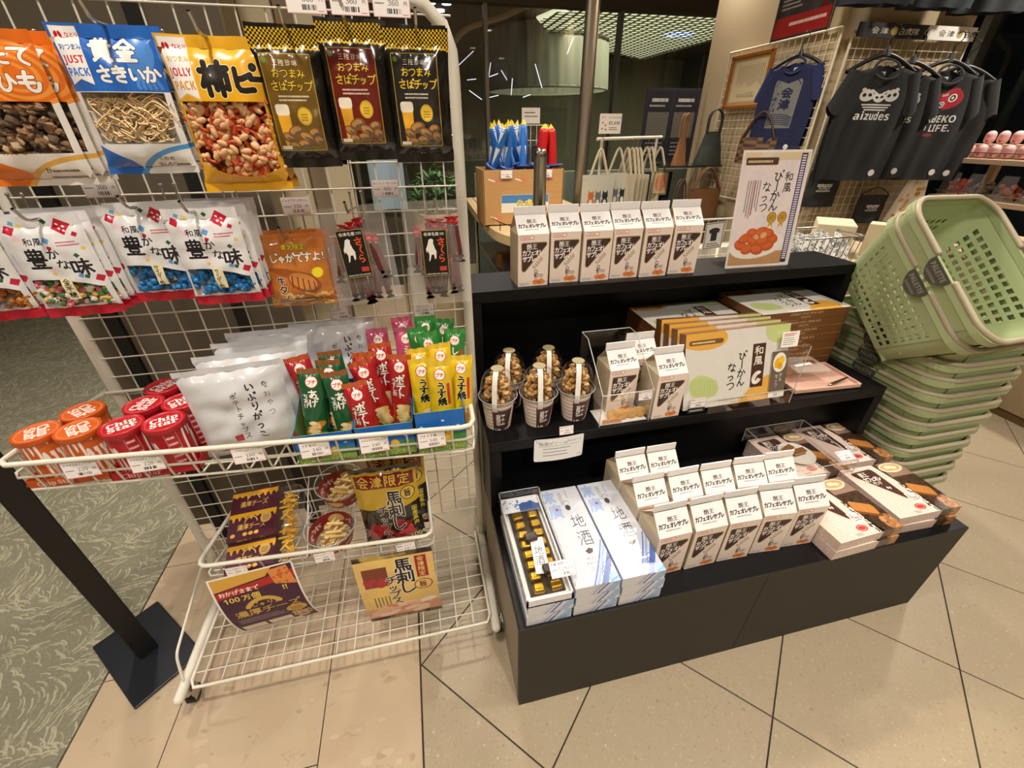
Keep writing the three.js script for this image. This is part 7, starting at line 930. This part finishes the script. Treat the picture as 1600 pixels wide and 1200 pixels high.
// ------------------------------------------------------------------ sweets counter by the window
{ const tan = std(0x8d7a5c, 0.7), shelfM = std(0xb79f84, 0.6);
  const q = thing('sweets_counter', 'tan counter with open shelves of packed sweets', 'counter', [0, 0, 0]); mesh('cabinet', box(0.8, 0.7, 1.5, 3.5, 0.4, -1.5), tan, q); mesh('plinth', box(0.79, 0.06, 1.5, 3.505, 0.03, -1.5), std(0x5c4322, 0.6), q);
  mesh('counter_top', rbox(0.82, 0.035, 1.55, 0.005, 3.5, 0.767, -1.5), shelfM, q); for (const [y, x] of [[1.03, 3.3], [1.24, 3.34]]) mesh('shelf_board', rbox(0.36, 0.028, 1.55, 0.004, x + 0.18, y - 0.014, -1.55), shelfM, q); mesh('upright', box(0.04, 0.52, 0.04, 3.64, 1.0, -2.25), shelfM, q); mesh('upright', box(0.04, 0.52, 0.04, 3.64, 1.0, -1.5), shelfM, q); mesh('guard_rail', gm([rod([3.31, 1.06, -2.3], [3.31, 1.06, -0.85], 0.003), rod([3.35, 1.27, -2.3], [3.35, 1.27, -0.85], 0.003)]), chrome, q);
  const pink = phys(0xd9a3a0, 0.3), g0 = new THREE.CapsuleGeometry(0.026, 0.02, 4, 12); const sw = thing('pink_sweet', 'pink wrapped round sweet in the row on upper shelf', 'sweet', [0, 0, 0], 0, 'pink sweets on the upper shelf'); mesh('wrapper', g0, pink, sw); mesh('red_dot', new THREE.SphereGeometry(0.008, 8, 6).translate(-0.024, -0.016, 0.006), std(0xa02c28, 0.5), sw); let f = true;
  for (let r = 0; r < 2; r++) for (let i = 0; i < (r ? 5 : 8); i++) { const c = f ? sw : copy(sw); f = false; c.position.set(3.4 + r * 0.075, 1.278 + r * 0.07, -2.28 + i * 0.068 + r * 0.03); }
  mesh('step_riser', box(0.14, 0.072, 0.5, 3.5, 1.277, -2.1), shelfM, q); tag(mesh('sweet_card', box(0.002, 0.1, 0.07, 3.36, 1.292, -2.3), std(0xe2cfcb, 0.6)), 'pink and white card beside the round sweets', 'card');
  const film = new THREE.MeshPhysicalMaterial({ color: 0xffffff, roughness: 0.15, transmission: 0.9, thickness: 0 });
  [[0xa8452c, -2.26, 'small bag of reddish crackers on the lower shelf'], [0x6b5848, -2.13, 'clear bag of dark snacks beside the crackers'], [0xa84a22, -1.97, 'large bag of orange crackers on the lower shelf'], [0xc8b8a0, -1.84, 'clear bag of pale snacks beside orange crackers'], [0x3a5f96, -1.74, 'blue foil pack on the lower shelf'], [0xc9a892, -1.62, 'clear bag of pinkish sweets on the lower shelf']].forEach(([c, z, l], i) => { const b = thing('cracker_bag', l, 'snack bag', [3.42, 1.03, z]); mesh('contents', lumps(22, () => [rr(-0.04, 0.04), rr(0.015, 0.08), rr(-0.045, 0.045)], [0.012, 0.02]), std(c, 0.5), b).userData.kind = 'stuff'; mesh('film', gm([sheet(8, 8, (u, v) => [-0.06 - 0.012 * Math.sin(v * 3), v * 0.13, (u - 0.5) * 0.12 * (1 - 0.4 * v) + 0.004 * noise.noise(u * 5, v * 5, i)])]), film, b); });
  const rp = thing('red_pack', 'red and white pack on the counter top', 'pack', [3.3, 0.785, -1.42]); mesh('carton', rbox(0.2, 0.05, 0.16, 0.004, 0, 0.025, 0), std(0xd8cfc8, 0.5), rp); mesh('red_sleeve', rbox(0.1, 0.054, 0.164, 0.003, 0.03, 0.027, 0), std(0xb22a20, 0.5), rp); }
// ------------------------------------------------------------------ merchandise table behind the black stand
{ const q = thing('merchandise_table', 'low pale table of towels and cloth goods behind stand', 'table', [1.8, 0, -1.83]); mesh('table_top', rbox(1.3, 0.03, 0.56, 0.004, 0, 0.835, 0), std(0xb8a888, 0.6), q); for (const x of [-0.6, 0.6]) for (const z of [-0.24, 0.24]) mesh('leg', box(0.04, 0.82, 0.04, x, 0.41, z), std(0x9a9488, 0.5), q);
  const cream = [std(0xcfc2a4, 0.9), std(0xc2b492, 0.9), std(0xd8cdb4, 0.9)], tg = rbox(0.16, 0.15, 0.012, 0.005, 0, 0.075, 0, 2); for (let i = 0; i < 15; i++) { const t = tag(mesh('folded_towel', tg, cream[i % 3]), 'cream folded hand towel filed upright in the row', 'towel', 'cream towels filed upright'); t.position.set(1.99 + i * 0.0102, 0.851, -1.73 - i * 0.0112); t.rotation.set(0, 2.4, 0); }
  for (let i = 0; i < 6; i++) { const t = tag(mesh('folded_towel', tg, cream[(i + 1) % 3]), 'cream folded hand towel in the short row by pouch', 'towel', 'cream towels by the pouch'); t.position.set(2.22 + i * 0.0122, 0.851, -1.66 - i * 0.009); t.rotation.set(0, 2.2, 0); }
  const bw = picture(256, 256, (g) => { g.fillStyle = '#dedcd8'; g.fillRect(0, 0, 256, 256); for (let i = 0; i < 120; i++) { g.strokeStyle = rnd() > 0.3 ? '#2c2e36' : '#5a6070'; g.lineWidth = rr(2, 7); g.beginPath(); const x = rnd() * 256, y = rnd() * 256; g.moveTo(x, y); g.quadraticCurveTo(x + rr(-30, 30), y + rr(-30, 30), x + rr(-40, 40), y + rr(-40, 40)); g.stroke(); } });
  const clothM = printed(bw, 0.9); for (let i = 0; i < 7; i++) { const c = tag(mesh('printed_cloth', sheet(8, 8, (u, v) => [(u - 0.5) * 0.14, v * 0.12, 0.01 * Math.sin(u * 7 + i) + 0.008 * noise.noise(u * 5, v * 5, i * 2)]), clothM), 'black and white printed cloth bundled in wire bin', 'cloth', 'printed cloths in the wire bin'); c.position.set(1.74 + i * 0.034, 0.858, -1.62 - (i % 3) * 0.04); c.rotation.set(-0.4, rr(-0.6, 0.6), rr(-0.3, 0.3)); }
  const b = thing('wire_bin', 'chrome wire bin holding printed cloths on table', 'wire bin', [1.83, 0.851, -1.67]); mesh('rim', bentTube([[-0.16, 0.13, 0.1], [0.16, 0.13, 0.1], [0.16, 0.13, -0.12], [-0.16, 0.13, -0.12], [-0.16, 0.13, 0.1]], 0.004, 0.03, 8, 4), chrome, b); for (let i = 0; i < 9; i++) mesh('wire', rod([-0.14 + i * 0.035, 0.13, 0.1], [-0.13 + i * 0.0325, 0, 0.09], 0.002, 5), chrome, b);
  const wb = thing('wire_bin', 'white wire bin with shirt price cards beside the poster', 'wire bin', [1.37, 0.851, -1.74]); for (let i = 0; i < 10; i++) mesh('wire', rod([-0.2 + i * 0.044, 0.22, 0.1], [-0.2 + i * 0.044, 0, 0.09], 0.002, 5), white, wb); for (let k = 0; k < 5; k++) mesh('cross_wire', rod([-0.2, 0.02 + k * 0.05, 0.096], [0.2, 0.02 + k * 0.05, 0.096], 0.002, 5), white, wb); mesh('rim', bentTube([[-0.2, 0.22, -0.12], [-0.2, 0.22, 0.1], [0.2, 0.22, 0.1], [0.2, 0.22, -0.12]], 0.004, 0.02, 8, 4), white, wb);
  const pc = printed(picture(128, 160, (g) => { g.fillStyle = '#ece8e2'; g.fillRect(0, 0, 128, 160); g.strokeStyle = '#3a3a3c'; g.lineWidth = 4; g.strokeRect(6, 6, 116, 148); blob(g, [[26, 44], [52, 34], [76, 34], [100, 44], [94, 66], [84, 62], [84, 112], [44, 112], [44, 62], [34, 66]], '#2e2e32'); dashes(g, 20, 124, 90, 2, 14, '#3a3a3c', 7); }), 0.6);
  for (const [x, y, l] of [[1.255, 1.0, 'shirt price card on the wire bin beside carton'], [1.4, 1.02, 'shirt price card on the wire bin beside poster']]) { const c = mesh('shirt_card', card(0.09, 0.11), pc); c.position.set(x, y - 0.05, -1.636); c.rotation.z = 0.08; tag(c, l, 'card'); } 
  for (let i = 0; i < 6; i++) { const c = tag(mesh('white_pack', rbox(0.05, 0.09, 0.014, 0.004, 0, 0.045, 0), std(0xd6d2cc, 0.4)), 'white flat pack standing in the white wire bin', 'pack', 'white packs in the wire bin'); c.position.set(1.2 + i * 0.055, 0.852, -1.7 + (i % 2) * 0.02); c.rotation.set(-0.2, rr(-0.2, 0.2), 0); } }
// ------------------------------------------------------------------ curved souvenir counter with the toy sword box
{ const q = thing('souvenir_counter', 'pale wooden counter with a rounded corner and rail', 'counter'); const o = [[0.49, -4.1], [0.465, -3.25], [0.472, -2.72], [0.5, -2.53], [0.56, -2.41], [0.66, -2.35], [0.85, -2.34], [1.3, -2.4], [1.3, -4.1]]; const cv = new THREE.SplineCurve(o.slice(0, 8).map((p) => new THREE.Vector2(...p))).getPoints(40); const sh = new THREE.Shape([...cv, new THREE.Vector2(1.3, -4.1)]);
  mesh('counter_top', new THREE.ExtrudeGeometry(sh, { depth: 0.05, bevelEnabled: true, bevelSize: 0.004, bevelThickness: 0.004, bevelSegments: 2 }).rotateX(Math.PI / 2).translate(0, 0.872, 0), phys(0xc7ae82, 0.45), q);
  mesh('rail', new THREE.TubeGeometry(new THREE.CatmullRomCurve3(cv.map((p) => V(p.x + 0.02, 0.925, p.y - 0.012))), 60, 0.003, 5), std(0x4a4640, 0.3, { metalness: 0.8 }), q); for (let i = 0; i < 40; i += 5) mesh('rail_post', rod([cv[i].x + 0.02, 0.87, cv[i].y - 0.012], [cv[i].x + 0.02, 0.925, cv[i].y - 0.012], 0.003), std(0x4a4640, 0.3, { metalness: 0.8 }), q);
  mesh('lower_shelf', box(0.7, 0.025, 1.5, 0.92, 0.5, -3.2), std(0x8f8878, 0.6), q); mesh('cabinet_back', box(0.03, 0.8, 1.5, 1.28, 0.42, -3.25), std(0x3a352f, 0.8), q); for (const [x, z] of [[0.6, -2.6], [1.2, -2.5], [0.56, -4]]) mesh('leg', rod([x, 0, z], [x, 0.83, z], 0.02, 10), chrome, q);
  const dk = [0x2a2c33, 0x55504a, 0x8a5a2a, 0x6a6660, 0x3a2f3a, 0x9a948c]; for (let i = 0; i < 12; i++) { const p = tag(mesh('small_pack', rbox(rr(0.07, 0.12), rr(0.06, 0.14), rr(0.05, 0.09), 0.008, 0, 0.06, 0), std(dk[i % 6], 0.5)), 'small dark pack on the shelf under the souvenir counter', 'pack', 'packs under the counter'); p.position.set(0.62 + (i % 4) * 0.13, 0.53, -2.62 - Math.floor(i / 4) * 0.2); p.rotation.y = rr(-0.5, 0.5); }
  for (let i = 0; i < 6; i++) { const c = tag(mesh('hanging_cloth', sheet(8, 8, (u, v) => [(u - 0.5) * 0.1, (v - 1) * 0.26, 0.015 * Math.sin(u * 9 + i)]), cloth([0x4a4c52, 0x7a7670, 0x3c3e44][i % 3])), 'grey cloth hanging under the counter edge', 'cloth', 'cloths under the counter'); c.position.set(0.72 + i * 0.075, 0.815, -2.5); c.rotation.y = 0.3; } }
{ const m = picture(512, 320, (g, w, h) => { g.fillStyle = C(190, 146, 92); g.fillRect(0, 0, w, h); for (let i = 0; i < 50; i++) { g.globalAlpha = 0.25; g.fillStyle = rnd() > 0.5 ? C(206, 164, 110) : C(174, 130, 78); g.fillRect(rnd() * w, rnd() * h, rr(60, 200), rr(2, 6)); } g.globalAlpha = 1; g.fillStyle = '#e9e4da'; g.fillRect(110, 140, 310, 104); g.fillStyle = C(70, 130, 190); g.fillRect(112, 142, 306, 46); blob(g, [[320, 242], [350, 190], [372, 206], [390, 176], [416, 242]], C(120, 130, 110)); write(g, '白虎隊', 206, 168, 52, { color: '#e9d86a', weight: 1.3, edge: '#4a4a30', edgeWidth: 0.7 }); for (const [x, y] of [[80, 60], [250, 60], [400, 60], [90, 276]]) { oval(g, x, y, 24, 12, C(214, 120, 100)); oval(g, x - 30, y - 4, 26, 4, '#efe6da', 0.3); } });
  const q = thing('toy_sword_box', 'paper-covered brown box holding toy swords on the counter', 'box', [0.69, 0.877, -2.9]); const W = 0.5, H = 0.315, D = 0.3, mt = printed(m, 0.7); mesh('front_panel', new Quads().block(-W / 2, W / 2, 0, H, D / 2 - 0.006, D / 2, { front: [0, 0, 1, 1], all: [0.05, 0.9, 0.1, 0.95] }).done(), mt, q); mesh('back_panel', box(W, H, 0.006, 0, H / 2, -D / 2), mt, q); for (const s of [-1, 1]) mesh('side_panel', box(0.006, H, D, s * W / 2, H / 2, 0), std(0xa8804e, 0.7), q); mesh('floor_panel', box(W, 0.006, D, 0, 0.003, 0), mt, q);
  const tg = (x, l) => { priceTag(6, x, 1.168, -2.742, l, 0, 0, 0.07); }; tg(0.58, 'small price tag on the box under blue swords'); tg(0.83, 'small price tag on the box under red swords');
  const zig = printed(picture(128, 512, (g) => { g.fillStyle = C(36, 110, 196); g.fillRect(0, 0, 128, 512); g.fillStyle = '#dfe6ea'; for (let y = 0; y < 512; y += 48) for (const x of [0, 64, 128]) { blob(g, [[x - 20, y], [x + 20, y], [x, y + 40]], '#dfe6ea'); } }), 0.35, { clearcoat: 0.4 });
  const sword = (label, bodyMat, group) => { const s = thing('toy_sword', label, 'toy sword', [0, 0, 0], 0, group); mesh('blade', lathe([[0, -0.1], [0.018, -0.1], [0.021, -0.05], [0.021, 0.2], [0.016, 0.225], [0, 0.23]], 16), bodyMat, s); mesh('tip', new THREE.ConeGeometry(0.017, 0.035, 12).translate(0, 0.238, 0), phys(0xd8b820, 0.35), s); mesh('guard', new THREE.TorusGeometry(0.036, 0.011, 8, 24).rotateX(Math.PI / 2).scale(1.2, 1, 1).translate(0, 0.0, 0), phys(0x2a3f78, 0.35), s); return s; };
  const a = sword('blue inflatable toy sword with white zigzags', zig, 'blue toy swords'); [[0.52, -2.84, 0.45], [0.57, -2.93, 0.36], [0.6, -2.83, 0.3], [0.65, -2.86, -0.34], [0.7, -2.83, -0.16], [0.74, -2.93, -0.02], [0.54, -3.0, 0.2], [0.6, -3.0, 0.05], [0.66, -2.98, -0.18], [0.62, -2.91, 0.12], [0.69, -2.9, 0.3]].forEach(([x, z, r], i) => { const c = i ? copy(a) : a; c.position.set(x, 1.2, z); c.rotation.set(rr(-0.1, 0.05), rr(0, 3), r); });
  const b = sword('red inflatable toy sword in the box corner', phys(0xc01c1c, 0.35), 'red toy swords'); [[0.82, -2.85, -0.1], [0.87, -2.92, 0.05], [0.9, -2.86, -0.12], [0.85, -2.98, 0.1]].forEach(([x, z, r], i) => { const c = i ? copy(b) : b; c.position.set(x, 1.2, z); c.rotation.set(0, i, r); c.scale.set(1.35, 0.9, 1.35); });
  const nb = thing('flowered_box', 'navy box with red flowers beside the sword box', 'box', [0.545, 0.877, -3.35], 0.1); const fm = printed(picture(128, 256, (g) => { g.fillStyle = C(28, 36, 74); g.fillRect(0, 0, 128, 256); for (let i = 0; i < 5; i++) { const x = rr(30, 98), y = 26 + i * 50; for (let k = 0; k < 5; k++) oval(g, x + 16 * Math.cos(k * 1.26), y + 16 * Math.sin(k * 1.26), 12, 10, C(196, 50, 70)); } }), 0.5); mesh('carton', new Quads().block(-0.05, 0.05, 0, 0.25, -0.05, 0.05, { front: [0, 0, 1, 1], left: [0, 0, 1, 1], right: [0, 0, 1, 1] }).done(), fm, nb); const nc = copy(nb, [0.68, 0.877, -3.38], 0.2, 'navy flowered box set back behind the sword box'); nc.scale.set(1.2, 0.85, 1); }
{ const q = thing('steel_bollard', 'polished steel bollard with a domed top', 'bollard', [0.652, 0, -2.27]); mesh('shaft', lathe([[0, 0], [0.033, 0], [0.033, 1.28], [0.031, 1.3], [0.024, 1.313], [0.012, 1.32], [0, 1.322]], 28), std(0xb9b4aa, 0.18, { metalness: 1 }), q); mesh('foot_ring', lathe([[0.033, 0], [0.06, 0], [0.06, 0.01], [0.034, 0.014]], 28), std(0xa9a59c, 0.25, { metalness: 1 }), q); }
{ const q = thing('steel_column', 'tall slim steel column rising to the ceiling', 'column', [1.55, 0, -4.05]); mesh('shaft', new THREE.CylinderGeometry(0.057, 0.057, 2.75, 28).translate(0, 1.375, 0), std(0xc2b8aa, 0.38, { metalness: 1 }), q); mesh('foot_ring', new THREE.CylinderGeometry(0.07, 0.07, 0.02, 28).translate(0, 0.01, 0), chrome, q); }
tag(mesh('low_partition', rbox(2.2, 1.06, 0.05, 0.01, 1.7, 0.53, -4.3), phys(0x6f7a72, 0.4)), 'low grey green partition behind the tote bags', 'partition');
// tote bag rail
{ const q = thing('garment_rail', 'white rail on posts hung with tote bags', 'rail', [0, 0, -3.4]); mesh('bar', rod([1.41, 1.336, 0], [1.94, 1.346, 0], 0.011, 12), white, q); for (const x of [1.45, 1.9]) { mesh('post', rod([x, 0, 0], [x, 1.34, 0], 0.01, 10), white, q); mesh('foot', rod([x, 0.012, -0.2], [x, 0.012, 0.2], 0.012, 10), white, q); }
  const cat = picture(256, 256, (g) => { g.fillStyle = C(196, 196, 182); g.fillRect(0, 0, 256, 256); for (const [x, c] of [[74, C(196, 104, 54)], [132, C(110, 112, 112)], [190, C(38, 40, 50)]]) { oval(g, x, 150, 24, 26, c); blob(g, [[x - 22, 138], [x - 18, 108], [x - 4, 130]], c); blob(g, [[x + 22, 138], [x + 18, 108], [x + 4, 130]], c); oval(g, x, 196, 26, 34, c); oval(g, x, 200, 14, 24, C(226, 222, 210)); } g.lineWidth = 8; g.strokeStyle = C(38, 40, 50); g.beginPath(); g.moveTo(60, 236); g.quadraticCurveTo(130, 250, 200, 232); g.stroke(); });
  const moon = picture(256, 256, (g) => { g.fillStyle = C(32, 38, 62); g.fillRect(0, 0, 256, 256); oval(g, 110, 150, 70, 80, C(206, 176, 80)); oval(g, 80, 140, 56, 72, C(32, 38, 62)); for (let i = 0; i < 40; i++) oval(g, rr(10, 246), rr(10, 246), 3, 3, C(206, 206, 200)); });
  const canvasM = std(0xc9bfa4, 0.9);
  const tote = (label, group, map, x, ry, dz, s = 1) => { const t = thing('tote_bag', label, 'tote bag', [x, 1.33, -3.4 + dz], ry, group); t.scale.setScalar(s); const W = 0.25, H = 0.25; mesh('front_panel', sheet(8, 10, (u, v) => [(u - 0.5) * W, -0.23 - H * (1 - v), 0.012 * Math.sin(u * 3.1) + 0.004]), map ? printed(map, 0.9) : canvasM, t); mesh('back_panel', sheet(6, 6, (u, v) => [(u - 0.5) * W, -0.23 - H * (1 - v), -0.01]), canvasM, t); for (const k of [0.012, -0.012]) mesh('strap', tube([[-0.065, -0.235, k], [-0.03, -0.12, k], [0, -0.055, k], [0.03, -0.12, k], [0.065, -0.235, k]], 0.009, 20, 5).scale(1, 1, 0.5), canvasM, t); mesh('hook', tube([[0, -0.055, 0], [0, -0.02, 0], [0.014, 0.006, 0], [0, 0.018, 0], [-0.012, 0.008, 0]], 0.0022, 14, 5), chrome, t); return t; };
  tote('pale tote bag with three cats and a round tag', undefined, cat, 1.43, -0.1, 0.05); tote('grey tote bag with cats half behind the pale one', undefined, cat, 1.6, -0.35, 0.0, 0.97); [1.67, 1.71, 1.74, 1.77].forEach((x) => tote('cream tote bag seen edge-on in the middle of rail', 'edge-on tote bags', null, x, -1.25, 0)); tote('navy moon tote bag beside the edge-on ones', undefined, moon, 1.83, -0.55, 0, 0.95); tote('cream tote bag between the two moon bags', undefined, null, 1.87, -1.1, 0, 0.95); tote('navy moon tote bag at the end of the rail', undefined, moon, 1.945, -0.55, 0, 0.95);
  const sm = picture(256, 192, (g) => { g.fillStyle = '#efe8e0'; g.fillRect(0, 0, 256, 192); write(g, 'ふくろ', 24, 20, 26, { color: '#333', weight: 0.9 }); write(g, 'トートバッグ', 106, 26, 24, { color: '#333', weight: 1.0, gap: -0.02 }); latin(g, '¥1,650', 110, 104, 42, '#2a2a2a', { font: 'serif' }); dashes(g, 116, 130, 116, 2, 18, '#555', 9); for (const [x, y, c] of [[40, 86, C(214, 120, 90)], [72, 110, C(200, 100, 110)], [36, 144, C(214, 110, 60)], [78, 152, C(120, 124, 110)]]) oval(g, x, y, 10, 10, c); }); const s = mesh('price_sign', card(0.172, 0.126), printed(sm, 0.6)); s.position.set(1.5, 1.37, -3.39); tag(s, 'cream price sign reading 1,650 above the tote rail', 'sign'); }
// handbags on glass shelf
{ const q = thing('glass_shelf', 'dark glass shelf holding leather handbags', 'shelf', [2.14, 0, -3.32]); mesh('pane', box(0.42, 0.012, 0.3, 0, 1.155, 0), phys(0x2a2f2c, 0.1), q); for (const x of [-0.18, 0.18]) mesh('post', rod([x, 0, -0.12], [x, 1.15, -0.12], 0.012, 10), chrome, q); mesh('lower_pane', box(0.5, 0.02, 0.4, 0.02, 0.8, 0.1), phys(0x5a5348, 0.4), q);
  tag(mesh('display_board', card(0.46, 0.5, 0.02).translate(2.1, 1.17, -3.59), printed(picture(256, 256, (g) => { g.fillStyle = C(40, 40, 52); g.fillRect(0, 0, 256, 256); for (const x of [6, 132]) { g.fillStyle = C(28, 28, 38); g.fillRect(x, 8, 118, 240); g.fillStyle = C(96, 92, 84); g.fillRect(x + 8, 80, 102, 90); dashes(g, x + 20, 34, 80, 1, 12, '#d8d4cc', 12); dashes(g, x + 12, 56, 94, 1, 12, '#b8b4ac', 6); dashes(g, x + 14, 186, 80, 4, 14, '#9a968e', 5); } }), 0.5)), 'dark navy display board behind the handbags', 'board');
  const purse = (label, c, w, h, d, pos, ry, top = 0.55, check) => { const t = thing('handbag', label, 'handbag', pos, ry); const mt = check || phys(c, 0.6); mesh('body', sheet(24, 8, (u, v) => { const a = u * Math.PI * 2, k = 1 - (1 - top) * v; return [Math.cos(a) * w / 2 * k, h * v, Math.sin(a) * d / 2 * (1 - 0.85 * v) + 0.006 * noise.noise(u * 8, v * 4, w * 30)]; }), mt, t); mesh('base', new THREE.CylinderGeometry(0.5, 0.5, 0.004, 24).scale(w, 1, d).translate(0, 0.002, 0), mt, t); for (const k of [0.012, -0.012]) mesh('strap', tube([[-w * 0.26 * top / 0.6, h * 0.97, k], [-w * 0.2, h + 0.1, k], [0, h + 0.14, k], [w * 0.2, h + 0.1, k], [w * 0.26 * top / 0.6, h * 0.97, k]], 0.006, 20, 6), phys(c, 0.6), t); };
  purse('tan suede handbag on the dark glass shelf', 0x8a5c34, 0.15, 0.19, 0.08, [2.02, 1.162, -3.24], 0.4, 0.45); purse('dark green leather handbag on the glass shelf', 0x2a332c, 0.22, 0.22, 0.1, [2.25, 1.162, -3.22], -0.2, 0.5); purse('large brown tote handbag below the glass shelf', 0x6b4626, 0.28, 0.2, 0.12, [2.2, 0.811, -3.1], 0, 0.95);
  const chk = printed(picture(128, 128, (g) => { for (let y = 0; y < 8; y++) for (let x = 0; x < 8; x++) { g.fillStyle = (x + y) % 2 ? C(110, 78, 52) : C(64, 42, 30); g.fillRect(x * 16, y * 16, 16, 16); } }), 0.6); purse('checkered brown handbag hanging on the mesh panel', 0x4a3226, 0.26, 0.15, 0.08, [2.24, 1.2, -2.72], -1.2, 0.95, chk); purse('small woven brown purse beside the large tote', 0x4a3024, 0.16, 0.13, 0.07, [1.96, 0.811, -3.05], 0.3, 0.8, chk);
  const gc = printed(picture(128, 160, (g) => { g.fillStyle = C(210, 180, 140); g.fillRect(0, 0, 128, 160); oval(g, 64, 80, 44, 56, C(206, 130, 90)); g.strokeStyle = C(90, 110, 60); g.lineWidth = 8; g.strokeRect(6, 6, 116, 148); }), 0.6); const c = mesh('gift_card_stand', card(0.13, 0.17), gc); c.position.set(1.93, 0.95, -3.3); tag(c, 'small orange framed card beside the handbags', 'card'); }
// wire stand with small card, and plant behind the boards
{ const q = thing('keyring_rack', 'white wire rack with small hanging goods behind swords', 'rack', [0.95, 0.877, -3.6]); for (let i = 0; i < 7; i++) mesh('wire', rod([-0.14 + i * 0.047, 0, 0], [-0.14 + i * 0.047, 0.55, 0], 0.003, 5), white, q); for (let i = 0; i < 6; i++) mesh('cross_wire', rod([-0.14, 0.05 + i * 0.1, 0], [0.14, 0.05 + i * 0.1, 0], 0.003, 5), white, q); const cm = printed(picture(128, 96, (g) => { g.fillStyle = '#efece8'; g.fillRect(0, 0, 128, 96); dashes(g, 20, 26, 88, 2, 22, '#444', 8); }), 0.6); mesh('header_card', card(0.14, 0.1).translate(0, 0.56, 0.004), cm, q); for (let i = 0; i < 4; i++) mesh('hanging_pouch', rbox(0.05, 0.12, 0.02, 0.006, -0.1 + i * 0.066, 0.36, 0.03), std([0x6a5c9a, 0x2c3350, 0x20222a, 0x7a6aa8][i], 0.5), q); }
{ const q = thing('potted_fern', 'leafy green plant in a pale pot behind the rack', 'plant', [0.17, 0, -2.95]); mesh('pot', lathe([[0, 0], [0.12, 0], [0.16, 0.9], [0.165, 0.95], [0.15, 0.95], [0.145, 0.9], [0, 0.9]], 24), std(0xa89878, 0.6), q); const lv = []; for (let i = 0; i < 130; i++) { const a = rnd() * 6.3, r = rr(0.02, 0.17), y = 0.93 + rr(0, 0.32) * (1 - r * 2.5); lv.push(new THREE.SphereGeometry(0.022, 6, 4).scale(1.7, 0.15, 0.6).rotateZ(rr(-0.9, 0.9)).rotateY(a).translate(Math.cos(a) * r, y, Math.sin(a) * r)); } mesh('foliage', gm(lv), phys(0x2f5c26, 0.6), q).userData.kind = 'stuff';
  const b = mesh('blue_banner', sheet(8, 8, (u, v) => [(u - 0.5) * 0.2, v * 0.3, 0.02 * Math.sin(u * 8)]), cloth(0x8fa4b0)); b.position.set(-0.12, 0.98, -2.86); tag(b, 'pale blue cloth panel beside the green plant', 'cloth'); tag(mesh('cloth_stand', gm([rod([-0.1, 0, -2.93], [-0.1, 1.27, -2.93], 0.01, 8), rod([-0.2, 0.01, -2.93], [0, 0.01, -2.93], 0.012, 8), rod([-0.2, 1.27, -2.92], [0, 1.27, -2.92], 0.006, 8)]), chrome), 'slim chrome stand carrying the pale blue cloth', 'stand'); }
renderer.render(scene, camera);
